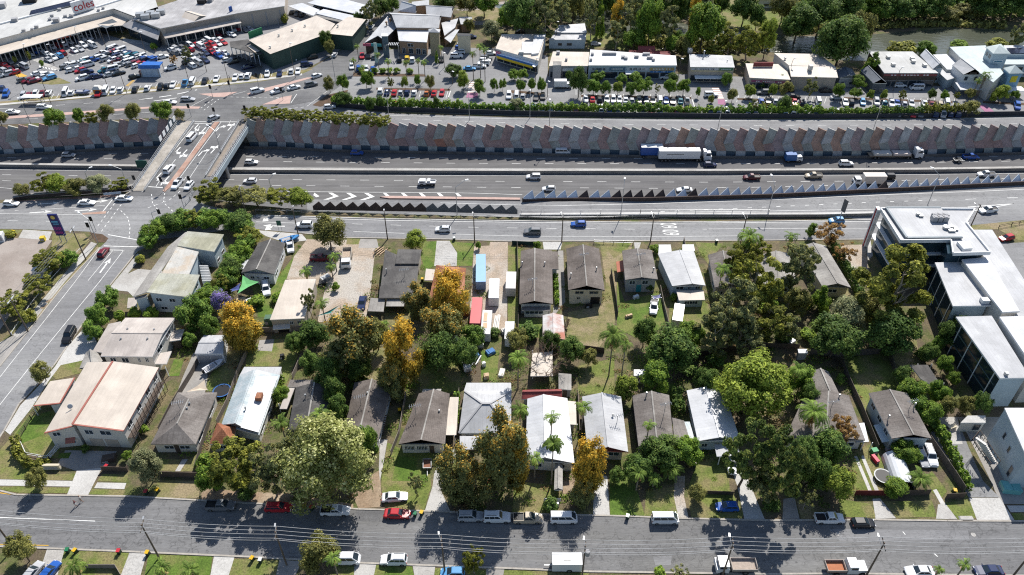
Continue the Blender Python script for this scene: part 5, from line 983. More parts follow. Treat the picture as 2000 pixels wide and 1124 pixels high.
wallrun("median_barrier","long concrete median barrier between the freeway carriageways","barrier",[(440,336),(700,337.5),(1000,338.5),(1400,338.5),(1800,336),(2090,332)],FZ,.6,1.05,concrete_d,capm=concrete)
wallrun("median_barrier","concrete median barrier left of the bridge","barrier",[(-70,325),(0,326),(150,328),(290,330)],FZ,.6,1.05,concrete_d,capm=concrete)
wallrun("ramp_barrier","concrete barrier along the near edge of the ramp","barrier",[(1015,424.5),(1250,424),(1450,424),(1600,423.5),(1715,421)],0,.4,.95,concrete_d,capm=white_conc)
dkb=M("brown_noise_panel",(.085,.062,.055),(.06,.045,.04),.6,.9,grain=.15);gtop=M("pale_panel",(.60,.65,.72),(.50,.55,.62),.5,.6,grain=.12)
def saw(label,px,zf,wid,hlo,hhi,mats,pat,lean=.0,base=.62,group="sawtooth noise walls"):
 P=[G(x,y,zf(x))for x,y in px];xs=[p[0]for p in px];Q=resample(P,wid);t=thing("noise_wall",label,"noise wall",Q[0],0,group)
 for i,(a,c)in enumerate(zip(Q,Q[1:])):
  e=(c-a).normalized();n=Vector((e.y,-e.x,0));n=n if n.y<0 else-n;Z=Vector((0,0,1));b=MB()
  p1=a.lerp(c,base);l0,l1,l2=a+Z*hlo+n*lean*.2,p1+Z*hhi-n*lean,c+Z*hlo+n*lean*.2
  f=[a+n*lean*.3,c+n*lean*.3,l2,l1,l0];b.face(f);k=-n*.12;b.face([p+k for p in f][::-1]);b.face([l0,l1,l1+k,l0+k]);b.face([l1,l2,l2+k,l1+k])
  b.build('panel',mats[pat(i)],t,Q[0])
 return t
saw("dark brown sawtooth noise wall beside the service road",[(612,411),(700,412),(850,414.5),(1015,419)],lambda x:0.0,3.15,1.3,2.9,[dkb,M('slate_panel',(.13,.14,.155),(.10,.108,.12),.5,.7,grain=.15)],lambda i:1 if i>9 else 0)
saw("pale grey sawtooth noise wall between the freeway and ramp",[(1022,388),(1250,387.5),(1500,380.5),(1750,368),(2000,355.5),(2100,350)],lambda x:.05,3.1,.45,2.0,[gtop,dkb,M("white_patch",(.55,.56,.6),None,1,.6)],lambda i:1 if i in(5,8,9,10,11,12,15,33)else 0,lean=1.25,base=.84)
wallrun("retaining_wall","dark low retaining wall below the pale sawtooth panels","retaining wall",[(1020,394.5),(1250,393.5),(1500,386.5),(1750,374),(2000,361.5),(2100,356)],0.03,.3,1.2,dkb,zf=lambda x:ramp_z(x))
wallrun("retaining_wall","low dark stone wall below the left freeway bank bushes","retaining wall",[(28,392),(60,387),(150,380),(240,374),(262,368)],0,.35,1.1,dkb,capm=concrete_d)
b=MB();p,q=G(202,376.5,.95),G(236,373,.95);b.beam(p-Vector((0,.25,.4)),q-Vector((0,.25,.4)),.06,.8);tag(b.build("painted_panel",gtop),"pale painted panel on the stone wall by the intersection","panel")
wallrun('wing_wall','curved low concrete wall where the left bridge footway meets the road','wall',[(258,374),(254,379),(247,383),(236,385)],0,.3,.6,concrete_d)
BL=[(352,236),(258,374)];BR=[(488,240),(418,350)]
t=thing("road_bridge","concrete road bridge with railings crossing the freeway trench","bridge",G(360,300));o=t.location
q=[G(x,y,0)for x,y in(BL[0],BR[0],(396,384),(252,384))];b=MB();b.roofq([q[3]+Vector((0,0,.035)),q[2]+Vector((0,0,.035)),q[1]+Vector((0,0,.035)),q[0]+Vector((0,0,.035))]);b.build('deck',asphalt,t,o)
e0,e1=G(*BL[0]),G(*BL[1]);f0,f1=G(*BR[0]),G(*BR[1]);Z=Vector((0,0,1));f1=f0+(f1-f0)*1.06
gird=M("bridge_girder",(.30,.36,.40),(.25,.30,.335),.4,.8)
b=MB();b.beam(e0-Z*.8,e1-Z*.8,.5,1.5);b.beam(f0-Z*.8,f1-Z*.8,.5,1.5)
for k in range(1,6):b.beam(e0.lerp(f0,k/6)-Z*.85,e1.lerp(f1,k/6)-Z*.85,.8,1.4)
b.build('girder',gird,t,o)
def fw(L0,L1,R0,R1,nm,m,z):
 b=MB();b.prism([G(*L0),G(*R0),G(*R1),G(*L1)],0.0,z);b.build(nm,m,t,o)
fw((354,236.5),(259,374),(376,238),(279,374),'footway',M('footway_tan',(.34,.31,.27),(.25,.23,.20),.5,.9,c3=(.38,.35,.31),scale3=.2,grain=.2),.18);fw((471,239),(405,346),(484,240),(418,346),'footway',M('footway_brown',(.27,.23,.19),(.21,.18,.15),.5,.9,grain=.2),.18)
def rail(p0,p1,h=1.1,name='railing',m=steel,solid=.0):
 b=MB();n=int((p1-p0).length/2.2)
 for z in(h,h*.62):b.beam(p0+Z*z,p1+Z*z,.09,.09)
 for k in range(n+1):c=p0.lerp(p1,k/n);b.box((c.x,c.y,h/2),(.1,.1,h))
 if solid:b.beam(p0+Z*solid/2,p1+Z*solid/2,.3,solid)
 return b.build(name,m,t,o)
rail(e0+Vector((.2,0,0)),e1+Vector((.2,0,0)),1.4,solid=.35);rail(G(380,238),G(283,374),1.0,'barrier_rail',steel,.6);rail(f0-Vector((.2,0,0)),f1-Vector((.2,0,0)),1.4,solid=.35);rail(G(468,239),G(402,346),1.0,'barrier_rail',steel,.6)
b=MB();b.prism([G(*p)for p in((419,239.5),(429,239),(338,362),(322,376),(318,374))],0.0,.17);b.build('median',redbrick,t,o)
pr=MB()
for k in range(5):c=(e0.lerp(e1,.62)).lerp(f0.lerp(f1,.62),.05+k*.225);pr.tube((c.x,c.y,FZ),(c.x,c.y,-1.4),.5,n=10)
c0,c1=e0.lerp(e1,.62),f0.lerp(f1,.62);pr.beam(c0-Z*1.75,c1-Z*1.75,1.0,.6);pr.build('pier',concrete,t,o)
for i in range(5):
 c=e0.lerp(e1,.08+i*.075)+Vector((-.25,0,2.4));b=MB();b.box(c,(.1,1.8,1.6));b.build('lattice_panel',white_p,t,o)
t2=thing("road_sign","green freeway direction sign hanging at the left bridge edge","road sign",G(277,325,0));c=G(277,321,0.6);b=MB();b.box((c.x,c.y,c.z),(3.4,.15,2.4));b.build('sign_board',M("sign_green",(.02,.10,.075),None,1,.5),t2,t2.location);b=MB();b.tube((c.x-1,c.y,-1.2),(c.x-1,c.y+.1,c.z),.1,n=6);b.tube((c.x+1,c.y,-1.2),(c.x+1,c.y+.1,c.z),.1,n=6);b.build('post',steel,t2,t2.location)
def fence(name,label,px,h,mat,cat="fence",z=0.0,th=.08,posts=None,rails=None,group=None,gap=2.4,zf=None):
 P=[G(x,y,zf(x)if zf else z)for x,y in px];t=thing(name,label,cat,P[0],0,group);b=MB()
 for a,c in zip(P,P[1:]):
  if rails:
   for r in rails:b.beam(a+Z*h*r,c+Z*h*r,.06,.10)
  else:b.beam(a+Z*h/2,c+Z*h/2,th,h)
  L=(c-a).length;n=max(1,int(L/gap))
  for k in range(n+1):d=a.lerp(c,k/n);pb=MB()if rails else None;rails and(pb.box((d.x,d.y,d.z+(h+.08)/2),(.12,.12,h+.08)),pb.build("post",posts or mat,t,P[0]))
 b.build('rail' if rails else 'panel',mat,t,P[0])
 return t
fence("railing","steel corner railing between the bridge and the hedge",[(380,374),(372,392),(355,412)],1.2,steel,"railing",rails=(1,.6,.25))
fence("guardrail","steel guardrail along the top of the service road",[(500,414.5),(620,417),(750,421.5),(900,425.5),(1000,427.5),(1100,428.5),(1200,427.5),(1270,425.5),(1355,422)],.8,steel,"guardrail",rails=(1,.75),gap=4)
fence("mesh_fence","thin wire fence on the ramp edge behind the guardrail",[(1018,423),(1250,422.5),(1500,422)],2.0,steel,rails=(1,.5),gap=5)
fence("noise_fence","long dark fence between the hedge and frontage road",[(648,208.5),(700,213),(762,217.5),(1000,225),(1200,228.5),(1400,230.5),(1600,231.5),(1800,230.5),(1900,227.5),(2000,226),(2090,223)],1.6,M("dark_fence",(.035,.04,.05),(.025,.03,.038),1,.7),th=.15,gap=6)
fence("rail_fence","white pipe rail fence on top of the wall beneath the shrubs",[(480,236),(560,236),(655,241),(745,244)],1.4,white_p,rails=(1,.5),gap=4,zf=lambda x:.4)
for lab,px,hh,mt in(("dark timber front fence under the grey green tree",[(308,931),(395,934)],1.6,dark_w),("low dark front wall right of the pale driveway",[(200,920),(250,922),(258,900)],1.4,dark_w),("dark paling fence beside the two parked white cars",[(1812,862),(1838,900),(1862,935),(1880,963)],1.9,M("paling_dark",(.13,.11,.095),(.09,.078,.068),1.2,.9)),("red painted front fence with a gate across twin tracks",[(1668,968),(1700,968),(1755,968)],1.5,M("red_fence",(.13,.022,.02),(.09,.016,.015),1.2,.8)),("dark front fence below the spiky palm shrub",[(1755,968),(1815,966)],1.5,dark_w),("short dark fence end at the clipped hedge",[(1845,975),(1882,973)],1.6,dark_w),("dark paling fence between the brown roof house and shady lawn",[(1640,705),(1655,745),(1680,800),(1700,850),(1712,880)],1.7,MATS["paling_dark"]),("dark paling fence on the right of the shady lawn",[(1735,695),(1755,760)],1.7,MATS["paling_dark"]),("long dark back fence across the shady yards",[(1580,693),(1640,697),(1735,690)],1.8,MATS["paling_dark"]),("timber fence between gravel yard and the blue white house",[(398,692),(375,735),(335,800),(312,845)],1.6,MATS["paling_dark"]),("weathered fence left of the golden tree lawn",[(484,690),(468,725),(445,790),(425,830)],1.5,M("paling_grey",(.26,.22,.19),(.19,.165,.145),1.2,.9)),("brown fence right of the grassy back lawn",[(590,700),(572,742)],1.5,MATS["paling_grey"]),("dark back fence behind the flat beige hall",[(505,650),(560,648),(592,648)],1.5,MATS["paling_grey"]),("black side fence of the lush backyard",[(1193,535),(1202,590),(1206,620)],1.7,M("paling_black",(.03,.032,.035),None,1,.8)),("pale wire fence along the caravan yard",[(1289,565),(1296,600),(1307,645)],1.3,MATS["paling_grey"]),("thin timber side fence right of the antenna house",[(1234,790),(1240,850),(1246,880)],1.7,MATS["paling_black"]),("timber fence between two white roofed houses",[(1128,770),(1132,850)],1.5,MATS["paling_grey"]),("dark fence along the brown gable driveway",[(793,775),(780,850),(764,890)],1.5,MATS["paling_grey"]),("timber fence right of the white carport roof",[(897,765),(893,850)],1.6,MATS["paling_grey"]),("side fence of the low brown house yard",[(427,775),(400,860),(382,920)],1.5,MATS["paling_dark"]),("pale front fence by the orange tree gate",[(1062,980),(1095,980)],1.0,white_p),("dark low fence across the back of the grassy lots",[(1140,685),(1180,690)],1.6,dark_w),("long fence behind the caravan and gums",[(1340,700),(1420,688),(1500,680),(1560,682)],1.5,dark_w),("brown fence at the gravel lot boundary",[(1010,480),(1012,560),(1012,660)],1.7,MATS["paling_dark"]),("low fence around the near kerb garden left planter",[(168,1110),(228,1110),(240,1130)],1.2,MATS["paling_grey"]),("low timber fence by the verge near the blue hatchback",[(1378,965),(1432,967)],1.0,dark_w),("wall along the mauve roof back garden",[(1335,470),(1350,560),(1370,600)],1.3,MATS["paling_grey"])):
 fence("timber_fence" if mt is not white_p else "picket_fence",lab,px,hh,mt)
fence("slat_fence","white slatted railing beside the cream house lawn",[(96,928-30),(116,876)],1.2,white_p,rails=(1,.7,.4,.15));fence("slat_fence","dark slatted fence along the side street lawn",[(40,858),(62,820),(74,802)],1.2,dark_w,rails=(1,.7,.4));fence("slat_fence","white low rail around the corner house lawn",[(40,862),(53,890),(98,898),(112,875)],.9,white_p,rails=(1,.4));fence("boundary_rail","white boundary rail along the sign lot footpath",[(160,488),(128,520),(98,553),(60,600),(24,655)],.7,white_p,"railing",rails=(1,),gap=5)
fence("timber_fence","dark shop fence behind the tavern lawn",[(995,44),(1040,50),(1070,62)],2.2,M("shade_green",(.02,.05,.045),None,1,.8));fence("post_rail_fence","dark rail fence on the corner lawn behind the offices",[(1950,446),(1975,441),(2020,433)],1.0,dark_w,rails=(1,.5));fence("yard_wall","grey yard wall behind the market hall",[(506,38),(523,40),(545,48)],2.2,grey_w,"wall")
fence("dark_fence","tall front fence along the service road lawns",[(1000,478),(1048,480)],1.2,MATS["shade_green"]);fence("wire_fence","wire fence at the top of the grassy service road lots",[(1160,476),(1236,478)],1.1,steel,rails=(1,.5))
def pole(label,bx,by,h,arm=1.2,group="timber power poles",rot=.0,lamp=True,tr=False):
 p=G(bx,by);t=thing("power_pole",label,"power pole",p,rot,group);b=MB();b.tube((0,0,0),(0,0,h),.17,.11,n=8);b.build('post',polewood,t)
 b=MB();b.beam((0,-arm,h-.4),(0,arm,h-.4),.12,.14);b.build('crossarm',white_p if arm>1.3 else polewood,t)
 for k in range(4):b=MB();c=-arm+.15+k*(2*arm-.3)/3;b.tube((0,c,h-.33),(0,c,h-.1),.06,n=6);b.build('insulator',white_p,t)
 if lamp:b=MB();b.tube((0,0,h-1.4),(-.3,1.6,h-.9),.05,n=6);b.box((-.35,1.9,h-.9),(.28,.7,.14));b.build('lamp',steel,t)
 if tr:b=MB();b.tube((.45,0,h-2.6),(.45,0,h-1.5),.38,n=10);b.build('transformer',grey_w,t)
 return t,h
near=[(28,1072,10),(311,1090,10),(560,1104,10),(869,1120,10),(1136,1134,10.5),(1410,1128,10.5),(1690,1128,10.5),(1975,1130,10.5)];nl=["at the bottom left corner","beside the yellow tagged kerb bins","behind the roadside olive tree","left of the near white van","with a drum transformer above the caravan","over the tip truck","beside the rusty tray truck","at the bottom right corner"]
for(x,y,h),l in zip(near,nl):pole(f"timber power pole {l}",x,y,h,1.25,rot=.15 if x<1000 else-.15,tr=x==1136)
def wire(label,pts,sag=.6,r=.022,group=None):
 b=MB()
 for a,c in zip(pts,pts[1:]):
  pv=a
  for k in range(1,11):u=k/10;q=a.lerp(c,u)-Z*sag*4*u*(1-u);b.tube(pv,q,r,n=3,cap=False);pv=q
 return tag(b.build("power_line",M("wire_metal",(.42,.43,.45),None,1,.5,.3)),label,"power line",group)
wl=["outermost wire over the street","second wire over the street","third wire over the street","innermost wire over the street"]
N3=[G(x,y)+Z*h for x,y,h in near];N3=[N3[0]-Vector((45,-2,0))]+N3+[N3[-1]+Vector((45,0,0))]
for k in range(4):wire(f"{wl[k]}, strung between the timber poles",[p+Vector((0,1.1-k*.73,-.1))for p in N3],.55,.042,"street power wires")
wire("lowest thick cable strung between the street poles",[p+Vector((0,0,-2.4))for p in N3],.7,.045,"street power wires")
for x,y,h,l in((583,461,9,"at the bushy tree on the service road"),(757,468,9,"beside the raised flat roof"),(927,474,9,"left of the gravel drive"),(1097,474,9,"between the long grey roof and brown ridge"),(1270,474,9,"at the pale driveway on the service road"),(1446,476,9,"behind the big feather palm"),(481,420,9,"at the hedge corner of the service road"),(1890,455,9,"behind the ribbed office roof"),(168,508,10,"leaning by the tall purple sign"),(55,648,10,"with a wide crossarm at the left kerb"),(22,655,10,"at the left edge among bushes")):pole(f"timber power pole {l}",x,y,h,.9 if x>200 else 1.4,lamp=x>200)
S3=[G(x,y)+Z*8.8 for x,y in((481,420),(583,461),(757,468),(927,474),(1097,474),(1270,474),(1446,476))]
wire("upper wire along the service road poles",S3,.5,.024,"service road wires");wire("lower wire along the service road poles",[p-Z*.9 for p in S3],.6,.024,"service road wires")
for k in range(4):wire(f"{ORD[k]} parallel wire over the sign lot trees",[G(-60,700)+Vector((k*.7,0,9.6)),G(55,648)+Vector((-1.1+k*.7,0,9.6)),G(168,508)+Vector((-1.1+k*.7,0,9.6))],.5,.03,"sign lot wires")
def lamp(label,bx,by,h,arm=(2.5,1.5),z=0.0,group="steel street lamps",m=None):
 p=G(bx,by,z);t=thing("street_lamp",label,"street lamp",p,0,group);b=MB();b.tube((0,0,0),(0,0,h*.86),.11,.08,n=8);b.tube((0,0,h*.86),(arm[0]*.9,arm[1]*.9,h),.06,n=6);b.build('post',m or steel,t);b=MB();b.box((arm[0],arm[1],h),(.9,.45,.16),math.atan2(arm[1],arm[0]));b.build('lamp_head',white_p,t);return t
for x,y,h,a,l in((893,423,11,(3,1.2),"above the brown sawtooth wall"),(1212,425,11,(.4,2.4),"beside the ramp in the centre"),(1499,419,11,(-.6,2.6),"on the ramp right of centre"),(1812,400,11,(-2,1.6),"on the ramp near the offices"),(535,392,8,(1.4,1.2),"among the right bank bushes"),(180,372,7,(1.6,1),"among the left bank bushes"),(250,366,7,(-3,.5),"beside the green freeway sign"),(192,476,9,(-2.4,1.2),"at the intersection corner"),(1035,231,9,(0,2),"on the frontage road left of centre"),(917,235,9,(0,2),"on the frontage road by the crossing"),(760,232,9,(0,2),"at the left start of the frontage road"),(1073,250,9,(0,2),"on the wall top near the centre"),(1402,252,9,(1.4,1.6),"on the wall top right of centre"),(1706,252,9,(1.2,1.6),"on the wall top before the workshops"),(655,158,9,(0,1.6),"at the cross road exit"),(62,246,9,(-1.5,1.5),"above the left freeway wall"),(432,300,9,(-2.4,1.2),"on the right bridge footway")):lamp(f"steel street lamp {l}",x,y,h,a)
for i,(x,y,h)in enumerate(((100,203,12),(374,176,12),(248,183,10),(577,153,13),(160,97,9),(208,96,9),(286,108,9),(404,141,9),(446,158,9),(48,178,8),(211,172,8),(136,124,8),(106,128,8),(60,127,8))):lamp(f"car park light pole, {ORD[i]} of those before the supermarket",x,y,h,(.5,.2),group="car park light poles",m=polewood)
for i,(x,y,h)in enumerate(((1046,160,9),(1086,86,9),(1325,150,7),(1645,158,9),(1744,178,9),(1538,160,9),(1903,198,10),(868,133,6),(1069,190,6),(884,165,5))):lamp(f"shop street light pole, {ORD[i]} from the shop side list",x,y,h,(.4,-.4),group="shop street light poles",m=polewood)
def signal(label,bx,by,h=4.5,arm=None):
 p=G(bx,by);t=thing("traffic_light",label,"traffic light",p,0,"traffic lights at the bridge");b=MB();b.tube((0,0,0),(0,0,h),.08,n=6)
 if arm:b.tube((0,0,h),(arm,0,h+.8),.07,n=6)
 b.build('post',steel,t);b=MB();b.box((arm or 0,-.2,h+(.5 if arm else-.4)),(.45,.35,1.15));b.box((arm or 0,-.22,h+(.5 if arm else-.4)),(.8,.06,1.5));b.build('signal_head',black_m,t)
for x,y,l,arm in((188,452,"at the sign lot corner",None),(305,443,"at the hedge corner with a mast arm",2.2),(322,374,"on the bridge brick median",None),(255,376,"at the left bridge rail end",2.5),(360,408,"beside the corner railing",None),(374,229,"at the far left bridge corner",None),(416,191,"on the pink far island left",None),(452,183,"on the pink far island right",None),(423,236,"on the far bridge median",None),(553,196,"on the right pink island",None),(505,168,"on the grass verge opposite the bridge",None),(483,232,"at the far right bridge corner",None),(376,372,"at the near right bridge corner",None),(182,464,"behind the corner island kerb",None)):signal(f"traffic light {l}",x,y,arm=arm)
t=thing("pylon_sign","tall tilted looking blue and purple pylon sign on the corner lawn","sign",G(126,473));b=MB();b.box((0,0,5.5),(2.35,.45,6.6));b.build('sign_board',M("sign_navy",(.02,.025,.14),None,1,.35),t)
b=MB();b.tube((-.7,0,0),(-.7,0,2.3),.14,n=6);b.tube((.7,0,0),(.7,0,2.3),.14,n=6);b.build('post',steel,t);b=MB();b.tube((0,-.24,7.9),(0,-.28,7.9),.55,n=16);b.build('emblem',M("sign_gold",(.7,.52,.12),None,1,.4),t)
b=MB();b.box((0,-.26,6.6),(1.7,.04,.45));b.box((.1,-.26,5.9),(1.5,.04,.3));b.build('blue_lettering',M("sign_cyan",(.10,.38,.62),None,1,.4),t)
b=MB()
for k in range(5):b.box((-.8+k*.4,-.26,4.5),(.26,.04,1.0));b.box((-.8+k*.4,-.26,3.2),(.28,.04,.7))
b.build('magenta_lettering',M("sign_magenta",(.42,.05,.28),None,1,.4),t)
t=thing("billboard","narrow black sign panel on a post beside the service road","sign",G(1638,432));b=MB();b.box((.3,0,5.0),(.3,1.3,3.8),.4);b.build('sign_board',M("sign_grey",(.12,.12,.125),None,1,.5),t);b=MB();b.tube((0,0,0),(.1,0,3),.12,n=6);b.build('post',steel,t)
t=thing("road_sign","small green road sign at the left end of the service road","road sign",G(548,452));b=MB();b.box((0,0,2.6),(1.2,.08,1.6));b.build('sign_board',MATS["sign_green"],t);b=MB();b.tube((-.4,0,0),(-.4,0,2),.05,n=6);b.tube((.4,0,0),(.4,0,2),.05,n=6);b.build('post',steel,t)
t=thing("pylon_sign","slim white pylon sign before the tavern palms","sign",G(737,126));b=MB();b.box((0,0,4.5),(1.5,.5,7.5),0,0,.7);b.build('sign_board',M("pale_aqua_sign",(.4,.52,.5),None,1,.5),t);b=MB();b.box((0,0,.5),(1.2,.4,1.0));b.build('base',grey_w,t)
t=thing("display_trailer","blue roofed display stand among the supermarket car park cars","kiosk",G(300,146));b=MB();b.box((0,0,3.6),(7,5.6,.3));b.box((.6,-2.6,4.2),(7.6,.5,1.3));b.build('roof',M("kiosk_blue",(.03,.15,.5),None,1,.5),t);b=MB();b.box((.3,-2.2,1.7),(6.6,.3,3.2));b.build('front_panel',M("kiosk_pale",(.40,.50,.62),None,1,.5),t);b=MB()
for sx in(-3.2,3.2):
 for sy in(-2.4,2.4):b.box((sx,sy,1.8),(.2,.2,3.6))
b.build('frame',steel,t)
t=thing("bus_shelter","white roofed bus shelter on the verge before the supermarket","bus shelter",G(68,202));b=MB();b.box((0,0,2.6),(6.5,2.6,.2));b.build('roof',white_p,t);b=MB()
for sx in(-3,3):b.box((sx,.9,1.3),(.15,.15,2.5));b.box((sx,-.9,1.3),(.15,.15,2.5))
b.build('frame',steel,t);b=MB();b.box((0,.7,.5),(5,.5,.12));b.build('bench',dark_w,t)
t=thing("banner_kiosk","orange and white sales tent on the supermarket verge row","kiosk",G(194,184));b=MB();b.box((0,0,2.6),(3.0,2.6,1.0),0,0,.5);b.build('roof',offwhite,t);b=MB();b.box((0,-.9,1.3),(2.6,.2,1.5));b.build('front_panel',M("kiosk_orange",(.6,.22,.03),None,1,.6),t);b=MB()
for sx in(-1.3,1.3):b.box((sx,0,1.1),(.12,.12,2.2))
b.build('frame',steel,t)
LID={'yellow':(.62,.38,.02),'red':(.45,.03,.04),'green':(.02,.16,.07),'white':(.6,.62,.6)}
b=MB();b.box((0,0,.48),(.5,.55,.95),0,0,1.12);BINB=b.mesh('body',[M("bin_green",(.02,.045,.03),None,1,.6)]);b=MB();b.box((0,-.03,.99),(.62,.74,.1));BINL=b.mesh('lid',[carpaint]);b=MB();b.tube((-.32,.3,.12),(.32,.3,.12),.12,n=8);BINW=b.mesh('axle',[tyre])
def bin_(col,x,y,lab):
 t=thing("wheelie_bin",lab,"bin",G(x,y),rnd.uniform(-.4,.4),"kerbside wheelie bins")
 for m,c in((BINB,None),(BINL,LID[col]),(BINW,None)):link(m.name.split('.')[0],m,t,c)
for c,x,y,l in(('red',287,965,"red lidded bin in the shade of the grey green tree"),('yellow',309,962,"yellow lidded bin beside the grey green tree"),('green',134,1079,"green lidded bin at the near kerb, leftmost"),('yellow',149,1080,"yellow lidded bin next to the green lidded bin"),('red',234,1081,"red lidded bin alone on the near verge"),('yellow',290,1084,"yellow lidded bin beside the street pole"),('yellow',494,1095,"yellow lidded bin on the near verge left of the dull driveway"),('yellow',596,994,"yellow lidded bin under the giant blossomed tree"),('red',609,996,"red lidded bin under the giant blossomed tree"),('green',811,1008,"green lidded bin at the front of the red sedan"),('yellow',824,1006,"yellow lidded bin at the front of the red sedan"),('green',1225,1013,"green lidded bin alone at the kerb left of the long white van"),('yellow',1356,911,"yellow lidded bin in the front garden by the leafy tree"),('yellow',781,806,"yellow lidded bin in the narrow driveway"),('red',210,916,"red lidded bin behind the low dark front wall"),('yellow',1862,963,"yellow lidded bin at the clipped hedge corner"),('yellow',825,550,"yellow lidded bin beside the raised flat roof house"),('white',887,470,"white letterbox bin at the service road lawn"),('white',1399,475,"white topped bin on the service road verge"),('white',510,1098,"white topped bin on the near verge lawn")):bin_(c,x,y,l)
def sail(label,px,zs,col,name="shade_sail"):
 P=[G(x,y,z)for(x,y),z in zip(px,zs)];t=thing(name,label,"shade sail",(P[0].x,P[0].y,0));o=t.location;c=sum(P,Vector())/len(P)-Z*.35;b=MB();n=len(P)
 for i in range(n):
  a,d=P[i],P[(i+1)%n];m=a.lerp(d,.5).lerp(c,.22);b.face([a,m,c]);b.face([m,d,c])
 b.build('canopy',M("sail_"+name+str(len(MATS)),col,None,1,.8),t,o)
 for p in P:b=MB();b.tube((p.x,p.y,0),p,.06,n=6);b.build('post',steel,t,o)
sail("bright green triangular shade sail in the backyard",[(474,538),(506,551),(464,574)],(3.6,2.8,2.6),(.16,.46,.17));sail("blue shade sail beside the green one",[(450,566),(470,552),(468,566),(452,570)],(2.6,3,2.4,2.4),(.09,.12,.32));sail("sand coloured triangular shade sail over the gravel yard",[(400,742),(406,762),(364,766)],(2.8,2.6,2.6),(.55,.46,.36));sail("teal shade sail at the end of the gravel truck yard",[(618,618),(664,596),(646,612)],(3,3,2.6),(.05,.24,.22));sail("teal shade sail beside the dark blue sedan",[(672,596),(706,606),(700,610),(668,612)],(3,2.8,2.6,2.6),(.05,.24,.22));sail("violet grey umbrella sail by the pickup in the grassy yard",[(1273,578),(1290,575),(1292,582),(1276,584)],(2.4,2.4,2.4,2.4),(.20,.20,.34))
def tramp(label,x,y,r=1.9,col=(.03,.12,.35)):
 t=thing("trampoline",label,"trampoline",G(x,y));b=MB();b.tube((0,0,.78),(0,0,.82),r*.86,n=20);b.build('jumping_mat',black_m,t);b=MB()
 for k in range(20):
  a,c=k*PI/10,(k+1)*PI/10;b.face([(math.cos(a)*r*.87,math.sin(a)*r*.87,.83),(math.cos(a)*r,math.sin(a)*r,.83),(math.cos(c)*r,math.sin(c)*r,.83),(math.cos(c)*r*.87,math.sin(c)*r*.87,.83)])
 b.build('rim',M("tramp_rim"+label[:4],col,None,1,.5),t)
 for k in range(4):a=k*PI/2+.4;b=MB();b.tube((math.cos(a)*r*.9,math.sin(a)*r*.9,0),(math.cos(a)*r*.9,math.sin(a)*r*.9,.8),.05,n=6);b.build('leg',steel,t)
tramp("blue rimmed trampoline behind the low brown house",435,768);tramp("grey rimmed trampoline next to the white tunnel tent",1723,935,1.7,(.5,.52,.52));tramp("small round play pool on the grassy backyard",1258,643,.8,(.3,.6,.7))
t=thing("garden_tent","white half tunnel tent in the front yard","tent",G(1752,925),wdir(1752,925,10,28)-PI/2);b=MB();N=10
for i in range(N):
 a,c=PI*i/N,PI*(i+1)/N;f=lambda u:(math.cos(u)*2.0,math.sin(u)**.8*2.3)
 (x0,z0),(x1,z1)=f(a),f(c);b.face([(x0,-3.6,z0),(x1,-3.6,z1),(x1,3.6,z1),(x0,3.6,z0)][::-1])
b.build('canopy',M("tent_white",(.62,.64,.66),(.55,.57,.6),1.5,.7),t);b=MB();b.face([(math.cos(PI*i/N)*2.0,-3.4,math.sin(PI*i/N)**.8*2.3)for i in range(N+1)]);b.build('end_panel',bluegrey_w,t)
t=thing("skip_bin","teal rectangular skip bin in the shaded office court","skip bin",G(1971,957),-.12);t.scale=(.68,.68,.68);b=MB();b.box((0,0,.9),(4.6,3.0,1.7),0,0,1.04);b.build('body',M("skip_teal",(.16,.42,.42),(.13,.36,.36),1,.5),t);b=MB();b.box((-1.2,0,1.8),(2.2,3.0,.1));b.box((1.2,0,1.8),(2.2,3.0,.1));b.build('lid',MATS["skip_teal"],t);b=MB();b.box((2.35,0,.7),(.1,2.4,.3));b.box((-2.35,0,.7),(.1,2.4,.3));b.build('handle',grey_w,t)
ty=M("timber_yellow",(.55,.40,.26),(.42,.30,.19),2,.85)
def stack(name,label,x,y,n,L,mt,rz,cat="timber stack",sp=.35,jit=.15):
 t=thing(name,label,cat,G(x,y),rz);r=random.Random(int(x));b=MB()
 for k in range(n):b.box((r.uniform(-jit,jit),(k%4-1.5)*sp,.12+.16*(k//4)),(L*r.uniform(.8,1),.24,.13),r.uniform(-.05,.05))
 b.build('boards',mt,t);b=MB();b.box((L*.3,0,.03),(.15,sp*4,.06));b.box((-L*.3,0,.03),(.15,sp*4,.06));b.build('bearer',dark_w,t)
stack("pipe_stack","stack of white pipes and sheets beside the gravel drive",970,632,14,5,offwhite,1.5);stack("timber_stack","pile of sawn timber beside the shaded pines",1581,938,12,3.4,ty,.2,jit=.5,sp=.8);stack("timber_stack","weathered timber lying at the gravel yard edge",742,492,8,3.4,ty,1.0,jit=.6,sp=.7);stack("pallet_stack","heap of white goods and frames behind the pyramid roof house",925,705,12,3,white_p,1.2,"junk heap",jit=.7,sp=.7)
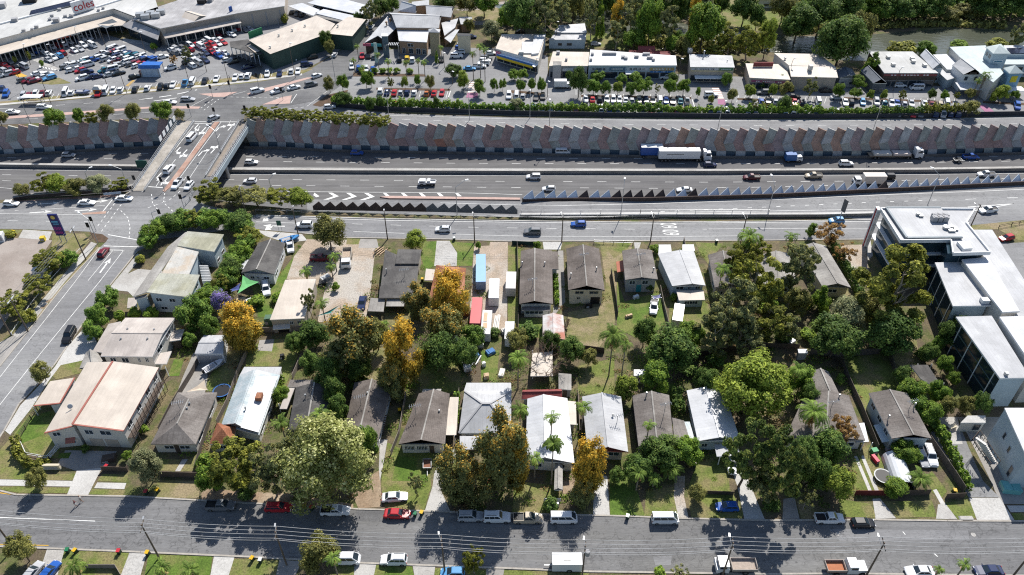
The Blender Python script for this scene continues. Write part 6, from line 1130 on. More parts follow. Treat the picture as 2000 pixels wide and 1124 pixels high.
for nm,lab,x,y,s,m,rz in(("cabinet","white cabinets dumped in the junk filled yard",912,720,(1.6,2.2,1.2),white_p,.3),("ladder_rack","white shelf frame standing in the junk filled yard",980,730,(1.2,2.4,.5),offwhite,-.2),("water_tank","grey tank near the back of the junk filled yard",935,678,(2.2,1.2,1.2),steel,.1),("storage_box","blue storage box in the junk filled yard",931,698,(1.0,1.0,.9),M("box_blue",(.05,.2,.5),None,1,.5),.4),("planter_box","orange shed door propped beside the tall orange tree",910,930,(1.8,1.6,2.0),M("rust_orange",(.5,.2,.08),None,1,.7),.1),("lawn_chair","white garden chair on the back lawn scrub",1553,650,(.8,.8,.7),white_p,.5),("garden_table","white garden table beside the scrub",1540,660,(1.0,.7,.6),white_p,1.0),("toy_slide","red toy slide on the lawn beside the white tunnel tent",1708,900,(.7,1.8,.8),M("toy_red",(.6,.03,.08),None,1,.4),.3),("climbing_toy","green toy frame beside the red slide",1706,885,(1.2,1.0,1.0),M("toy_green",(.05,.3,.12),None,1,.5),.2),("sofa","discarded pale sofa on the office driveway edge",1857,838,(1.8,.9,.8),cream_w,.4),("rubbish_heap","dark heap of rubbish on the office driveway",1838,840,(2.4,1.6,.6),black_m,.2),("gate_box","pale brick letterbox pier at the pale driveway",103,916,(3.4,.5,1.2),cream_w,.0),("letterbox","white letterbox beside the white surf van",1089,990,(.4,.4,1.1),white_p,.0),("storage_chest","white storage trunk behind the beige hall",566,640,(1.6,1.2,1.1),offwhite,.0),("flag_awning","small table with a yellow cover by the sign forecourt",85,470,(1.2,1.2,1.1),M("table_yellow",(.6,.45,.04),None,1,.6),.2),("sign_board","yellow sale board at the left forecourt hedge",30,459,(1.2,.2,1.4),M("board_yellow",(.65,.5,.03),None,1,.6),-.4),("fuel_pump","pale service kiosk at the left forecourt edge",2,470,(2.4,2.0,2.2),white_p,.2),("utility_pit","rusty metal pit cover in the left footpath, upper one",97,588,(1.7,.9,.08),dirt_m,.9),("utility_pit","rusty metal pit cover in the left footpath, lower one",87,600,(1.7,.9,.08),dirt_m,.9),("lean_to","small white shed roof among the sign lot trees",85,537,(3.6,2.4,2.2),white_p,.1)):
 t=thing(nm,lab,nm.replace('_',' '),G(x,y),rz);b=MB();b.box((0,0,s[2]/2),s,0,0,.92);b.build('body',m,t)
 if s[2]>.5:b=MB();b.box((0,0,s[2]+.03),(s[0]*.98,s[1]*.98,.06));b.build('top',m,t);b=MB();b.box((0,-s[1]/2-.01,s[2]*.45),(s[0]*.7,.04,s[2]*.5));b.build('front',grey_w,t)
for nm,lab,x,y,sz,m,rz in(("washing_machine","white washing machine standing in the junk filled yard",945,715,(.8,.8,1.0),white_p,.3),("tarpaulin_heap","blue tarpaulin heap beside the junk filled yard fence",958,690,(2.0,1.5,.7),M("tarp_blue",(.06,.18,.42),None,1,.7),.5),("crate","brown wooden crate behind the pyramid roofed house",950,738,(1.2,1.2,.9),ty,.1),("crate","pale crate at the end of the white pipe stack",985,650,(1.4,1.2,.9),offwhite,.4),("car_cover","grey covered heap beside the white van body",925,650,(1.8,3.2,1.2),grey_w,.1),("garden_shed","low rusty shed beside the red shipping container",905,612,(2.4,2.2,1.9),MATS["rust_orange"],.1),("planter_box","timber planter box on the corner house forecourt",214,898,(2.6,1.6,.8),dark_w,.2),("water_tank","round topped green tank beside the beige hall wall",527,632,(1.8,1.8,2.0),M("tank_green",(.08,.16,.10),None,1,.6),.0),("play_house","small red play house on the curved path lawn",738,652,(1.6,1.6,1.4),MATS["toy_red"],.4),("garden_bench","timber bench on the lush backyard lawn",1228,620,(1.8,.6,.7),ty,.3),("cage","white wire cage on the scrubby back lawn",1545,672,(1.6,1.2,1.0),white_p,.6),("spare_tyre_heap","heap of black tyres at the gravel yard end",630,556,(1.8,1.6,.8),black_m,.2),("scrap_heap","scrap metal heap along the gravel yard palms",636,545,(2.6,1.6,.7),steel,.7),("cubby","weathered cubby under the dark tree of the junk yard",885,672,(2.2,1.8,1.8),white_p,.1),("pool_filter","pale pump box by the grassy backyard caravan",1335,660,(1.0,.8,.8),offwhite,.2),("barbecue","black barbecue behind the brown ridge roofed house",1150,601,(1.6,.7,1.0),black_m,.1),("storage_box","white box on the patio of the lush backyard house",1242,583,(1.4,.8,.8),white_p,.4),("firewood_heap","firewood heap by the timber pile under the pines",1572,925,(1.8,1.4,.8),ty,.5),("garden_box","grey box beside the raised grey roofed house path",1735,880,(1.2,.8,.8),grey_w,.2),("tool_box","yellow tool box under the dark front shade tree",1598,905,(.9,.6,.6),MATS["board_yellow"],.3),("mattress","pale mattress leaning in the shaded front yard",940,925,(1.8,.4,1.4),offwhite,.2),("bicycle_box","red box below the tall orange tree",955,940,(.9,.9,.6),MATS["toy_red"],.4),("compost_bin","black compost bin at the lawn beside the blue white roof",552,700,(.9,.9,1.0),black_m,.1),("garden_table","white table on the lawn beside the violet tree",487,590,(1.4,1.0,.7),white_p,.5),("sand_pit","sand pit on the lawn below the violet tree",470,588,(2.4,2.0,.3),M("sand",(.5,.4,.27),None,1,.9),.3)):
 t=thing(nm,lab,nm.replace('_',' '),G(x,y),rz);b=MB();b.box((0,0,sz[2]/2),sz,0,0,.9);b.build('body',m,t)
 b=MB();b.box((sz[0]*.1,0,sz[2]+.05),(sz[0]*.7,sz[1]*.8,.1),.15);b.build('top',m,t);b=MB();b.box((-sz[0]*.2,-sz[1]/2-.01,sz[2]*.4),(sz[0]*.4,.05,sz[2]*.5));b.build('front',grey_w,t)
t=thing("storm_drain","concrete kerb inlet drain before the clipped hedge","drain",G(1887,1013));b=MB();b.box((0,0,.12),(2.6,.9,.2),0,0,.85);b.build('lintel',concrete,t);b=MB();b.box((0,-.3,.1),(1.8,.5,.06));b.build('grate',black_m,t)
t=thing("clothes_line","white rotary clothes line on the back lawn by the antenna house","clothes line",G(1256,758));b=MB();b.tube((0,0,0),(0,0,2.2),.05,n=6);b.build('post',steel,t);b=MB()
for k in range(4):a=k*PI/2+.3;b.tube((0,0,2.0),(math.cos(a)*1.9,math.sin(a)*1.9,2.4),.03,n=4)
for rr in(.8,1.3,1.8):
 for k in range(4):a,c=k*PI/2+.3,(k+1)*PI/2+.3;b.tube((math.cos(a)*rr,math.sin(a)*rr,2.0+rr*.21),(math.cos(c)*rr,math.sin(c)*rr,2.0+rr*.21),.015,n=3)
b.build('arms',steel,t)
def person(label,px,py,shirt,pants,hairc,step=.22,rz=0.0,z=0.0,H=1.72):
 s=H/1.72;t=thing("person",label,"person",G(px,py,z),rz);bm=bmesh.new();lay=bm.verts.layers.skin.verify();V={}
 def v(n,co,r,par=None):
  x=bm.verts.new(Vector(co)*s);x[lay].radius=(r*s,r*s);V[n]=x
  if par:bm.edges.new((V[par],x))
  return x
 v('pel',(0,0,.95),.135)[lay].use_root=True;v('wai',(0,0,1.10),.12,'pel');v('che',(0,.01,1.30),.145,'wai');v('nek',(0,.01,1.46),.06,'che');v('hd0',(0,.02,1.55),.075,'nek');v('hd1',(0,.03,1.63),.098,'hd0');v('hd2',(0,.02,1.70),.07,'hd1')
 for sd in(-1,1):
  k=str(sd);st=step*sd;v('hip'+k,(.09*sd,0,.90),.095,'pel');v('kne'+k,(.10*sd,st*.6+.03,.50),.062,'hip'+k);v('ank'+k,(.10*sd,st,.09),.042,'kne'+k);v('toe'+k,(.11*sd,st+.17,.045),.038,'ank'+k)
  v('sho'+k,(.19*sd,.01,1.38),.06,'che');v('elb'+k,(.25*sd,-st*.5,1.12),.045,'sho'+k);v('wri'+k,(.25*sd,-st*.8+.12,.90),.03,'elb'+k);v('pal'+k,(.25*sd,-st*.9+.15,.83),.034,'wri'+k)
  for f in range(4):v(f'f{f}{k}',(.25*sd,-st*.9+.12+f*.024,.76+abs(f-1.5)*.008),.011,'pal'+k)
  v('thu'+k,(.21*sd,-st*.9+.20,.80),.012,'pal'+k)
 me=bpy.data.meshes.new("body");bm.to_mesh(me);bm.free();ob=bpy.data.objects.new("body",me);COL.objects.link(ob);ob.modifiers.new("skin",'SKIN').use_smooth_shade=True;ob.modifiers.new("sub",'SUBSURF').levels=1
 dg=bpy.context.evaluated_depsgraph_get();m2=bpy.data.meshes.new_from_object(ob.evaluated_get(dg));bpy.data.objects.remove(ob);m2.name="body";m2.materials.clear()
 skin=M("skin_tone",(.42,.24,.17),None,1,.6);ms=[skin,M("shirt_"+shirt[0],shirt[1],None,1,.8),M("pants_"+pants[0],pants[1],None,1,.8),M("shoe_dark",(.05,.045,.045),None,1,.7)]
 for m in ms:m2.materials.append(m)
 for p in m2.polygons:c=p.center/s;p.material_index=3 if c.z<.085 else 2 if c.z<.99 and abs(c.x)<.2 and c.z>.52 else 1 if 1.0<=c.z<1.46 and abs(c.x)<.245 else 0
 link('body',m2,t);b=MB();c0=Vector((0,-.005,1.66))*s
 for i in range(5):
  for j in range(10):
   f=lambda i,j:c0+Vector((math.cos(j*PI/5)*math.cos(i*.3)*.108,math.sin(j*PI/5)*math.cos(i*.3)*.115,math.sin(i*.3)*.11))*s
   b.face([f(i,j),f(i,j+1),f(i+1,j+1),f(i+1,j)])
 b.build('hair',M("hair_"+hairc[0],hairc[1],None,1,.7),t,smooth=True)
 for sx in(-1,1):b=MB();b.tube((sx*.035*s,.105*s,1.625*s),(sx*.035*s,.122*s,1.625*s),.012*s,n=6);b.build('eye',black_m,t)
 b=MB();b.box((0,.125*s,1.60*s),(.025*s,.04*s,.045*s));b.build('nose',skin,t);b=MB();b.box((0,.115*s,1.56*s),(.045*s,.02*s,.012*s));b.build('mouth',M("lip_tone",(.3,.1,.09),None,1,.6),t)
person("walker in a pale top and tan shorts, farther one crossing the street",160,980,('pale',(.6,.58,.55)),('tan',(.34,.24,.16)),('ginger',(.28,.13,.07)),.2,-1.4);person("walker in a dark top and pale shorts, nearer one crossing the street",149.5,989,('maroon',(.16,.06,.07)),('white',(.62,.62,.6)),('brown',(.16,.08,.06)),.2,-1.4)
person("shopper in white outside the supermarket shade canopy",190,68,('white',(.65,.6,.6)),('dark',(.1,.09,.12)),('black',(.02,.02,.02)),.15,1.0);person("shopper in dark clothes walking by the shopping hall kerb",304,103,('dark',(.05,.05,.06)),('dark',(.1,.09,.12)),('black',(.02,.02,.02)),.2,.4);person("shopper in dark clothes beside the white hatchbacks of the verge row",449,156,('navy',(.03,.04,.09)),('dark',(.1,.09,.12)),('brown',(.16,.08,.06)),.15,2.0);person("pedestrian in red on the supermarket verge by the sales tent",201,188,('red',(.5,.08,.12)),('dark',(.1,.09,.12)),('black',(.02,.02,.02)),.15,1.3)
for lab,obs in LABELS.items():
 if len(obs)>1:print("DUPLICATE LABEL",lab,obs)
KIND={'sedan':(4.8,1.82,1.45,.92,.93,.86,.13,.71,.28,.55),'hatch':(4.15,1.76,1.5,.92,.9,.88,.01,.74,.12,.52),'suv':(4.65,1.88,1.74,1.05,1.0,1.02,.01,.74,.08,.56),'wagon':(4.85,1.84,1.5,.93,.9,.86,.01,.72,.09,.55),'van':(4.9,1.84,2.05,1.15,1.1,1.05,.005,.95,.02,.76),'ute':(5.25,1.86,1.78,1.06,1.0,1.04,.36,.76,.41,.60),'fourwd':(4.9,1.92,1.9,1.15,1.1,1.12,.01,.70,.04,.57)}
def car_geo(k):
 L,W,H,belt,deck,hood,br,bf,tr,tf=KIND[k];w=W/2
 X=lambda f:(f-.5)*L
 B=MB()
 ring=[(0,.45,.62,.86),(.015,.33,.78,.93),(.06,.28,deck,.985),(max(.1,br),.26,deck if br>.05 else belt,1.0),(.45,.26,belt,1.0),(bf,.26,belt,1.0),(.88,.28,hood*.93,.97),(.965,.33,hood*.80,.90),(1.0,.42,.58,.80)]
 rows=[]
 for f,zb,zt,ws in ring:
  a=w*ws;zm=lerp(zb,zt,.55);x=X(f)
  rows.append([Vector((x,-a*.94,zb)),Vector((x,-a,zm)),Vector((x,-a*.93,zt)),Vector((x,a*.93,zt)),Vector((x,a,zm)),Vector((x,a*.94,zb))])
 for r0,r1 in zip(rows,rows[1:]):
  for i in range(6):j=(i+1)%6;B.face([r0[i],r1[i],r1[j],r0[j]])
 B.face(rows[0]);B.face(rows[-1][::-1])
 zb=belt-.02;cb=[Vector((X(br),-w*.88,zb)),Vector((X(bf),-w*.86,zb)),Vector((X(bf),w*.86,zb)),Vector((X(br),w*.88,zb))]
 ct=[Vector((X(tr),-w*.72,H)),Vector((X(tf),-w*.70,H)),Vector((X(tf),w*.70,H)),Vector((X(tr),w*.72,H))]
 mid=[p.lerp(q,.93)for p,q in zip(cb,ct)];top=[Vector((p.x*1.0+(.02 if i in(0,3)else-.05)*L*.3,p.y*.86,H+.03))for i,p in enumerate(ct)]
 for i in range(4):
  j=(i+1)%4;B.face([cb[i],cb[j],mid[j],mid[i]]);B.face([mid[i],mid[j],top[j],top[i]])
 B.face(top)
 def pane(i,j,u0,u1,v0,v1):
  a,b,c,d=cb[i],cb[j],mid[j],mid[i];n=(b-a).cross(d-a);n.normalize();o=n*.012
  P=lambda u,v:(a.lerp(b,u)).lerp(d.lerp(c,u),v)+o
  return[P(u0,v0),P(u1,v0),P(u1,v1),P(u0,v1)]
 parts={'windscreen':[pane(1,2,.06,.94,.08,.97)],'rear_window':[pane(3,0,.08,.92,.2 if k in('suv','hatch','van','wagon','fourwd')else.1,.95)]}
 sides=[]
 nw=2 if k in('ute','hatch','sedan')else 3
 for(i,j)in((0,1),(2,3)):
  q=[]
  for t in range(nw):q.append(pane(i,j,.05+t*.9/nw,.05+(t+.93)*.9/nw,.22,.94))
  sides.append(q)
 wh=[(X(.18),s*(w-.1))for s in(-1,1)]+[(X(.81),s*(w-.1))for s in(-1,1)]
 return B,parts,sides,wh,(L,W,H,belt,deck,hood),X,w
CARS={}
def templates(k):
 if k in CARS:return CARS[k]
 B,parts,sides,wh,dims,X,w=car_geo(k);L,W,H,belt,deck,hood=dims;T=[]
 T.append(('body',B.mesh('body',[carpaint],weld=True),(0,0,0),None))
 far=MB();far.v,far.f,far.m,far.u=list(B.v),list(B.f),list(B.m),list(B.u)
 for n,qs in parts.items():
  b=MB();[b.face(q)for q in qs];T.append((n,b.mesh(n,[glass]),(0,0,0),None));[far.face(q,1)for q in qs]
 for qs in sides:
  b=MB();[b.face(q)for q in qs];T.append(('side_window',b.mesh('side_window',[glass]),(0,0,0),None));[far.face(q,1)for q in qs]
 b=MB();R=.33 if k not in('ute','fourwd','suv')else.37;b.tube((0,-.11,0),(0,.11,0),R,n=14);b.tube((0,-.125,0),(0,.125,0),R*.6,n=10,mi=1);wm=b.mesh('wheel',[tyre,rim_m])
 for x,y in wh:T.append(('wheel',wm,(x,y,R),'w'));far.tube((x,y-.11,R),(x,y+.11,R),R,n=8,mi=2)
 b=MB();b.box((0,0,0),(.10,.36,.16));hl=b.mesh('headlight',[lamp_w]);b=MB();b.box((0,0,0),(.08,.26,.2));tl=b.mesh('tail_light',[lamp_r])
 for s in(-1,1):T.append(('headlight',hl,(X(.975),s*w*.66,hood*.72),'l'));T.append(('tail_light',tl,(X(.012),s*w*.72,.76),'l'))
 b=MB();b.box((0,0,0),(.12,.2,.12));mr=b.mesh('mirror',[carpaint])
 for s in(-1,1):T.append(('mirror',mr,(X(lerp(KIND[k][7],KIND[k][9],.25)),s*(w+.06),belt+.08),'l'))
 if k=='ute':
  b=MB()
  for s in(-1,1):b.box((X(.185),s*w*.9,1.08),(L*.34,.07,.28))
  b.box((X(.012),0,1.05),(.07,W*.88,.3));T.append(('tray',b.mesh('tray',[carpaint]),(0,0,0),None))
  b2=MB();b2.box((X(.185),0,1.0),(L*.33,W*.82,.04));T.append(('tray_floor',b2.mesh('tray_floor',[black_m]),(0,0,0),None))
  far.v+=b.v;n0=len(far.v)-len(b.v);far.f+=[[i+n0 for i in f]for f in b.f];far.m+=b.m;far.u+=b.u
  n0=len(far.v);far.v+=b2.v;far.f+=[[i+n0 for i in f]for f in b2.f];far.m+=[2]*len(b2.f);far.u+=b2.u
 if k in('suv','fourwd','wagon'):
  b=MB();b.box((X(.3),0,H+.06),(L*.36,.05,.05));me=b.mesh('roof_rail',[black_m])
  for s in(-1,1):T.append(('roof_rail',me,(0,s*w*.56,0),'l'))
 CARS[k]=(T,far.mesh('parked_car',[carpaint,glass,tyre]));return CARS[k]
COLS={'white':(.72,.73,.74),'silver':(.42,.43,.45),'grey':(.16,.165,.175),'black':(.014,.014,.016),'red':(.42,.022,.03),'dark red':(.16,.014,.025),'blue':(.018,.09,.36),'dark blue':(.012,.025,.085),'light blue':(.10,.30,.55),'teal':(.02,.14,.19),'yellow':(.62,.42,.03),'orange':(.50,.16,.05),'beige':(.42,.36,.27),'maroon':(.09,.012,.022),'green':(.03,.10,.05)}
CNAME={'sedan':'sedan','hatch':'hatchback','suv':'suv','wagon':'wagon','van':'van','ute':'pickup','fourwd':'offroader'}
ONAME={'sedan':'sedan','hatch':'hatchback','suv':'sport_utility_car','wagon':'station_wagon','van':'van','ute':'pickup','fourwd':'offroad_car'}
def car(k,px,py,d,col,label,lod=0,z=0.0,group=None,zc=.6):
 """px,py = middle of the car as seen in the photograph; d = photo direction of its nose"""
 p=G(px,py,z+zc);p.z=z;a=wdir(px,py,d[0],d[1],z);T,far=templates(k)
 cat={'van':'van','ute':'pickup'}.get(k,'car');c=(*COLS[col],1)
 if lod==2:
  o=link('parked_'+('car' if cat=='car' else cat),far,None,COLS[col]);o.location=p;o.rotation_euler=(0,0,a);return tag(o,label,cat,group)
 t=thing(ONAME[k],label,cat,p,a,group)
 for n,me,loc,f in T:
  if lod==1 and f=='l':continue
  o=link(n,me,t,COLS[col],loc)
 return t
R_,L_,U_,D_=(10,0),(-10,0),(0,-10),(0,10)
for k,x,y,d,col,lab,z in(('hatch',134,303,R_,'silver',"silver hatchback alone on the freeway left of the bridge",FZ),('hatch',491,317,R_,'white',"white hatchback on the freeway just right of the bridge",FZ),('hatch',697,299,R_,'blue',"bright blue hatchback in the shade of the panelled freeway wall",FZ),('van',1099,298,R_,'white',"white van driving beside the panelled freeway wall",FZ),('hatch',1387,322,R_,'dark blue',"dark blue hatchback beside the white semi trailer cab",FZ),('suv',1653,320,R_,'white',"white sport utility car behind the small blue box truck",FZ),('ute',1896,307,R_,'blue',"blue pickup towing a small trailer on the freeway",FZ),('hatch',488,354,L_,'white',"white hatchback on the near freeway side beside the bridge shadow",FZ),('suv',1042,346,L_,'white',"white sport utility car next to the median wall",FZ),('hatch',1072,369,L_,'white',"white hatchback nearest the start of the grey sawtooth wall",FZ),('sedan',1337,371,L_,'white',"white sedan partly hidden by the grey sawtooth wall",FZ),('ute',1468,347,L_,'maroon',"maroon pickup on the near freeway carriageway",FZ),('ute',1589,344,L_,'beige',"pale pickup with a canopy ahead of the white box truck",FZ),('suv',1733,346,L_,'black',"black car just behind the white box truck",FZ),('ute',1926,341,L_,'white',"white pickup carrying ladders behind the sawtooth wall",FZ),('suv',594,440,L_,'white',"white car half hidden behind the bushy tree on the service road",0),('hatch',865,448,L_,'white',"white hatchback on the service road beside a leaning pole",0),('suv',1040,453,L_,'grey',"dark grey car with a white bonnet glare on the service road",0),('hatch',1130,438,L_,'blue',"bright blue hatchback on the service road",0),('hatch',1634,431,L_,'light blue',"light blue car beside the narrow black sign on the service road",0),('ute',1930,411,(-30,4),'white',"white twin cab pickup on the corner road behind the offices",0),('hatch',1966,465,(-30,6),'red',"red hatchback in the car park behind the ribbed office roof",0),('hatch',22,398,R_,'white',"white car leftmost on the road joining the bridge intersection",0),('sedan',169,396,R_,'white',"white sedan second in line at the bridge intersection",0),('sedan',242,388,R_,'white',"white sedan entering the bridge intersection",0),('fourwd',331,331,(20,-22),'white',"white offroader driving up the bridge",0),('ute',346,360,(-16,20),'white',"white pickup stopped at the near bridge line beside the brick median",0),('hatch',369,363,(-16,20),'white',"white hatchback stopped at the near bridge line by the bushes",0),('hatch',418,230,(20,-8),'silver',"silver hatchback crossing the far stop line of the bridge",0),('van',375,269,(20,-22),'white',"white van in the middle of the bridge",0),('hatch',202,493,(15,-20),'dark red',"dark red hatchback waiting in the side street",0),('fourwd',135,656,(-12,22),'black',"black offroader parked along the side street kerb",0),('sedan',24,219,R_,'white',"white sedan leftmost on the road before the supermarket",0),('wagon',86,209,R_,'white',"white wagon passing the bus shelter",0),('sedan',331,200,R_,'white',"white sedan beside the round verge trees near the bridge lights",0),('wagon',367,194,R_,'silver',"silver wagon waiting beside the pink island",0),('fourwd',503,178,(20,-5),'white',"white offroader waiting by the pink median strip",0),('ute',542,178,(-20,6),'white',"white pickup beside the lit traffic island",0),('sedan',574,171,(20,-5),'white',"white sedan climbing the cross road",0),('suv',608,165,(20,-4),'grey',"dark grey car ahead of the white sedan on the cross road",0),('hatch',619,148,(20,-7),'white',"white hatchback turning near the market hall exit",0),('suv',599,126,(20,-2),'dark blue',"dark blue car driving through the market hall car park",0),('hatch',654,107,(12,-18),'silver',"silver hatchback leaving beside the market hall wall",0),('hatch',726,52,(10,-12),'white',"white hatchback on the lane beside the market hall",0),('hatch',644,209,(20,-2),'white',"white hatchback behind the round island bed",0)):
 car(k,x,y,d,col,lab,1,z)
for k,x,y,d,col,lab in(('ute',431,988,R_,'grey',"dark grey pickup with a covered tray at the kerb, leftmost on the street"),('wagon',544,991,R_,'red',"red station wagon parked under the leaning tree"),('ute',655,998,R_,'white',"white pickup hidden under the big blossoming tree"),('sedan',771,971,(30,-2),'white',"white sedan parked on the grass verge above the red sedan"),('sedan',776,1004,(30,1),'red',"bright red sedan parked beside the yellow lidded bin"),('suv',919,1009,R_,'silver',"silver sport utility car under the tall orange trees"),('fourwd',971,1011,R_,'white',"white offroader parked between the silver car and tray pickup"),('ute',1031,1013,R_,'beige',"pale tray pickup parked left of the white surf van"),('van',1101,1013,R_,'white',"white van parked under the orange flowering tree"),('van',1299,1014,R_,'white',"long white van parked alone in the middle of the kerb"),('hatch',1420,990,L_,'blue',"blue hatchback parked on the verge beside the pale driveway"),('ute',1430,905,D_,'white',"white pickup in the pale driveway beside the white metal roof"),('ute',1620,1013,R_,'white',"white pickup with red cargo parked under the glossy tree"),('hatch',1686,1022,R_,'black',"black hatchback parked in front of the red fence"),('suv',769,1094,L_,'white',"white sport utility car at the near kerb between driveways"),('van',676,1093,R_,'white',"white van half hidden by the fronds of the roadside palm"),('sedan',1796,1116,L_,'white',"white sedan at the near kerb beside small palms"),('sedan',1931,1115,L_,'dark blue',"dark blue sedan at the near kerb, rightmost of the street"),('hatch',884,1119,L_,'light blue',"light blue hatchback poking in under the roadside pole"),('hatch',64,1118,(10,-12),'silver',"silver hatchback in the bottom left driveway"),('hatch',97,1117,(10,-12),'blue',"blue hatchback next to the silver one in the driveway"),('hatch',1801,896,(10,22),'silver',"silver grey hatchback beside the white offroader in the fenced yard"),('fourwd',1816,892,(10,24),'white',"white offroader against the dark paling fence"),('sedan',707,592,(-4,20),'dark blue',"dark blue sedan at the edge of the gravel yard"),('ute',626,505,R_,'dark red',"dark red pickup in deep shade under the bushy tree"),('ute',1277,600,(-2,20),'white',"white pickup with dark tray in the grassy backyard"),('fourwd',520,566,(3,20),'white',"white offroader in the yard behind the green shade sail"),('ute',567,482,(2,20),'white',"white pickup below the blue boat near the service road")):
 car(k,x,y,d,col,lab,0)
WEI=['white']*9+['silver']*5+['grey']*3+['black']*3+['red']*3+['dark red']+['blue']*2+['dark blue']*3+['light blue']+['teal']+['beige']
TYP=['hatch']*5+['sedan']*4+['suv']*4+['wagon']+['ute']+['van']
CC={}
def carrow(pts,d,desc,group,cols=None,kinds=None):
 for i,q in enumerate(pts):
  col=(cols[i]if cols and i<len(cols)and cols[i]else rnd.choice(WEI));k=(kinds or{}).get(i)or rnd.choice(TYP)
  if k=='van' and col not in('white','silver','grey'):col='white'
  dd=d if rnd.random()<.6 else(-d[0],-d[1])
  o=f"{ORD[i]} from the left"
  car(k,q[0],q[1],dd,col,f"{col} {CNAME[k]}, {o} {desc}",2,0,group)
def span(a,b,n,skip=()):return[(lerp(a[0],b[0],i/(n-1)),lerp(a[1],b[1],i/(n-1)))for i in range(n)if i not in skip]
gA="cars parked at the supermarket"
carrow([(57,106),(69,101),(80,99),(92,96),(102,92),(113,89),(125,86),(136,82),(149,80),(160,76),(173,74)],(12,6),"in the row along the supermarket veranda",gA,['white','blue','white','grey','white','red','white','white','dark blue','white','silver'])
carrow([(91,105),(95,117),(104,113),(115,109),(122,104),(145,99),(156,96),(163,89),(181,89)],(12,6),"in the second row from the supermarket veranda",gA,['white','silver','white','light blue','red','white','silver','white','white'])
carrow([(6,126),(10,140),(18,121),(19,136),(29,131),(47,130)],(10,5),"below the yellow walkway stripes",gA,['red','silver','grey','dark red','black','silver'])
carrow([(128,131),(137,129),(146,127),(155,125),(167,122),(180,118)],(16,-4),"in the back line of the small central block",gA,['grey','white','white','white','teal','blue'])
carrow([(140,137),(149,135),(157,138),(170,141),(172,127)],(16,-4),"in the front line of the small central block",gA,['white','white','red','dark blue','blue'])
carrow([(200,105),(211,108),(222,111),(233,114),(244,117),(254,120),(265,122),(275,124)],(14,-5),"in the front line of the big central block",gA,['white','black','dark blue','grey','white','white','dark red','red'])
carrow([(222,95),(235,100),(246,103),(258,105),(262,110),(275,111),(284,114),(300,115)],(14,-5),"in the back line of the big central block",gA,['white','red','dark blue','dark blue','teal','white','blue','blue'],{0:'van'})
carrow(span((196,112),(268,128),7),(14,-5),"in the frontmost line of the big central block",gA,['white','silver','white','dark red','white','grey','white'])
carrow(span((212,99),(296,119),9),(14,-5),"in the middle line of the big central block",gA,['white','red','white','white','teal','silver','white','dark blue','blue'])
carrow(span((134,126),(186,113),5),(16,-4),"behind the small central block",gA,['white','silver','white','white','grey'])
carrow(span((160,153),(232,143),5,(2,)),(16,-4),"in the frontmost open bays",gA,['white','dark blue','silver','black'])
carrow(span((340,104),(436,83),10,(4,)),(10,5),"in the second row before the shopping hall footpath",gA)
carrow(span((0,148),(28,142),3),(15,-4),"at the left edge below the walkway",gA,['white','silver','red'])
carrow(span((375,128),(440,104),6,(3,)),(10,6),"in the outer row beside the market porch",gA)
carrow([(192,149),(205,138),(216,141),(219,136),(234,127),(263,150),(283,141)],(16,-4),"in the open middle of the supermarket car park",gA,['dark blue','teal','dark blue','dark blue','silver','black','dark red'])
carrow([(45,156),(56,157),(67,158),(73,144),(82,151),(92,146),(97,152)],(15,-4),"beside the grass triangle",gA,['grey','dark red','dark red','white','white','white','light blue'])
carrow([(3,175),(12,184),(45,187),(57,185),(69,184),(83,183),(95,181),(128,182),(140,181),(192,183),(206,179),(221,177),(236,175),(264,174),(288,172),(313,170),(326,168),(338,165),(362,162),(376,160),(400,158),(423,154),(460,151),(473,149),(485,148)],(6,-12),"in the row along the roadside verge",gA,['dark blue','blue','silver','dark red','white','dark red','white','white','white','red','white','white','white','black','white','black','black','white','light blue','black','black','white','white','white','white'])
carrow(span((335,97),(428,77),11),(10,5),"in the row before the shopping hall footpath",gA,['white','silver','grey','black','white','red','white','silver','red','white','white'])
carrow([(375,112),(384,110),(393,107),(402,104),(413,102),(423,98)],(10,6),"in the row beside the market hall porch",gA,['white','grey','grey','dark blue','red','white'])
carrow([(425,68),(436,67),(446,66),(454,68)],(10,5),"in the short row by the yellow shrub",gA,['dark red','black','white','white'])
carrow([(454,58),(463,56),(471,53),(479,51),(487,48),(478,59),(488,57)],(10,5),"in the row nearest the green market sign",gA,['white','red','dark red','white','white','grey','silver'])
carrow([(445,117),(455,121),(484,131),(317,111),(366,122),(333,133)],(14,-3),"left of the market hall corner",gA,['white','black','dark blue','white','black','white'])
carrow([(522,144),(546,143),(569,139),(582,139)],(2,-12),"in the line along the market hall verge",gA,['white','dark blue','white','white'])
carrow([(567,118),(577,112),(590,106),(602,103),(613,100),(610,112),(630,94)],(14,-3),"under the market hall wall",gA,['white','grey','white','white','black','black','white'])
gT="cars parked at the tavern"
carrow([(707,109),(719,109),(730,111)],D_,"against the tavern side wall",gT,['red','black','grey'])
carrow([(780,116),(795,115),(805,117),(862,116)],D_,"against the tavern front",gT,['black','yellow','white','black'])
carrow([(687,130),(701,133),(715,135),(728,136)],D_,"behind the tavern palm trees",gT,['white','blue','white','blue'])
carrow([(892,110),(897,102),(900,95),(903,90)],R_,"in the brick paved tavern car park",gT,['white','white','blue','silver'],{0:'fourwd'})
carrow([(917,134),(936,130),(944,124),(947,119),(950,114),(958,104)],R_,"beside the yellow shop wall",gT,['light blue','white','white','white','grey','white'])
gM="cars parked along the shop street"
carrow([(743,178),(756,180),(770,181),(783,181),(795,181),(809,181),(834,182),(848,182),(863,182)],(3,-12),"in the upper row below the tavern palms",gM,['white','dark blue','red','silver','dark blue','white','orange','red','red'])
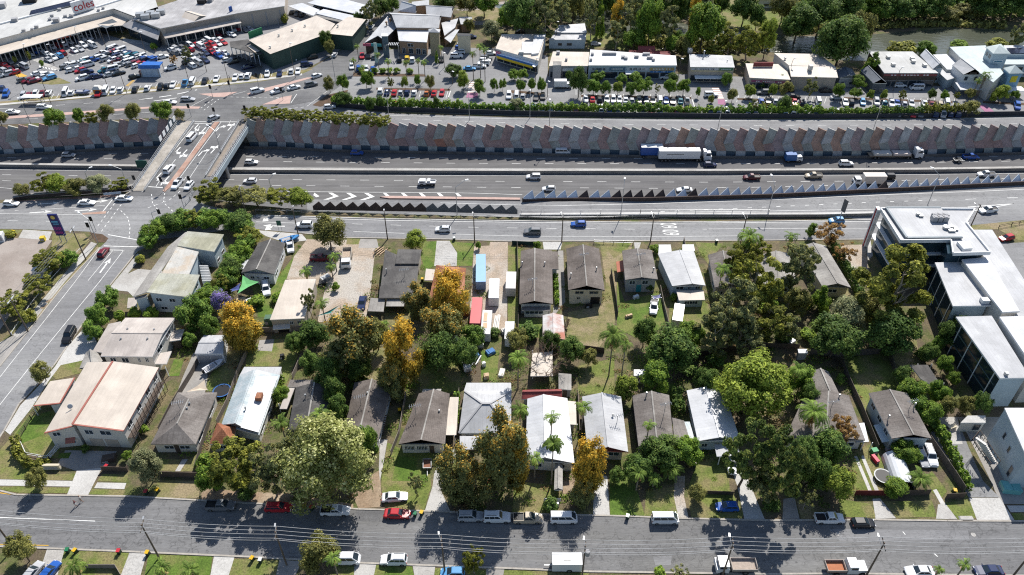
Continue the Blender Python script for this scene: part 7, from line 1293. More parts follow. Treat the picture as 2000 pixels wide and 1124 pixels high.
carrow([(994,187),(1009,187),(1021,188),(1047,190),(1060,189)],(1,-12),"in the upper row left of the fig tree",gM,['white','red','silver','black','black'])
carrow([(1144,194),(1157,194),(1171,194),(1185,195),(1198,195),(1210,195),(1222,195),(1234,196),(1248,196),(1262,196),(1275,197),(1289,197),(1301,197),(1314,197),(1329,197),(1342,198)],(-1,-12),"in the upper row right of the fig tree",gM,['white','red','black','white','white','white','white','silver','beige','dark blue','black','white','blue','black','teal','silver'])
carrow([(1487,198),(1500,197),(1514,198),(1552,200),(1566,201),(1598,199),(1651,200),(1662,200),(1685,200),(1712,200),(1727,201),(1741,202),(1752,202),(1766,203),(1780,202),(1806,203),(1819,203),(1835,204),(1849,204),(1987,208)],(-3,-12),"in the upper row before the workshops",gM)
carrow(span((770,204),(890,210),9,(3,))+span((905,210),(1060,212),11,(4,8)),(1,-12),"in the hedge row left of the fig tree",gM,['red','white','white','silver','white','white','silver','red','white'])
carrow(span((1075,213),(1420,219),22,(2,5,9,10,14,18)),(-1,-12),"in the hedge row right of the fig tree",gM)
carrow(span((1445,220),(1870,223),30,(3,4,9,14,15,20,25)),(-3,-12),"in the hedge row before the workshops",gM)
carrow([(1165,146),(1213,151),(1301,151),(1389,186),(1491,181),(1540,176),(1550,189),(1614,177),(1635,191),(1758,167),(1790,172),(1795,164),(1808,165)],R_,"along the shop street kerb and forecourts",gM,['white','white','white','white','grey','black','black','black','silver','white','beige','white','red'],{0:'hatch',3:'fourwd'})
carrow([(1016,62),(1062,61),(1164,86),(921,72)],R_,"behind the corner shop and riverside house",gM,['black','grey','silver','dark blue'])
carrow(span((618,12),(700,30),11),(10,-10),"under the widest white carport roof",gM,['black','grey','dark blue','black','black','grey','black','dark blue','black','black','grey'])
carrow([(571,24),(581,27),(590,29)],(10,-10),"under the short white carport roof",gM,['black','grey','black'])
def wheels(t,xs,w,R=.5,mat=None):
 b=MB();b.tube((0,-.16,0),(0,.16,0),R,n=14);b.tube((0,-.17,0),(0,.17,0),R*.55,n=10,mi=1);me=b.mesh('wheel',[tyre,rim_m])
 for x in xs:
  for s in(-1,1):link('wheel',me,t,None,(x,s*w,R))
def truck(label,px,py,d,z,body,cabcol=(.72,.73,.74),name='truck',cab=True,cx=None,cablen=2.2,cabh=2.7,group=None,zc=1.2,xs=(),w=1.0,cat="truck",W=2.3):
 p=G(px,py,z+zc);p.z=z;t=thing(name,label,cat,p,wdir(px,py,d[0],d[1],z),group)
 if cab:
  b=MB();h=cabh-.6;b.box((cx,0,.6+h*.28),(cablen,W,h*.56));b.box((cx-cablen*.06,0,.6+h*.78),(cablen*.86,W*.96,h*.44),0,0,.93);b.build('cab',carpaint,t,color=cabcol)
  b=MB();x1=cx-cablen*.06+cablen*.43;zt=.6+h
  b.face([(x1+.03,-W*.44,.6+h*.58),(x1+.03,W*.44,.6+h*.58),(x1-.04+.0,W*.41,zt-.14),(x1-.04,-W*.41,zt-.14)]);b.build('windscreen',glass,t)
  for s in(-1,1):
   b=MB();y=s*(W*.48+.012);q=[(cx-cablen*.28,y,.6+h*.6),(cx+cablen*.3,y,.6+h*.6),(cx+cablen*.28,y*.965,zt-.25),(cx-cablen*.26,y*.965,zt-.25)];b.face(q if s<0 else q[::-1]);b.build('side_window',glass,t)
   b=MB();b.box((cx+cablen/2+.02,s*W*.38,.85),(.08,.35,.2));b.build('headlight',lamp_w,t)
 for nm,c,s,mat,col in body:
  b=MB()
  if nm=='tray':
   L,Wd,hh=s;b.box((c[0],0,c[2]),(L,Wd,.12),0,1)
   for sy in(-1,1):b.box((c[0],sy*(Wd/2-.04),c[2]+hh/2),(L,.08,hh))
   for sx in(-1,1):b.box((c[0]+sx*(L/2-.04),0,c[2]+hh/2),(.08,Wd-.16,hh))
   b.build('tray',list(mat),t,color=col)
  else:b.box(c,s);b.build(nm,mat,t,color=col)
 wheels(t,xs,w);return t
wc=(.72,.73,.74);ch=('chassis',)
truck("white semi trailer with a long white box on the freeway",1338,303,R_,FZ,[('cargo_box',(-2.0,0,2.65),(13.2,2.5,2.8),carpaint,(.70,.71,.72)),('stripe',(-3.4,-1.26,2.9),(5.5,.02,.16),black_m,None),('chassis',(0,0,.85),(16.5,1.6,.35),black_m,None),('air_deflector',(6.2,0,3.3),(1.0,2.2,.9),carpaint,wc)],wc,'semi_truck',True,7.2,2.4,3.3,zc=2.0,xs=(7.6,5.0,3.9,-5.0,-6.2,-7.4))
truck("blue curtained trailer towed behind the white semi trailer",1272,296,R_,FZ,[('cargo_box',(0,0,2.65),(7.0,2.5,2.8),carpaint,(.03,.10,.36)),('roof_sheet',(0,0,4.08),(7.0,2.5,.06),carpaint,wc),('chassis',(0,0,.85),(6.8,1.6,.35),black_m,None)],wc,'trailer',False,zc=2.0,xs=(-2.4,2.4),cat="trailer")
truck("small white truck with a blue box body on the freeway",1549,309,R_,FZ,[('cargo_box',(-.9,0,1.85),(3.4,2.1,2.1),carpaint,(.03,.12,.34)),('chassis',(0,0,.6),(5.4,1.2,.25),black_m,None)],wc,'box_truck',True,1.9,1.9,2.1,xs=(1.9,-1.6),w=.85,W=1.9)
truck("flatbed semi truck carrying pallets on the freeway",1750,300,R_,FZ,[('flatbed',(-2.0,0,1.25),(13.5,2.5,.25),M("deck_timber",(.30,.24,.18),None,2,.8),None),('pallet_load',(-4.6,0,1.75),(5.6,2.3,.7),carpaint,(.58,.56,.52)),('pallet_load',(1.6,0,1.75),(5.6,2.3,.7),carpaint,(.60,.52,.48)),('chassis',(0,0,.85),(16.0,1.4,.3),black_m,None),('air_deflector',(6.4,0,3.2),(1.2,2.2,.9),carpaint,wc)],wc,'flatbed_truck',True,7.2,2.5,3.3,zc=1.6,xs=(7.5,5.0,3.9,-5.6,-6.8))
truck("white box truck on the near freeway carriageway behind the sawtooth wall",1696,351,L_,FZ,[('cargo_box',(-1.6,0,2.3),(6.6,2.4,2.6),carpaint,(.66,.60,.54)),('chassis',(0,0,.8),(9.2,1.4,.3),black_m,None)],wc,'box_truck',True,3.4,2.1,2.5,zc=1.8,xs=(3.4,-2.6))
truck("white flat tray work truck with tool boxes on the freeway",834,355,L_,FZ,[('tray',(-1.2,0,.95),(2.9,1.9,.4),(carpaint,steel),wc),('tool_box',(-.6,0,1.5),(.9,1.7,.8),carpaint,wc),('chassis',(0,0,.6),(5.0,1.1,.25),black_m,None)],wc,'tray_truck',True,1.5,2.3,1.85,xs=(1.6,-1.6),w=.85,W=1.85)
truck("old white tip truck parked in the gravel yard",677,506,(-2,20),0,[('tray',(-1.7,0,1.15),(4.4,2.3,.9),(carpaint,gravel_m),(.5,.46,.40)),('chassis',(-.2,0,.75),(6.8,1.2,.3),black_m,None)],wc,'tip_truck',True,2.2,2.0,2.5,xs=(2.2,-1.8,-2.9))
truck("white tip truck with an empty timber tray at the near kerb",1434,1104,L_,0,[('tray',(-1.6,0,1.1),(4.3,2.3,.6),(M("tray_rail",(.42,.37,.33),None,1,.7),M("tray_boards",(.40,.33,.28),(.30,.25,.21),2.5,.8)),None),('chassis',(-.2,0,.75),(6.6,1.2,.3),black_m,None)],wc,'tip_truck',True,2.1,2.1,2.5,xs=(2.1,-1.8))
truck("white crew cab truck with a rusty orange tray at the near kerb",1652,1107,R_,0,[('tray',(-1.8,0,1.1),(3.2,2.1,.6),(M("tray_rail2",(.42,.36,.32),None,1,.7),M("rust_floor",(.42,.17,.09),(.33,.13,.07),1.5,.9)),None),('bonnet',(2.65,0,1.15),(1.3,1.95,.9),carpaint,wc),('chassis',(0,0,.7),(6.2,1.2,.3),black_m,None)],wc,'tray_truck',True,1.0,1.9,2.5,xs=(2.6,-1.7),W=2.1)
t=truck("white caravan parked at the near kerb beneath the wires",1107,1100,(-20,0),0,[('body',(0,0,1.55),(5.0,2.3,2.1),carpaint,(.68,.69,.70)),('roof_hatch',(0,0,2.65),(1.2,.9,.12),offwhite,None),('drawbar',(3.1,0,.55),(1.4,.2,.15),steel,None)],name='caravan',cab=False,xs=(-.4,),w=1.0,cat="caravan")
t=truck("cream caravan beside the wire fence in the grassy backyard",1324,618,(-3,20),0,[('body',(0,0,1.5),(6.0,2.3,2.0),carpaint,(.5,.5,.47)),('roof_hatch',(1.0,0,2.55),(1.0,.8,.1),offwhite,None),('roof_sheet',(-.3,0,2.53),(4.8,1.9,.06),carpaint,(.6,.6,.58))],name='caravan',cab=False,xs=(-.4,),w=1.0,cat="caravan")
truck("rusty box trailer parked on the front lawn",834,906,(0,20),0,[('tray',(-.3,0,.6),(2.2,1.6,.4),(steel,M("rust_floor2",(.24,.11,.07),(.18,.08,.05),1.5,.9)),None),('drawbar',(1.5,0,.45),(1.4,.1,.1),steel,None)],name='box_trailer',cab=False,xs=(-.3,),w=.85,cat="trailer")
truck("small empty car trailer towed behind the blue freeway pickup",1873,310,R_,FZ,[('tray',(-.2,0,.6),(2.6,1.7,.3),(steel,black_m),None),('drawbar',(1.6,0,.45),(1.2,.1,.1),steel,None)],name='box_trailer',cab=False,xs=(-.2,),w=.9,cat="trailer")
for lab,x,y,L,col,hd in(("long light blue removal truck body standing on the grass strip",939,523,11.0,(.26,.44,.66),(0,20)),("white cargo box standing at the middle of the gravel drive",965,563,7.2,(.74,.75,.76),(-1,20)),("off white cargo box standing beside the long grey roof",998,547,6.4,(.58,.54,.52),(-1,20)),("faded red shipping container between the orange tree and timber stacks",930,606,9.0,(.55,.13,.13),(-2,20))):
 truck(lab,x,y,hd,0,[('body',(0,0,1.55),(L,2.4,2.5),carpaint,col),('end_door',(L/2+.02,0,1.5),(.06,2.2,2.2),carpaint,tuple(v*.8 for v in col)),('chassis',(0,0,.25),(L*.9,1.6,.3),black_m,None)],name='cargo_box',cab=False,cat="container",zc=2.8)
truck("long white van body on blocks beside the red container",950,630,(-2,20),0,[('body',(0,0,1.4),(8.0,2.2,2.3),carpaint,(.6,.6,.6)),('plywood_sheet',(1.2,-.2,2.58),(1.8,.9,.08),M("plywood",(.62,.45,.30),None,1,.8),None),('plywood_sheet',(-1.6,-.3,2.58),(3.0,.8,.08),MATS["plywood"],None),('chassis',(0,0,.2),(7.4,1.4,.3),black_m,None)],name='van_shell',cab=False,cat="container",zc=2.4)
truck("white delivery van truck parked by the round fig tree",1100,166,R_,0,[('cargo_box',(-1,0,1.9),(4.4,2.1,2.2),carpaint,(.74,.75,.76)),('chassis',(0,0,.6),(6,1.2,.25),black_m,None)],wc,'box_truck',True,2.1,1.9,2.0,xs=(2.1,-1.8),w=.9,W=2.0)
def boat(label,px,py,d,col,L=5.0,z=.6):
 p=G(px,py,.8);p.z=0;t=thing('boat',label,'boat',p,wdir(px,py,d[0],d[1]));b=MB();rows=[]
 for f,w,zb,zt in((0,.95,.5,1.15),(.4,1.0,.45,1.2),(.7,.85,.5,1.3),(.9,.45,.7,1.4),(1,.05,.95,1.45)):
  x=(f-.5)*L;rows.append([Vector((x,-w,zt)),Vector((x,-w*.6,zb)),Vector((x,w*.6,zb)),Vector((x,w,zt)),Vector((x,w*.75,zt-.05)),Vector((x,-w*.75,zt-.05))])
 for a,c in zip(rows,rows[1:]):
  for i in range(6):j=(i+1)%6;b.face([a[i],c[i],c[j],a[j]])
 b.face(rows[0]);b.build('hull',carpaint,t,color=col)
 b=MB();b.box((-.7,0,1.18),(2.6,1.3,.04));b.build('cockpit',grey_w,t);b=MB();b.box((.5,0,1.4),(.1,1.3,.5));b.build('windscreen',glass,t);b=MB();b.box((-2.5,0,1.1),(.45,.4,.8));b.build('outboard_motor',black_m,t)
 b=MB();b.box((0,0,.35),(L*.9,.9,.12));b.build('cradle',steel,t);return t
boat("white runabout boat beside the sand coloured shade sail",418,716,(14,-8),(.7,.7,.72),4.6)
boat("blue dinghy lying behind the house near the service road",566,468,(14,-4),(.05,.22,.5),5.2);boat("small boat under a blue cover in the supermarket verge row",162,180,R_,(.16,.2,.34),5.0)
def qmesh(name,C,U,V,mi,mats,tri=False):
 """leaf cards: centres C, half axes U and V"""
 n=len(C);P=np.empty((n,4,3),np.float32)
 P[:,0]=C-U;P[:,1]=C-V*.62;P[:,2]=C+U;P[:,3]=C+V*.62
 me=bpy.data.meshes.new(name);me.vertices.add(n*4);me.vertices.foreach_set("co",P.ravel());me.loops.add(n*4);me.loops.foreach_set("vertex_index",np.arange(n*4,dtype=np.int32))
 me.polygons.add(n);me.polygons.foreach_set("loop_start",np.arange(0,n*4,4,dtype=np.int32));me.polygons.foreach_set("loop_total",np.full(n,4,np.int32))
 for m in mats:me.materials.append(m)
 me.polygons.foreach_set("material_index",np.asarray(mi,np.int32));me.update();me.validate();return me
NR=np.random.default_rng(11)
def unit(n):
 v=NR.normal(size=(n,3));return v/np.linalg.norm(v,axis=1,keepdims=True)
def leaves(C,Nn,size,jit=.7):
 n=len(C);N=Nn+unit(n)*jit;N/=np.linalg.norm(N,axis=1,keepdims=True)+1e-9
 A=unit(n);U=np.cross(N,A);U/=np.linalg.norm(U,axis=1,keepdims=True)+1e-9;V=np.cross(N,U);s=size*NR.uniform(.6,1.45,(n,1));return U*s,V*s
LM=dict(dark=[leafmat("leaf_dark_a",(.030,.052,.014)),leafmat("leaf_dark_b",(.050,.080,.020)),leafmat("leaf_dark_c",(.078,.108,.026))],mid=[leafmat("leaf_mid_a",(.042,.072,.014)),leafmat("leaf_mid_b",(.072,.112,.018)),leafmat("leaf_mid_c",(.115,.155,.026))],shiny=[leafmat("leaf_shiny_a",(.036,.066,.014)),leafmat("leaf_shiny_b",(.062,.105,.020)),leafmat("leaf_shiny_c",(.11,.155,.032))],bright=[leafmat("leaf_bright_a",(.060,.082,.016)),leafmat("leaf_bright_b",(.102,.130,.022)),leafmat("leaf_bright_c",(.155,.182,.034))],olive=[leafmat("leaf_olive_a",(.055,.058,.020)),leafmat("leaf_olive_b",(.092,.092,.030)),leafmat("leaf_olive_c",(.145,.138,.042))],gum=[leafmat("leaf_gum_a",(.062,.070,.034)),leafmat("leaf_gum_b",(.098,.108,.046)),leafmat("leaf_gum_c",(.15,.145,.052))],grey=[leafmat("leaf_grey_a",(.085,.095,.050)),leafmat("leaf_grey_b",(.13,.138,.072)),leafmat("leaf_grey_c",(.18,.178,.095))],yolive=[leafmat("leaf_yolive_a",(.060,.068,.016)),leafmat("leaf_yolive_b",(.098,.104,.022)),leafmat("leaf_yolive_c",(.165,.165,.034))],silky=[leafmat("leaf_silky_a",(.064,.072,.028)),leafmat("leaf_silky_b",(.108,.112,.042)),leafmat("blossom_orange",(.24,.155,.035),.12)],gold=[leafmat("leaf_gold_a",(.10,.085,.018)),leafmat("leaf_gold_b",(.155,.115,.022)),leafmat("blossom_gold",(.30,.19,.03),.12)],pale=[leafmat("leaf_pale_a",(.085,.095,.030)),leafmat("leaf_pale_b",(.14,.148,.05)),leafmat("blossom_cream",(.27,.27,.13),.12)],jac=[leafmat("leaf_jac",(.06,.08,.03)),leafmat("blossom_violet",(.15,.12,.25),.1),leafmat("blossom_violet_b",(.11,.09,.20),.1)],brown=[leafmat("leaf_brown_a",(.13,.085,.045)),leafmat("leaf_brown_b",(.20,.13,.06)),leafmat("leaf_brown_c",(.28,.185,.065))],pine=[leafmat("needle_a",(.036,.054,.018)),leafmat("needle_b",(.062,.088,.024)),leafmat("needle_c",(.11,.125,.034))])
def crown(kind,pal,seed,n,size,probs=(.34,.4,.26)):
 global NR;NR=np.random.default_rng(seed);K=dict(round=26,gum=54,silky=46,cone=26,wisp=40,bush=14,dome=60)[kind]
 d=unit(K)
 if kind in('round','dome'):d[:,2]=np.where(d[:,2]<-.6,-d[:,2],d[:,2]);r0=NR.uniform(.55,.78,(K,1));L=d*r0;lr=NR.uniform(.22,.40,K)if kind=='round' else NR.uniform(.17,.27,K);L[:,:]*=(1.0 if kind=='round' else 1.12)
 elif kind=='gum':r0=NR.uniform(.35,.92,(K,1));L=d*r0;lr=NR.uniform(.10,.21,K)
 elif kind=='wisp':r0=NR.uniform(.2,.95,(K,1));L=d*r0;lr=NR.uniform(.12,.22,K)
 elif kind=='silky':z=NR.uniform(-1,1,K);a=NR.uniform(0,6.28,K);rr=(.35+.5*np.sqrt(1-z*z))*NR.uniform(.4,1.0,K)*.8;L=np.stack([np.cos(a)*rr,np.sin(a)*rr,z*.86],1);lr=NR.uniform(.14,.25,K)
 elif kind=='cone':z=NR.uniform(-1,1,K);a=NR.uniform(0,6.28,K);rr=(1-z)/2*NR.uniform(.5,.9,K);L=np.stack([np.cos(a)*rr,np.sin(a)*rr,z*.85],1);lr=.16+.18*(1-z)/2
 else:L=d*NR.uniform(.3,.6,(K,1));lr=NR.uniform(.28,.45,K)
 if kind in('round','dome'):
  k2=max(6,K//3);L=np.concatenate([L,unit(k2)*NR.uniform(.05,.5,(k2,1))]);lr=np.concatenate([lr,NR.uniform(.24,.36,k2)]);K+=k2
 w=lr**2;idx=NR.choice(K,n,p=w/w.sum());u=unit(n);u[:,2]+=.15
 sub=NR.integers(0,9,n);sd=unit(K*9).reshape(K,9,3);u=sd[idx,sub]*.75+u*.55;ul=np.linalg.norm(u,axis=1,keepdims=True)
 rad=lr[idx][:,None]*np.minimum(1.05,ul)*NR.uniform(.72,1.08,(n,1))
 if kind in('gum','wisp'):u[:,2]*=.65
 if kind=='silky':rad=rad*NR.choice([1.0,1.0,1.45],(n,1))
 C=L[idx]+u/ul*rad
 Nn=u/ul*.9+L[idx]*.4+np.array([0,0,.35]);U,V=leaves(C,Nn,size)
 cm=NR.choice(3,K*9,p=probs);mi=cm[idx*9+sub];flip=NR.random(n)<.25;mi=np.where(flip,NR.choice(3,n,p=probs),mi)
 if pal in('silky','gold'):
  out=C[:,2]+.35*np.linalg.norm(C,axis=1)+NR.normal(0,.22,n);lim=.5 if pal=='silky' else.1;mi=np.where((mi==2)&(out<lim),1,mi);mi=np.where((out>lim+.45)&(NR.random(n)<.4),2,mi)
 return qmesh('crown',C,U,V,mi,LM[pal])
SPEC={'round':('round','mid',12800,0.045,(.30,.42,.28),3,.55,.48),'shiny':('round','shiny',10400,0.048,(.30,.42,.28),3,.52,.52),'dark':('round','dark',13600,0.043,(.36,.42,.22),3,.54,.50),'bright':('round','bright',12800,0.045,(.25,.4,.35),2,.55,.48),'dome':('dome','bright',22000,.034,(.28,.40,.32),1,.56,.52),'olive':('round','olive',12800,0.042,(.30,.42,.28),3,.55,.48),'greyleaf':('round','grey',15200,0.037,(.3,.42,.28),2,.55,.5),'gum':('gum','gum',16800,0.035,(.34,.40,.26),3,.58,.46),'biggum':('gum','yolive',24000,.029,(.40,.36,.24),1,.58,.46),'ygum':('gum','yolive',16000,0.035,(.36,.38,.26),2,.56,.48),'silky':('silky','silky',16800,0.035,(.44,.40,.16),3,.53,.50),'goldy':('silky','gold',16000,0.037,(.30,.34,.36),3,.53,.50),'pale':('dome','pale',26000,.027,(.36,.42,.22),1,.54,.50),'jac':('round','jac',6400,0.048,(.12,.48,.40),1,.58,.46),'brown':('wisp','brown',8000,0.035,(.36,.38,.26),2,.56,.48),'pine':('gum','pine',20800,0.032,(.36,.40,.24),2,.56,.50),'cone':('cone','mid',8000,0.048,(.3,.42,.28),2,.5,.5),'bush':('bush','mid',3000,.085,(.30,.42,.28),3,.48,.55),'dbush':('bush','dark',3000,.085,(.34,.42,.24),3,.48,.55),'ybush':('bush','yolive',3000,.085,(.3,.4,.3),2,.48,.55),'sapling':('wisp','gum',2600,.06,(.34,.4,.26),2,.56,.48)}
CM={}
def crowns(s):
 if s not in CM:
  kd,pal,n,size,pr,nv,a,b=SPEC[s];CM[s]=[crown(kd,pal,31*i+sum(map(ord,s)),n,size,pr)for i in range(nv)]
 return CM[s]
def trunk_mesh(seed,limbs=7,lean=.06):
 r=random.Random(seed);b=MB();p=Vector((0,0,0));rad=.055;pts=[]
 for k in range(5):
  q=p+Vector((r.uniform(-lean,lean),r.uniform(-lean,lean),.2));b.tube(p,q,rad,rad*.8,n=7,cap=False);p=q;rad*=.8;pts.append((q.copy(),rad))
 for k in range(limbs):
  o,ra=pts[r.randrange(1,5)];a=r.uniform(0,6.28);e=Vector((math.cos(a),math.sin(a),r.uniform(.5,1.1)));e.normalize();m=o+e*r.uniform(.16,.26);b.tube(o,m,ra*.55,ra*.36,n=5,cap=False)
  for j in range(2):
   f=(e+Vector((r.uniform(-.6,.6),r.uniform(-.6,.6),r.uniform(0,.6))));f.normalize();b.tube(m,m+f*r.uniform(.14,.28),ra*.34,ra*.12,n=4,cap=False)
 return b
TRK=[trunk_mesh(s).mesh('trunk',[bark])for s in range(4)];PTRK=[trunk_mesh(20+s,10,.1).mesh('trunk',[palebark])for s in range(2)]
TCOUNT=[0]
NAME={'gum':'gum_tree','biggum':'gum_tree','ygum':'gum_tree','silky':'flowering_tree','goldy':'flowering_tree','pale':'flowering_tree','jac':'flowering_tree','pine':'pine_tree','cone':'conifer','bush':'bush','dbush':'bush','ybush':'bush'}
def tree(s,cx,cy,wpx,h,label,group=None,z=0.0,ar=None,cat=None):
 a,b=SPEC[s][6],SPEC[s][7];zc=z+h*a;p=G(cx,cy,zc);sc=PX(p);R=wpx/2/sc
 i=TCOUNT[0];TCOUNT[0]+=1;r=random.Random(i*7+3);cr=crowns(s)
 nm=NAME.get(s,'tree');isb=nm=='bush'
 t=thing(nm,label,cat or('shrub' if isb else 'tree'),(p.x,p.y,z),r.uniform(0,6.28),group)
 o=link('crown',cr[i%len(cr)],t,None,(0,0,h*a));ry=R*r.uniform(.9,1.08);o.scale=(R,ry,h*b if ar is None else ar)
 tm=PTRK if s in('gum','ygum','biggum','sapling','brown')else TRK;k=link('trunk',tm[i%len(tm)],t,None,(0,0,-.1));wr=max(.5,R*.95)*(1.0 if not isb else.7);k.scale=(wr,wr,h*(a+b*.3))
 return t
palm_m=[leafmat("frond_a",(.055,.085,.020)),leafmat("frond_b",(.095,.135,.030)),leafmat("frond_dead",(.20,.14,.07))]
def palm_crown(seed,nf=15,dead=3,lw=.085,droop=1.0,fan=False):
 r=random.Random(seed);C,U,V,mi=[],[],[],[]
 for k in range(nf+dead):
  a=k*2.399+r.uniform(-.3,.3);el=lerp(1.2,-.1,(k+.5)/nf)if k<nf else-.9;d=Vector((math.cos(a),math.sin(a),0));L=r.uniform(.72,1.12);p=Vector((0,0,0));ang=el;m=(0 if r.random()<.5 else 1)if k<nf else 2
  N=12
  for j in range(N):
   e=d*math.cos(ang)+Vector((0,0,1))*math.sin(ang);q=p+e*(L/N);sd=Vector((-d.y,d.x,0));w=(.19 if not fan else.20)*math.sin(PI*min(1,(j+1.2)/(N+.6)))**.6
   if j>0 or fan:
    for s in(-1,1):
     for h2 in(0,.5):
      lf=(sd*s*.8+e*.55-Vector((0,0,.35*droop)));lf.normalize();c=p.lerp(q,h2)+lf*w*.5;C.append(c);U.append(lf*w*.55);vv=lf.cross(sd.cross(e));vv=e*1.0;V.append(vv*lw*.42);mi.append(m)
   p=q;ang-=(.16+.05*j*.3)*droop*r.uniform(.8,1.2)
 return qmesh('crown',np.array(C,np.float32),np.array(U,np.float32),np.array(V,np.float32),mi,palm_m)
PC={'palm':[palm_crown(s)for s in(1,2,3)],'fan':[palm_crown(9,26,5,.16,.8,True)],'big':[palm_crown(12,26,6,.075,1.0),palm_crown(14,24,5,.075,1.1)],'cycad':[palm_crown(17,30,4,.08,.7)]}
b=MB();q=Vector((0,0,0))
for k in range(10):n2=Vector((math.sin(k*.35)*.01,0,(k+1)/10));b.tube(q,n2,1.0-k*.045+.06*(k%2),.97-k*.045,n=8,cap=False);q=n2
PTM=b.mesh('trunk',[M("palm_trunk",(.27,.235,.19),(.20,.17,.135),3.0,.95)])
def palm(s,cx,cy,wpx,h,label,group=None,tr=.16,cat="palm"):
 p=G(cx,cy,h);R=wpx/2/PX(p)*1.08;i=TCOUNT[0];TCOUNT[0]+=1;r=random.Random(i)
 t=thing('palm_tree' if s!='cycad' else 'palm_shrub',label,cat,(p.x,p.y,0),r.uniform(0,6.28),group);o=link('crown',PC[s][i%len(PC[s])],t,None,(0,0,h));o.scale=(R,R,R)
 k=link('trunk',PTM,t,None,(0,0,0));k.scale=(tr,tr,h+.1);return t
def hedge(name,label,px,w,h,pal='mid',dens=26,size=.26,z=0.0,group=None,cat="hedge"):
 global NR;NR=np.random.default_rng(len(label)*13+int(px[0][0]));P=GP(px,z);o=P[0];C,Nn=[],[]
 for a,c in zip(P,P[1:]):
  L=(c-a).length;n=int(L*(w+2*h)*dens);e=(c-a)/L;s=Vector((-e.y,e.x,0));t=NR.random(n);ph=NR.uniform(-.05,PI+.05,n)
  rr=NR.uniform(.72,1.06,n)*(1+.16*np.sin(t*L*1.7+1)+.12*np.sin(t*L*4.1));cy=np.sign(np.cos(ph))*np.abs(np.cos(ph))**.5*w/2*rr;cz=np.abs(np.sin(ph))**.5*h*rr
  A=np.array(a-o)[None];E=np.array(e)[None];S=np.array(s)[None];C.append(A+E*(t*L)[:,None]+S*cy[:,None]+np.array([[0,0,1]])*np.maximum(.05,cz)[:,None]);Nn.append(S*np.cos(ph)[:,None]+np.array([[0,0,1]])*np.sin(ph)[:,None])
 C=np.concatenate(C);Nn=np.concatenate(Nn);U,V=leaves(C,Nn,size,.8);me=qmesh(name,C,U,V,NR.choice(3,len(C),p=(.3,.42,.28)),LM[pal]);ob=link(name,me,None,None,o);return tag(ob,label,cat,group)
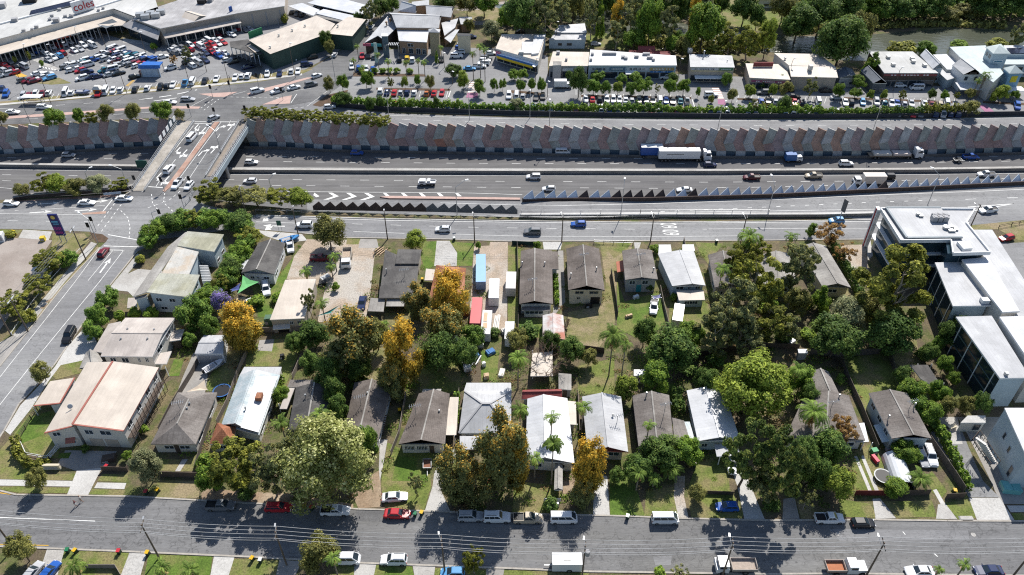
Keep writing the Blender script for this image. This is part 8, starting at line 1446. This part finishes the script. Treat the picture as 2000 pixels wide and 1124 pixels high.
for a in(('olive',71,937,42,5.5,"small round tree alone on the corner verge"),('greyleaf',284,912,66,8.5,"dense grey green willowy tree beside the dark front fence"),('yolive_',455,912,0,0,""),('ygum',455,908,122,12,"spreading yellow green tree over the dark pickup"),('gum',525,920,96,13,"thin olive tree leaning beside the red wagon"),('pale',636,905,214,18,"giant pale blossomed tree arching over the kerb"),('shiny',715,865,60,9,"deep green crown on the right edge of the pale blossomed tree"),('sapling',812,945,36,7,"slender sapling between the white sedan and the brick coloured trailer"),('silky',888,925,100,14,"sparse olive tree left of the tall orange street tree"),('silky',982,890,118,20,"tall olive tree with orange tops over the silver car"),('silky',930,945,88,10,"low olive tree above the silver kerbside car"),('goldy',1010,905,64,16,"orange topped crown beside the tall fan palm"),('goldy',1150,908,86,13,"orange flowering tree over the pale driveway and white van"),('silky',1138,965,56,6,"shaded lower tree beneath the orange flowering one"),('dark',1243,915,62,6,"dark glossy tree in front of the red edged roof"),('dark',1292,885,92,7,"broad dark green tree before the antenna house"),('round',1342,880,62,7,"leafy green tree beside the yellow bin"),('olive',1360,963,40,4,"bushy small tree on the verge left of the blue hatchback"),('pine',1462,888,108,17,"tall dark pine left of the pale driveway bend"),('pine',1528,908,112,18,"tall dark pine right of the pale driveway"),('gum',1500,945,70,9,"thin shaded tree below the two dark pines"),('bright',1635,945,72,8,"glossy yellow green tree above the white pickup with red cargo"),('dark',1608,880,84,9,"dark tree beside the shadowed timber frame"),('brown',1650,835,66,10,"rusty orange leafed tree beside the white carport"),('sapling',1577,975,38,6,"small thin street tree left of the white pickup with red cargo"),('round',1770,880,58,4.5,"leafy tree covering the front of the raised grey roofed house"),('round',1746,952,50,3.5,"rounded bush beside the white tunnel tent"),('olive',80,727,42,5,"small olive tree next to the cream roofed garage"),('olive',40,1072,58,7,"olive street tree at the bottom left corner"),('olive',625,1085,84,8,"olive tree on the near kerb left of the white van"),('ygum',925,1092,50,8,"yellow green tree on the near verge beside the blue car"),('bush',1290,1120,36,2.2,"low green shrub on the near verge under the wires"),('sapling',1330,1120,40,3,"dry twiggy shrub on the near verge left of the tip truck"),('bush',252,802,28,3,"round shrub beside the cream house veranda"),('bush',280,838,26,2.5,"lower round shrub between the cream house and the fence"),('bush',248,890,26,2.5,"rounded shrub by the dark planter at the driveway"),('dbush',164,876,22,2,"dark red green shrub on the cream house forecourt"),('shiny',372,664,32,3.5,"small dense tree between the beige roof and the white shed"),('goldy',470,640,100,12,"golden leafed tree left of the flat beige hall"),('jac',432,590,46,6.5,"violet blossomed tree among dark green shrubs"),('shiny',376,612,80,8,"dense green tree below the lichen stained building"),('shiny',408,640,46,6,"dark shrubby tree left of the golden tree"),('silky',686,668,130,16,"huge olive tree with scattered orange tops in the middle yards"),('gum',655,700,70,10,"dim olive tree low in the shaded middle yards"),('goldy',785,692,98,17,"brightest orange flowering tree in the middle of the block"),('silky',765,745,70,10,"olive lower crown beside the orange flowering tree"),('goldy',880,588,100,15,"orange crown hiding the terracotta roof"),('silky',862,640,100,12,"olive tree in shade below the terracotta roof"),('silky',815,590,70,9,"orange flecked tree beside the grey carport"),('shiny',925,655,50,5,"fresh green tree beside the timber stacks"),('dark',612,655,66,7,"dark tree at the corner of the flat beige hall"),('dark',606,712,46,7,"dark narrow tree above the dark roofed house"),('dark',650,770,50,8,"dark tree squeezed between two brown roofs"),('olive',640,455,76,10,"bushy olive tree hiding a white car on the service road"),('bright',810,470,46,5.5,"small bright tree over the raised flat roof"),('sapling',604,590,32,9,"spindly gum in front of the flat beige hall"),('dbush',1035,645,56,4,"green shrubby tree in front of the bare branches"),('dark',1116,685,62,7,"dark leafy tree right of the bare branches"),('dark',1305,685,116,10,"wide dark green tree in the backyard beside the caravan"),('round',1345,655,66,8,"green tree between the caravan and the tall gums"),('round',1282,735,74,7,"low green tree behind the antenna house"),('bright',1222,757,52,6,"bright yellow green tree between two metal roofs"),('gum',1430,600,130,17,"tall airy gum towering over the grey roofs"),('gum',1400,645,96,14,"grey green gum left of the tallest one"),('ygum',1478,548,112,17,"yellow tipped gum near the mauve grey roof"),('ygum',1508,632,92,11,"lower gum crown above the bright domed tree"),('dome',1475,755,156,13,"great bright green domed tree"),('gum',1560,520,104,16,"dark gum covering the mauve grey roof"),('ygum',1475,490,62,10,"light topped gum beside the big feather palm"),('cone',1602,582,58,9,"feathery dark conifer in the back garden"),('greyleaf',1650,622,92,10,"pale willowy tree beside the cream rear wall"),('dark',1632,662,110,10,"dark tree at the end of the shady lawn"),('biggum',1755,560,172,21,"enormous gum spreading beside the white office block"),('gum',1540,640,64,8,"dull gum above the tiny white shelter"),('brown',1625,452,62,9,"pale half bare tree beside the service road"),('shiny',1585,451,26,4,"small dark green tree by the service road kerb"),('brown',1650,490,44,7,"yellowing thin tree at the office car park edge"),('dark',1742,650,112,10,"dark tree at the foot of the enormous gum"),('round',1782,765,64,6,"mid green tree above the clipped hedge corner"),('round',1808,800,62,6,"larger green tree beside the raised grey roofed house"),('dark',1762,735,42,5,"dark shrubby tree left of the flat pavilion roof"),('round',1845,712,34,5,"small green tree in the shaded office garden"),('round',1862,738,30,4,"second small green tree along the office garden wall"),('shiny',1832,672,26,4,"tree fern like shrub beside the office steps"),('olive',1852,795,40,5,"round tree near the office driveway turn"),('olive',1888,790,36,4.5,"yellow green tree against the office wall"),('dark',1578,770,48,6,"dark tree between the domed tree and the brown roof"),('shiny',1640,742,22,2.5,"small bright shrub beside the brown roof"),('ygum',1450,510,70,12,"light crown below the big feather palm"),('gum',1460,668,84,9,"dull crown just above the bright domed tree"),('dark',575,672,44,6,"dark tree behind the concrete slab lawn"),('dark',640,735,60,9,"dark tree in the shade between dark roof and brown roof"),('dark',700,722,56,7,"deep shade tree under the orange topped giant"),('olive',735,655,56,8,"olive tree left of the brightest orange tree"),('dark',852,690,84,10,"dark tree in deep shade below the terracotta roof"),('dark',905,692,60,8,"dark tree at the left of the junk filled yard"),('dark',1075,668,46,6,"dark shrubby tree behind the rust streaked shed"),('olive',1010,665,48,6,"olive shrubby tree behind the white flat shed"),('gum',572,900,92,12,"olive crown joined to the left of the giant blossomed tree"),('round',410,935,60,7,"green tree at the left of the dark pickup"),('dark',1570,900,74,11,"dark tree between the pines and timber pile"),('dark',1600,930,60,9,"dark shade tree behind the glossy yellow tree"),('dark',1205,930,36,4,"small dark tree on the lush lawn edge"),('dark',1852,655,44,7,"dark tree against the upper office glazing"),('dark',1918,790,40,6,"dark tree at the street end of the office glazing"),('dark',1815,690,38,5,"dark garden tree at the office steps"),('round',1835,765,44,6,"round garden tree below the flat pavilion roof"),('dark',1870,640,40,7,"dark tree at the top of the office glazing"),('dark',1380,745,50,7,"dark tree left of the domed tree above the white roof"),('olive',1690,600,60,9,"olive crown under the enormous gum's left side"),('round',1565,745,60,7,"green tree joined to the right of the domed tree"),('olive',1555,590,60,8,"olive tree behind the feathery conifer"),('round',1420,770,40,6,"small green tree at the white roof edge"),('dark',1260,650,50,8,"dark tree beside the huge feather palm"),('olive',1150,700,40,5,"olive shrubby tree at the back fence lawn"),('round',548,770,36,5,"small green tree beside the blue white roof"),('dark',660,800,44,8,"narrow dark tree along the dark roof wall"),('olive',600,860,60,8,"olive tree hidden behind the giant blossomed tree"),('shiny',212,585,46,6,"leafy tree at the driveway gap on the side street"),('shiny',190,615,46,6,"leafy tree second along the side street hedge"),('shiny',180,648,42,5,"leafy tree above the white parking apron"),('bush',232,618,32,3.5,"round shrub behind the two storey beige roof"),('bush',262,612,34,3.5,"second round shrub behind the two storey beige roof"),('bush',296,612,40,3.5,"third round shrub behind the two storey beige roof"),('ybush',275,505,28,2.5,"yellow flowering shrub at the corner garden bed"),('ygum',95,508,76,6,"yellow green tree below the tall purple sign"),('ygum',70,556,64,6,"yellow green tree beside the white shed roof"),('shiny',128,505,44,4,"leafy shrub behind the white boundary rail"),('ygum',22,590,74,6,"yellow green tree at the left edge beneath the wires"),('ybush',52,618,44,4,"rounded shrub below the power lines"),('ybush',20,458,26,2,"low yellow hedge shrub by the sign forecourt"),('olive',40,372,36,4,"leftmost bush on the freeway bank"),('ygum',82,358,52,6.5,"tall yellow green bush on the left freeway bank"),('bright',112,360,50,6,"flowering bush beside it on the left freeway bank"),('olive',150,366,50,5,"grey olive bush in the middle of the left bank"),('greyleaf',190,360,48,5,"silvery bush on the left bank near the bridge"),('ygum',232,360,40,4,"bush at the bridge end of the left bank"),('ygum',408,374,72,6.5,"large bush beside the bridge railing"),('olive',452,384,66,5.5,"olive bush second from the bridge on the right bank"),('olive',500,385,60,5,"dull bush in the middle of the right bank"),('ygum',545,384,60,5.5,"light bush right of the middle on the right bank"),('bright',586,386,50,5.5,"brightest bush at the end of the right bank"),):
 if a[0]!='yolive_':tree(*a,**({"ar":10.5}if a[0]=="biggum" else{}))
for i,(x,y)in enumerate(((290,470),(303,455),(318,443),(336,436),(356,430),(378,427),(400,427),(422,428),(444,430),(464,434),(480,446),(486,462),(480,478),(472,494),(463,510),(452,525),(442,540),(430,555),(417,570),(404,585))):
 tree(('shiny','round','shiny','dark','shiny','ygum')[i%6],x,y,(48,56,44,52,60)[i%5],(5.0,5.8,4.4,5.4)[i%4],f"glossy hedge tree, {ORD[i]} along the row around the lichen stained building","glossy hedge trees around the lichen stained building")
for a in(('palm',1016,800,60,9,"palm over the red rear roof"),('palm',1078,815,48,9,"palm standing in front of the rambling white roof"),('fan',1081,866,52,12,"tall fan palm with a stout trunk before the white roof"),('palm',1140,795,52,8,"palm between the white and grey metal roofs"),('palm',1268,830,38,8,"small palm in front of the grey brown roof"),('palm',548,826,58,6,"palm left of the giant blossomed tree"),('palm',624,808,58,6,"palm over the dark roofed house"),('palm',1045,895,50,6,"shaded palm left of the tall fan palm"),('palm',1248,925,56,5,"garden palm beside the dark glossy tree"),('cycad',1310,915,58,3,"spiky cordyline clump before the broad dark tree"),('cycad',1278,935,36,2.5,"yellowing spiky clump beside the gravel track"),('big',1590,805,92,8,"large feather palm over the long brown roof"),('palm',1560,722,56,8,"palm right of the domed tree"),('big',1198,655,84,12,"huge dark feather palm in the backyard"),('palm',1222,672,44,12,"slim tall palm right of the huge feather palm"),('palm',1412,525,54,10,"tall palm in front of the dark roofed house"),('big',1464,462,74,9,"big feather palm at the service road kerb"),('palm',1546,462,42,7,"palm left of the pale half bare tree"),('big',1012,700,66,9,"dark feather palm left of the white pergola"),('palm',597,530,42,4,"short palm in the gravel drive"),('palm',652,500,38,5,"short palm under the bushy olive tree"),('palm',646,520,36,4,"short palm beside the tip truck"),('palm',628,592,42,9,"slender palm at the flat beige hall"),('cycad',1798,935,56,3,"spiky palm shrub right of the white tunnel tent"),('palm',145,1105,66,4,"low palm at the bottom left garden"),('palm',315,1108,56,4,"low palm beside the near kerb planter"),('palm',372,1112,60,3.5,"wide low palm right of the near kerb planter"),('palm',650,1090,52,8,"slim palm in front of the white roadside van"),('palm',1835,1112,32,4,"small palm between the two parked sedans"),('palm',1885,1103,42,5,"taller small palm left of the dark blue sedan"),('palm',1085,905,0.1,.2,"")):
 if a[5]:palm(*a)
def bare(label,cx,cy,wpx,h,seed):
 p=G(cx,cy,h*.55);R=wpx/2/PX(p);r=random.Random(seed);t=thing('bare_tree',label,'tree',(p.x,p.y,0));b=MB();tw=MB()
 def grow(o,d,L,ra,lv,m):
  q=o+d*L;m.tube(o,q,ra,ra*.65,n=5,cap=False)
  if lv==0:return
  for k in range(3 if lv>1 else 4):
   e=d+Vector((r.uniform(-.8,.8),r.uniform(-.8,.8),r.uniform(-.25,.5)));e.normalize();grow(q,e,L*r.uniform(.6,.85),ra*.6,lv-1,tw if lv<=3 else m)
 for k in range(5):a=k*1.25;grow(Vector((0,0,.1)),Vector((math.cos(a)*.7,math.sin(a)*.7,.8)).normalized(),R*.5,.16,4,b)
 b.build('trunk',palebark,t);tw.build('branches',M("dry_twig",(.24,.17,.125),(.18,.125,.09),2,.95),t);return t
bare("leafless spreading tree with pale branches behind the red roof",1062,710,96,7,4);bare("small leafless tree beside the rust streaked shed",1104,628,30,4,8)
hedge('hedge',"clipped square hedge along the office driveway fence",[(1816,822),(1840,862),(1862,905),(1888,962)],1.3,2.2,'mid')
hedge('hedge',"low flowering hedge curving around the corner house lawn",[(33,862),(38,892),(52,908),(78,914),(100,908)],1.4,1.6,'yolive')
hedge('hedge',"dark narrow hedge beside the office driveway above the streaked roof",[(1620,478),(1655,540),(1675,580),(1705,645)],1.2,2.6,'dark')
hedge('hedge',"trimmed hedge between the brown gable and the pyramid roof",[(893,780),(890,830)],1.0,2.0,'mid');hedge('hedge',"green creeper hedge beside the long grey roof driveway",[(1085,545),(1088,600)],1.0,1.6,'mid');hedge('hedge',"tall thicket hedge between the antenna house and white roof",[(1318,775),(1326,815)],2.2,2.6,'dark');hedge('hedge',"leafy row of shrubs between dark roof and blue white roof",[(550,745),(535,790)],1.4,1.8,'mid')
gh="hedge sections along the shop street fence"
xs=[(650,205),(700,208),(762,212),(900,216),(1050,219),(1180,221),(1300,222),(1420,224),(1500,225),(1600,226.5),(1700,227),(1800,226),(1880,223)]
for i,(a,c)in enumerate(zip(xs,xs[1:])):hedge('hedge',f"leafy hedge section, {ORD[i]} from the left along the shop street fence",[a,((a[0]+c[0])/2,(a[1]+c[1])/2),c],1.8,2.5+(i%3)*.4,('mid','dark','yolive')[i%3]if i>8 else('mid','shiny')[i%2],9,.42,group=gh)
for i in range(13):tree('ygum',490+i*21.5,219+i*1.4,38,4.6,f"yellow green shrub, {ORD[i]} from the left above the freeway wall","shrubs on top of the freeway wall")
for i,(x,y,w,h,s)in enumerate(((-2,232,34,6,'olive'),(103,230,42,7,'round'),(154,227,26,6,'round'),(177,229,30,5,'ygum'),(207,222,36,6.5,'olive'),(261,220,36,6.5,'olive'),(314,214,42,7.5,'round'),(350,224,22,4,'olive'))):tree(s,x,y,w,h,f"rounded verge tree, {ORD[i]} from the left above the left freeway wall","verge trees above the left freeway wall")
gs_="street trees along the shops"
st=[(642,165,26,6,'olive'),(668,160,28,7,'round'),(670,194,36,5,'dark'),(714,155,24,6,'round'),(724,155,22,6,'round'),(763,161,14,5,'ygum'),(790,161,17,5,'bright'),(815,158,15,5,'round'),(840,161,20,6,'olive'),(885,138,38,5,'dark'),(904,157,28,7,'bright'),(937,170,26,6,'round'),(965,166,20,5,'round'),(982,165,16,5,'round'),(1004,146,24,4,'round'),(1022,146,24,4,'round'),(1017,166,20,5,'round'),(1038,166,20,5,'round'),(1058,165,20,6,'round'),(1112,148,16,4,'dark'),(1160,171,32,5.5,'shiny'),(1184,172,22,5.5,'shiny'),(1207,172,24,5,'bright'),(1233,173,26,5,'shiny'),(1258,168,36,7,'round'),(1168,150,32,4,'shiny'),(1216,154,24,3.5,'shiny'),(1240,152,30,4,'round'),(1284,173,16,4,'sapling'),(1309,170,28,6,'round'),(1336,170,28,6,'round'),(1316,153,26,4,'dark'),(1364,180,12,4,'round'),(1390,193,18,3.5,'ybush'),(1420,155,24,5,'shiny'),(1431,187,24,5,'olive'),(1465,178,26,5,'bright'),(1490,158,40,4,'dark'),(1522,156,24,4.5,'dark'),(1510,176,20,5,'bright'),(1536,175,28,6,'olive'),(1584,170,32,8,'gum'),(1617,155,30,5,'shiny'),(1638,178,26,6,'round'),(1563,152,26,5,'dark'),(1531,204,28,6,'dark'),(1470,207,26,5,'gum'),(1495,209,24,4,'ygum'),(1678,160,30,5,'round'),(1672,182,24,4,'round'),(1700,185,16,4,'bright'),(1727,186,16,4,'bright'),(1763,185,18,4,'ygum'),(1820,184,18,4,'dark'),(1846,186,16,4,'round'),(1870,186,14,3.5,'ygum'),(1896,183,22,4,'olive'),(1940,191,16,4,'bright'),(1957,182,30,6,'bright'),(1983,185,20,4,'round'),(1895,212,40,5.5,'olive'),(1010,205,34,4,'grey_'),(722,205,20,5,'dark'),(742,200,18,5,'dark'),(852,202,12,5,'dark')]
st.sort(key=lambda a:a[0])
for i,(x,y,w,h,s)in enumerate(st):tree('greyleaf' if s=='grey_' else s,x,y,w,h,(f"street tree, {ORD[i]} from the left" if i<32 else f"street tree, {ORD[len(st) - 1 - i]} from the right")+" along the shops",gs_)
tree('dark',1131,160,40,11,"tall dark round fig tree at the head of the parked row",ar=5.6)
for x,y,w,h,s,lab in((635,78,30,8,'dark',"dark tree against the market hall wall"),(643,92,22,6,'olive',"olive tree in the market hall car park corner"),(553,34,22,5,'ybush',"yellow green shrub behind the market hall"),(300,90,18,3,'bush',"low shrub at the shopping hall corner"),(338,115,16,6,'brown',"thin brownish tree in the supermarket car park"),(362,105,24,7,'gum',"grey green tree in the supermarket car park"),(54,107,12,4,'ybush',"tiny tree at the supermarket walkway start"),(81,124,12,3,'bush',"small shrub at the walkway end"),(27,116,12,3,'ybush',"small yellow shrub at the left supermarket row"),(495,38,14,4,'ybush',"pale shrub beside the shopping hall corner"),(440,56,12,3,'ybush',"yellow shrub in the parking row end"),(720,22,40,12,'gum',"tall gum beside the lane at the top edge"),(742,15,40,9,'dark',"dark tree cluster behind the lane"),(764,8,30,8,'shiny',"green tree at the top of the lane"),(700,40,22,7,'dark',"dark tree beside the market hall back wall"),(915,50,26,6,'olive',"olive tree behind the right tavern tower"),(853,110,12,5,'cone',"slim dark cypress in front of the tavern"),(960,60,46,8,'greyleaf',"rounded grey green tree behind the corner shop"),(990,38,44,10,'round',"green tree beside the tavern lawn"),(870,4,60,9,'dark',"dark tree behind the tavern roofs")):
 tree(s,x,y,w,h,lab)
for i,(x,y,w,h)in enumerate(((690,118,22,5),(697,90,20,6),(708,130,20,5),(737,106,22,6),(757,119,24,6),(792,122,24,6),(816,118,20,7),(828,121,24,7),(861,92,18,6),(923,104,24,10),(937,90,26,12),(946,97,26,12))):palm('palm',x,y,w,h,f"tavern palm, {ORD[i]} from the left","palms around the tavern")
palm('palm',1927,145,32,8,"palm between the white timber house and aqua roof");palm('palm',1912,157,24,6,"palm in front of the white timber house")
for i,x in enumerate((707,733,748,762,775,800)):tree('bush',x,138,20,2,f"planted shrub, {ORD[i]} from the left in the tavern garden bed","shrubs in the tavern bed")
gr="trees along the river"
RV=[(1020,30,60,13,'dark',"broad dark tree above the corner shop roof"),(1062,35,58,14,'gum',"tall dull gum behind the riverside house"),(1048,8,50,11,'dark',"dark tree on the far side above the corner shop"),(1098,22,44,12,'gum',"thin brownish gum above the riverside house"),(1120,5,44,12,'olive',"olive tree on the river bend at the top edge"),(1157,30,34,13,'gum',"airy gum right of the river bend"),(1174,22,18,16,'cone',"tall bright columnar tree by the river"),(1206,38,32,12,'goldy',"orange topped tree by the river"),(1205,66,40,9,'gum',"grey gum below the orange topped riverside tree"),(1238,76,40,8,'round',"rounded green tree above the maroon roof"),(1236,25,56,15,'gum',"large gum behind the rounded green tree"),(1270,45,48,15,'round',"tall leafy tree left of centre on the river bank"),(1305,45,46,15,'gum',"tall gum beside the leafy river tree"),(1285,8,56,12,'dark',"dark tree across the river bend"),(1325,10,50,13,'dark',"second dark tree across the river bend"),(1320,82,36,7,'round',"low green tree above the long shop row end"),(1356,35,24,13,'goldy',"small orange crown at the park edge"),(1376,55,66,15,'round',"large tree before the park lawn"),(1335,92,28,7,'olive',"olive tree behind the flat grey shop roof"),(1425,75,50,10,'ygum',"yellow green tree behind the grey flat shop roof"),(1465,78,52,11,'ygum',"second yellow green tree behind the grey shop roof"),(1500,72,34,12,'bright',"brightest yellow tree at the cream warehouse corner"),(1400,98,40,6,'ygum',"low yellow green tree between the flat roofs"),(1455,15,46,11,'dark',"dark tree standing on the park lawn"),(1480,35,30,8,'dark',"small dark tree at the park lawn edge"),(1372,4,40,9,'greyleaf',"grey tree at the top of the park"),(1408,8,30,8,'dark',"dark tree at the top edge of the park"),(1560,45,64,11,'dark',"round dark tree right of the park lawn"),(1605,28,66,13,'dark',"big dark tree behind the cream warehouse"),(1645,82,82,15,'dark',"huge dark tree between the warehouse and the river"),(1680,62,46,13,'olive',"olive crown beside the huge riverside tree"),(1660,15,56,11,'dark',"dark tree at the top edge beyond the huge tree"),(1700,30,58,11,'round',"leafy tree on the far river bank"),(1735,38,50,10,'shiny',"lighter green tree on the far river bank"),(1705,125,40,8,'cone',"dark conifer beside the flat workshop roof"),(1765,28,70,13,'dark',"very dark tree on the far bank left of the yellow strip"),(1815,28,64,13,'dark',"very dark tree beside the yellow strip"),(1850,48,44,6,'olive',"low scrubby tree on the far bank water edge"),(1890,42,50,6,'olive',"second low scrubby tree on the far bank water edge"),(1935,28,64,13,'dark',"dark tree right of the yellow strip"),(1985,25,60,14,'dark',"dark tree at the top right corner"),(1990,72,36,11,'gum',"grey tree leaning at the right edge of the river"),(1765,92,54,5,'ybush',"green riverside thicket behind the flat workshop"),(1808,98,36,5,'shiny',"green thicket behind the pink gabled workshop"),(1875,87,40,3,'bush',"low green thicket behind the aqua roof"),(1945,84,40,3,'ybush',"yellow green thicket behind the aqua tower"),(1530,15,50,11,'olive',"olive tree above the park lawn right end"),(1870,8,60,11,'dark',"dark tree behind the yellow strip"),(1765,2,60,11,'olive',"far olive tree at the top edge right of centre"),(1180,4,40,12,'dark',"dark tree at the top behind the columnar tree"),(945,6,46,9,'round',"green tree at the top behind the tavern yard"),(912,6,40,9,'olive',"olive tree at the top behind the tavern")]
for x,y,w,h,s,lab in RV:far_=x>1690 and y<60;tree(s,x,y-(20 if far_ else 0),w*1.22,h*(1.0 if far_ else 1.3),lab,gr)
for lab,px,w,h,pal in(("dark wood on the far river bank at the top right",[(1540,22),(1650,16),(1780,12),(1880,14),(2060,18)],22,8,'dark'),("dense wood around the river bend at the top",[(1010,22),(1090,14),(1180,8),(1290,12),(1360,10)],26,9,'gum'),("dull green thicket along the near river bank",[(1225,90),(1300,92),(1340,96),(1400,96),(1500,92)],7,4,'olive'),("dark thicket on the near bank behind the corner shop",[(985,40),(1030,44),(1075,44)],12,6,'dark'),("scrub along the far bank water edge",[(1530,62),(1640,60),(1760,52),(1850,50),(1960,54)],4,2,'olive')):
 ob=hedge('woodland',lab,px,w,h,pal,2.2,.8,cat='woodland');ob['kind']='stuff'
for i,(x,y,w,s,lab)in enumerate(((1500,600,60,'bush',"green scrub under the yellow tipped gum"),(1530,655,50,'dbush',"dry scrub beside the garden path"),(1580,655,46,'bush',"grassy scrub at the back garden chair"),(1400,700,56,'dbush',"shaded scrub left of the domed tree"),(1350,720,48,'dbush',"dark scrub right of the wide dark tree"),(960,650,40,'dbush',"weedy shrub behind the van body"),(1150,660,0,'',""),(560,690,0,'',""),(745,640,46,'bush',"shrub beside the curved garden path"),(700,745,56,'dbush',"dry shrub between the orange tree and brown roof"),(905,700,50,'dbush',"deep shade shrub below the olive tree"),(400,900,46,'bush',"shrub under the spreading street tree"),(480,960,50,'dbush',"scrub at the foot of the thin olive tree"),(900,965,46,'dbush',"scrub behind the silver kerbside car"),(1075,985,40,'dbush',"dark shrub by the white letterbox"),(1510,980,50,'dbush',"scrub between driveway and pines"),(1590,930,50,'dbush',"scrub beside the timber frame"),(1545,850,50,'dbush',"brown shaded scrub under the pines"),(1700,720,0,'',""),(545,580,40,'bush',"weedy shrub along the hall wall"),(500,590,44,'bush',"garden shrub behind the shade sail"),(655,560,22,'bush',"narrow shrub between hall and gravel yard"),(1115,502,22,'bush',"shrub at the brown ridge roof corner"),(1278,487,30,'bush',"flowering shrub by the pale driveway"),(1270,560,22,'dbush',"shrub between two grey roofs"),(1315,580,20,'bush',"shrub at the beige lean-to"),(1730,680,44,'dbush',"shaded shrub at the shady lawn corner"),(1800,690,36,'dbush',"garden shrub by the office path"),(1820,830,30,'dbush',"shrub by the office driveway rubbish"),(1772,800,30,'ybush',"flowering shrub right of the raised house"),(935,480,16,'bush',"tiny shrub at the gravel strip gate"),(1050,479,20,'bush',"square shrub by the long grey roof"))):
 if s:tree(s,x,y,w,2.6,lab)
def inpoly(x,y,P):
 r=False;j=len(P)-1
 for i in range(len(P)):
  if(P[i][1]>y)!=(P[j][1]>y)and x<(P[j][0]-P[i][0])*(y-P[i][1])/(P[j][1]-P[i][1])+P[i][0]:r=not r
  j=i
 return r
hard=[p for n,m,z,p in PT if n not in('lawn','verge','garden_bed','dirt_yard')];soft=[p for n,m,z,p in PT if n=='lawn']
NR=np.random.default_rng(77);rr=random.Random(77);C,Nn,mi=[],[],[]
block=[(310,640),(400,470),(500,470),(1660,476),(1760,640),(1870,800),(1800,815),(1840,960),(1640,1005),(1200,1000),(700,985),(400,970),(310,925),(420,780)]
seeds=[(rr.uniform(320,1850),rr.uniform(480,1000))for k in range(900)]
for sx,sy in seeds:
 if not inpoly(sx,sy,block):continue
 lawn=any(inpoly(sx,sy,p)for p in soft)
 if any(inpoly(sx,sy,p)for p in hard)or(lawn and rr.random()<.72):continue
 big=rr.random()**2*(.5 if lawn else 1.0);o=G(sx,sy);pal=rr.randrange(4)
 for k in range(int(30+150*big)):
  a=rr.uniform(0,6.28);d=rr.random()**.6*(.5+1.6*big);h=rr.random()*(.15+1.1*big)*max(.2,1-d/(.6+1.7*big))
  C.append((o.x+math.cos(a)*d*1.3,o.y+math.sin(a)*d,.04+h));Nn.append((math.cos(a)*.5,math.sin(a)*.5,.8));mi.append(pal if rr.random()<.75 else rr.randrange(4))
C=np.array(C);U,V=leaves(C,np.array(Nn),.15,.8)
ug=link('undergrowth',qmesh('undergrowth',C,U,V,mi,[LM['dark'][1],LM['olive'][1],LM['mid'][1],LM['brown'][0]]));ug['kind']='stuff';tag(ug,"scrub, weeds and litter over the back yards of the housing block","undergrowth")
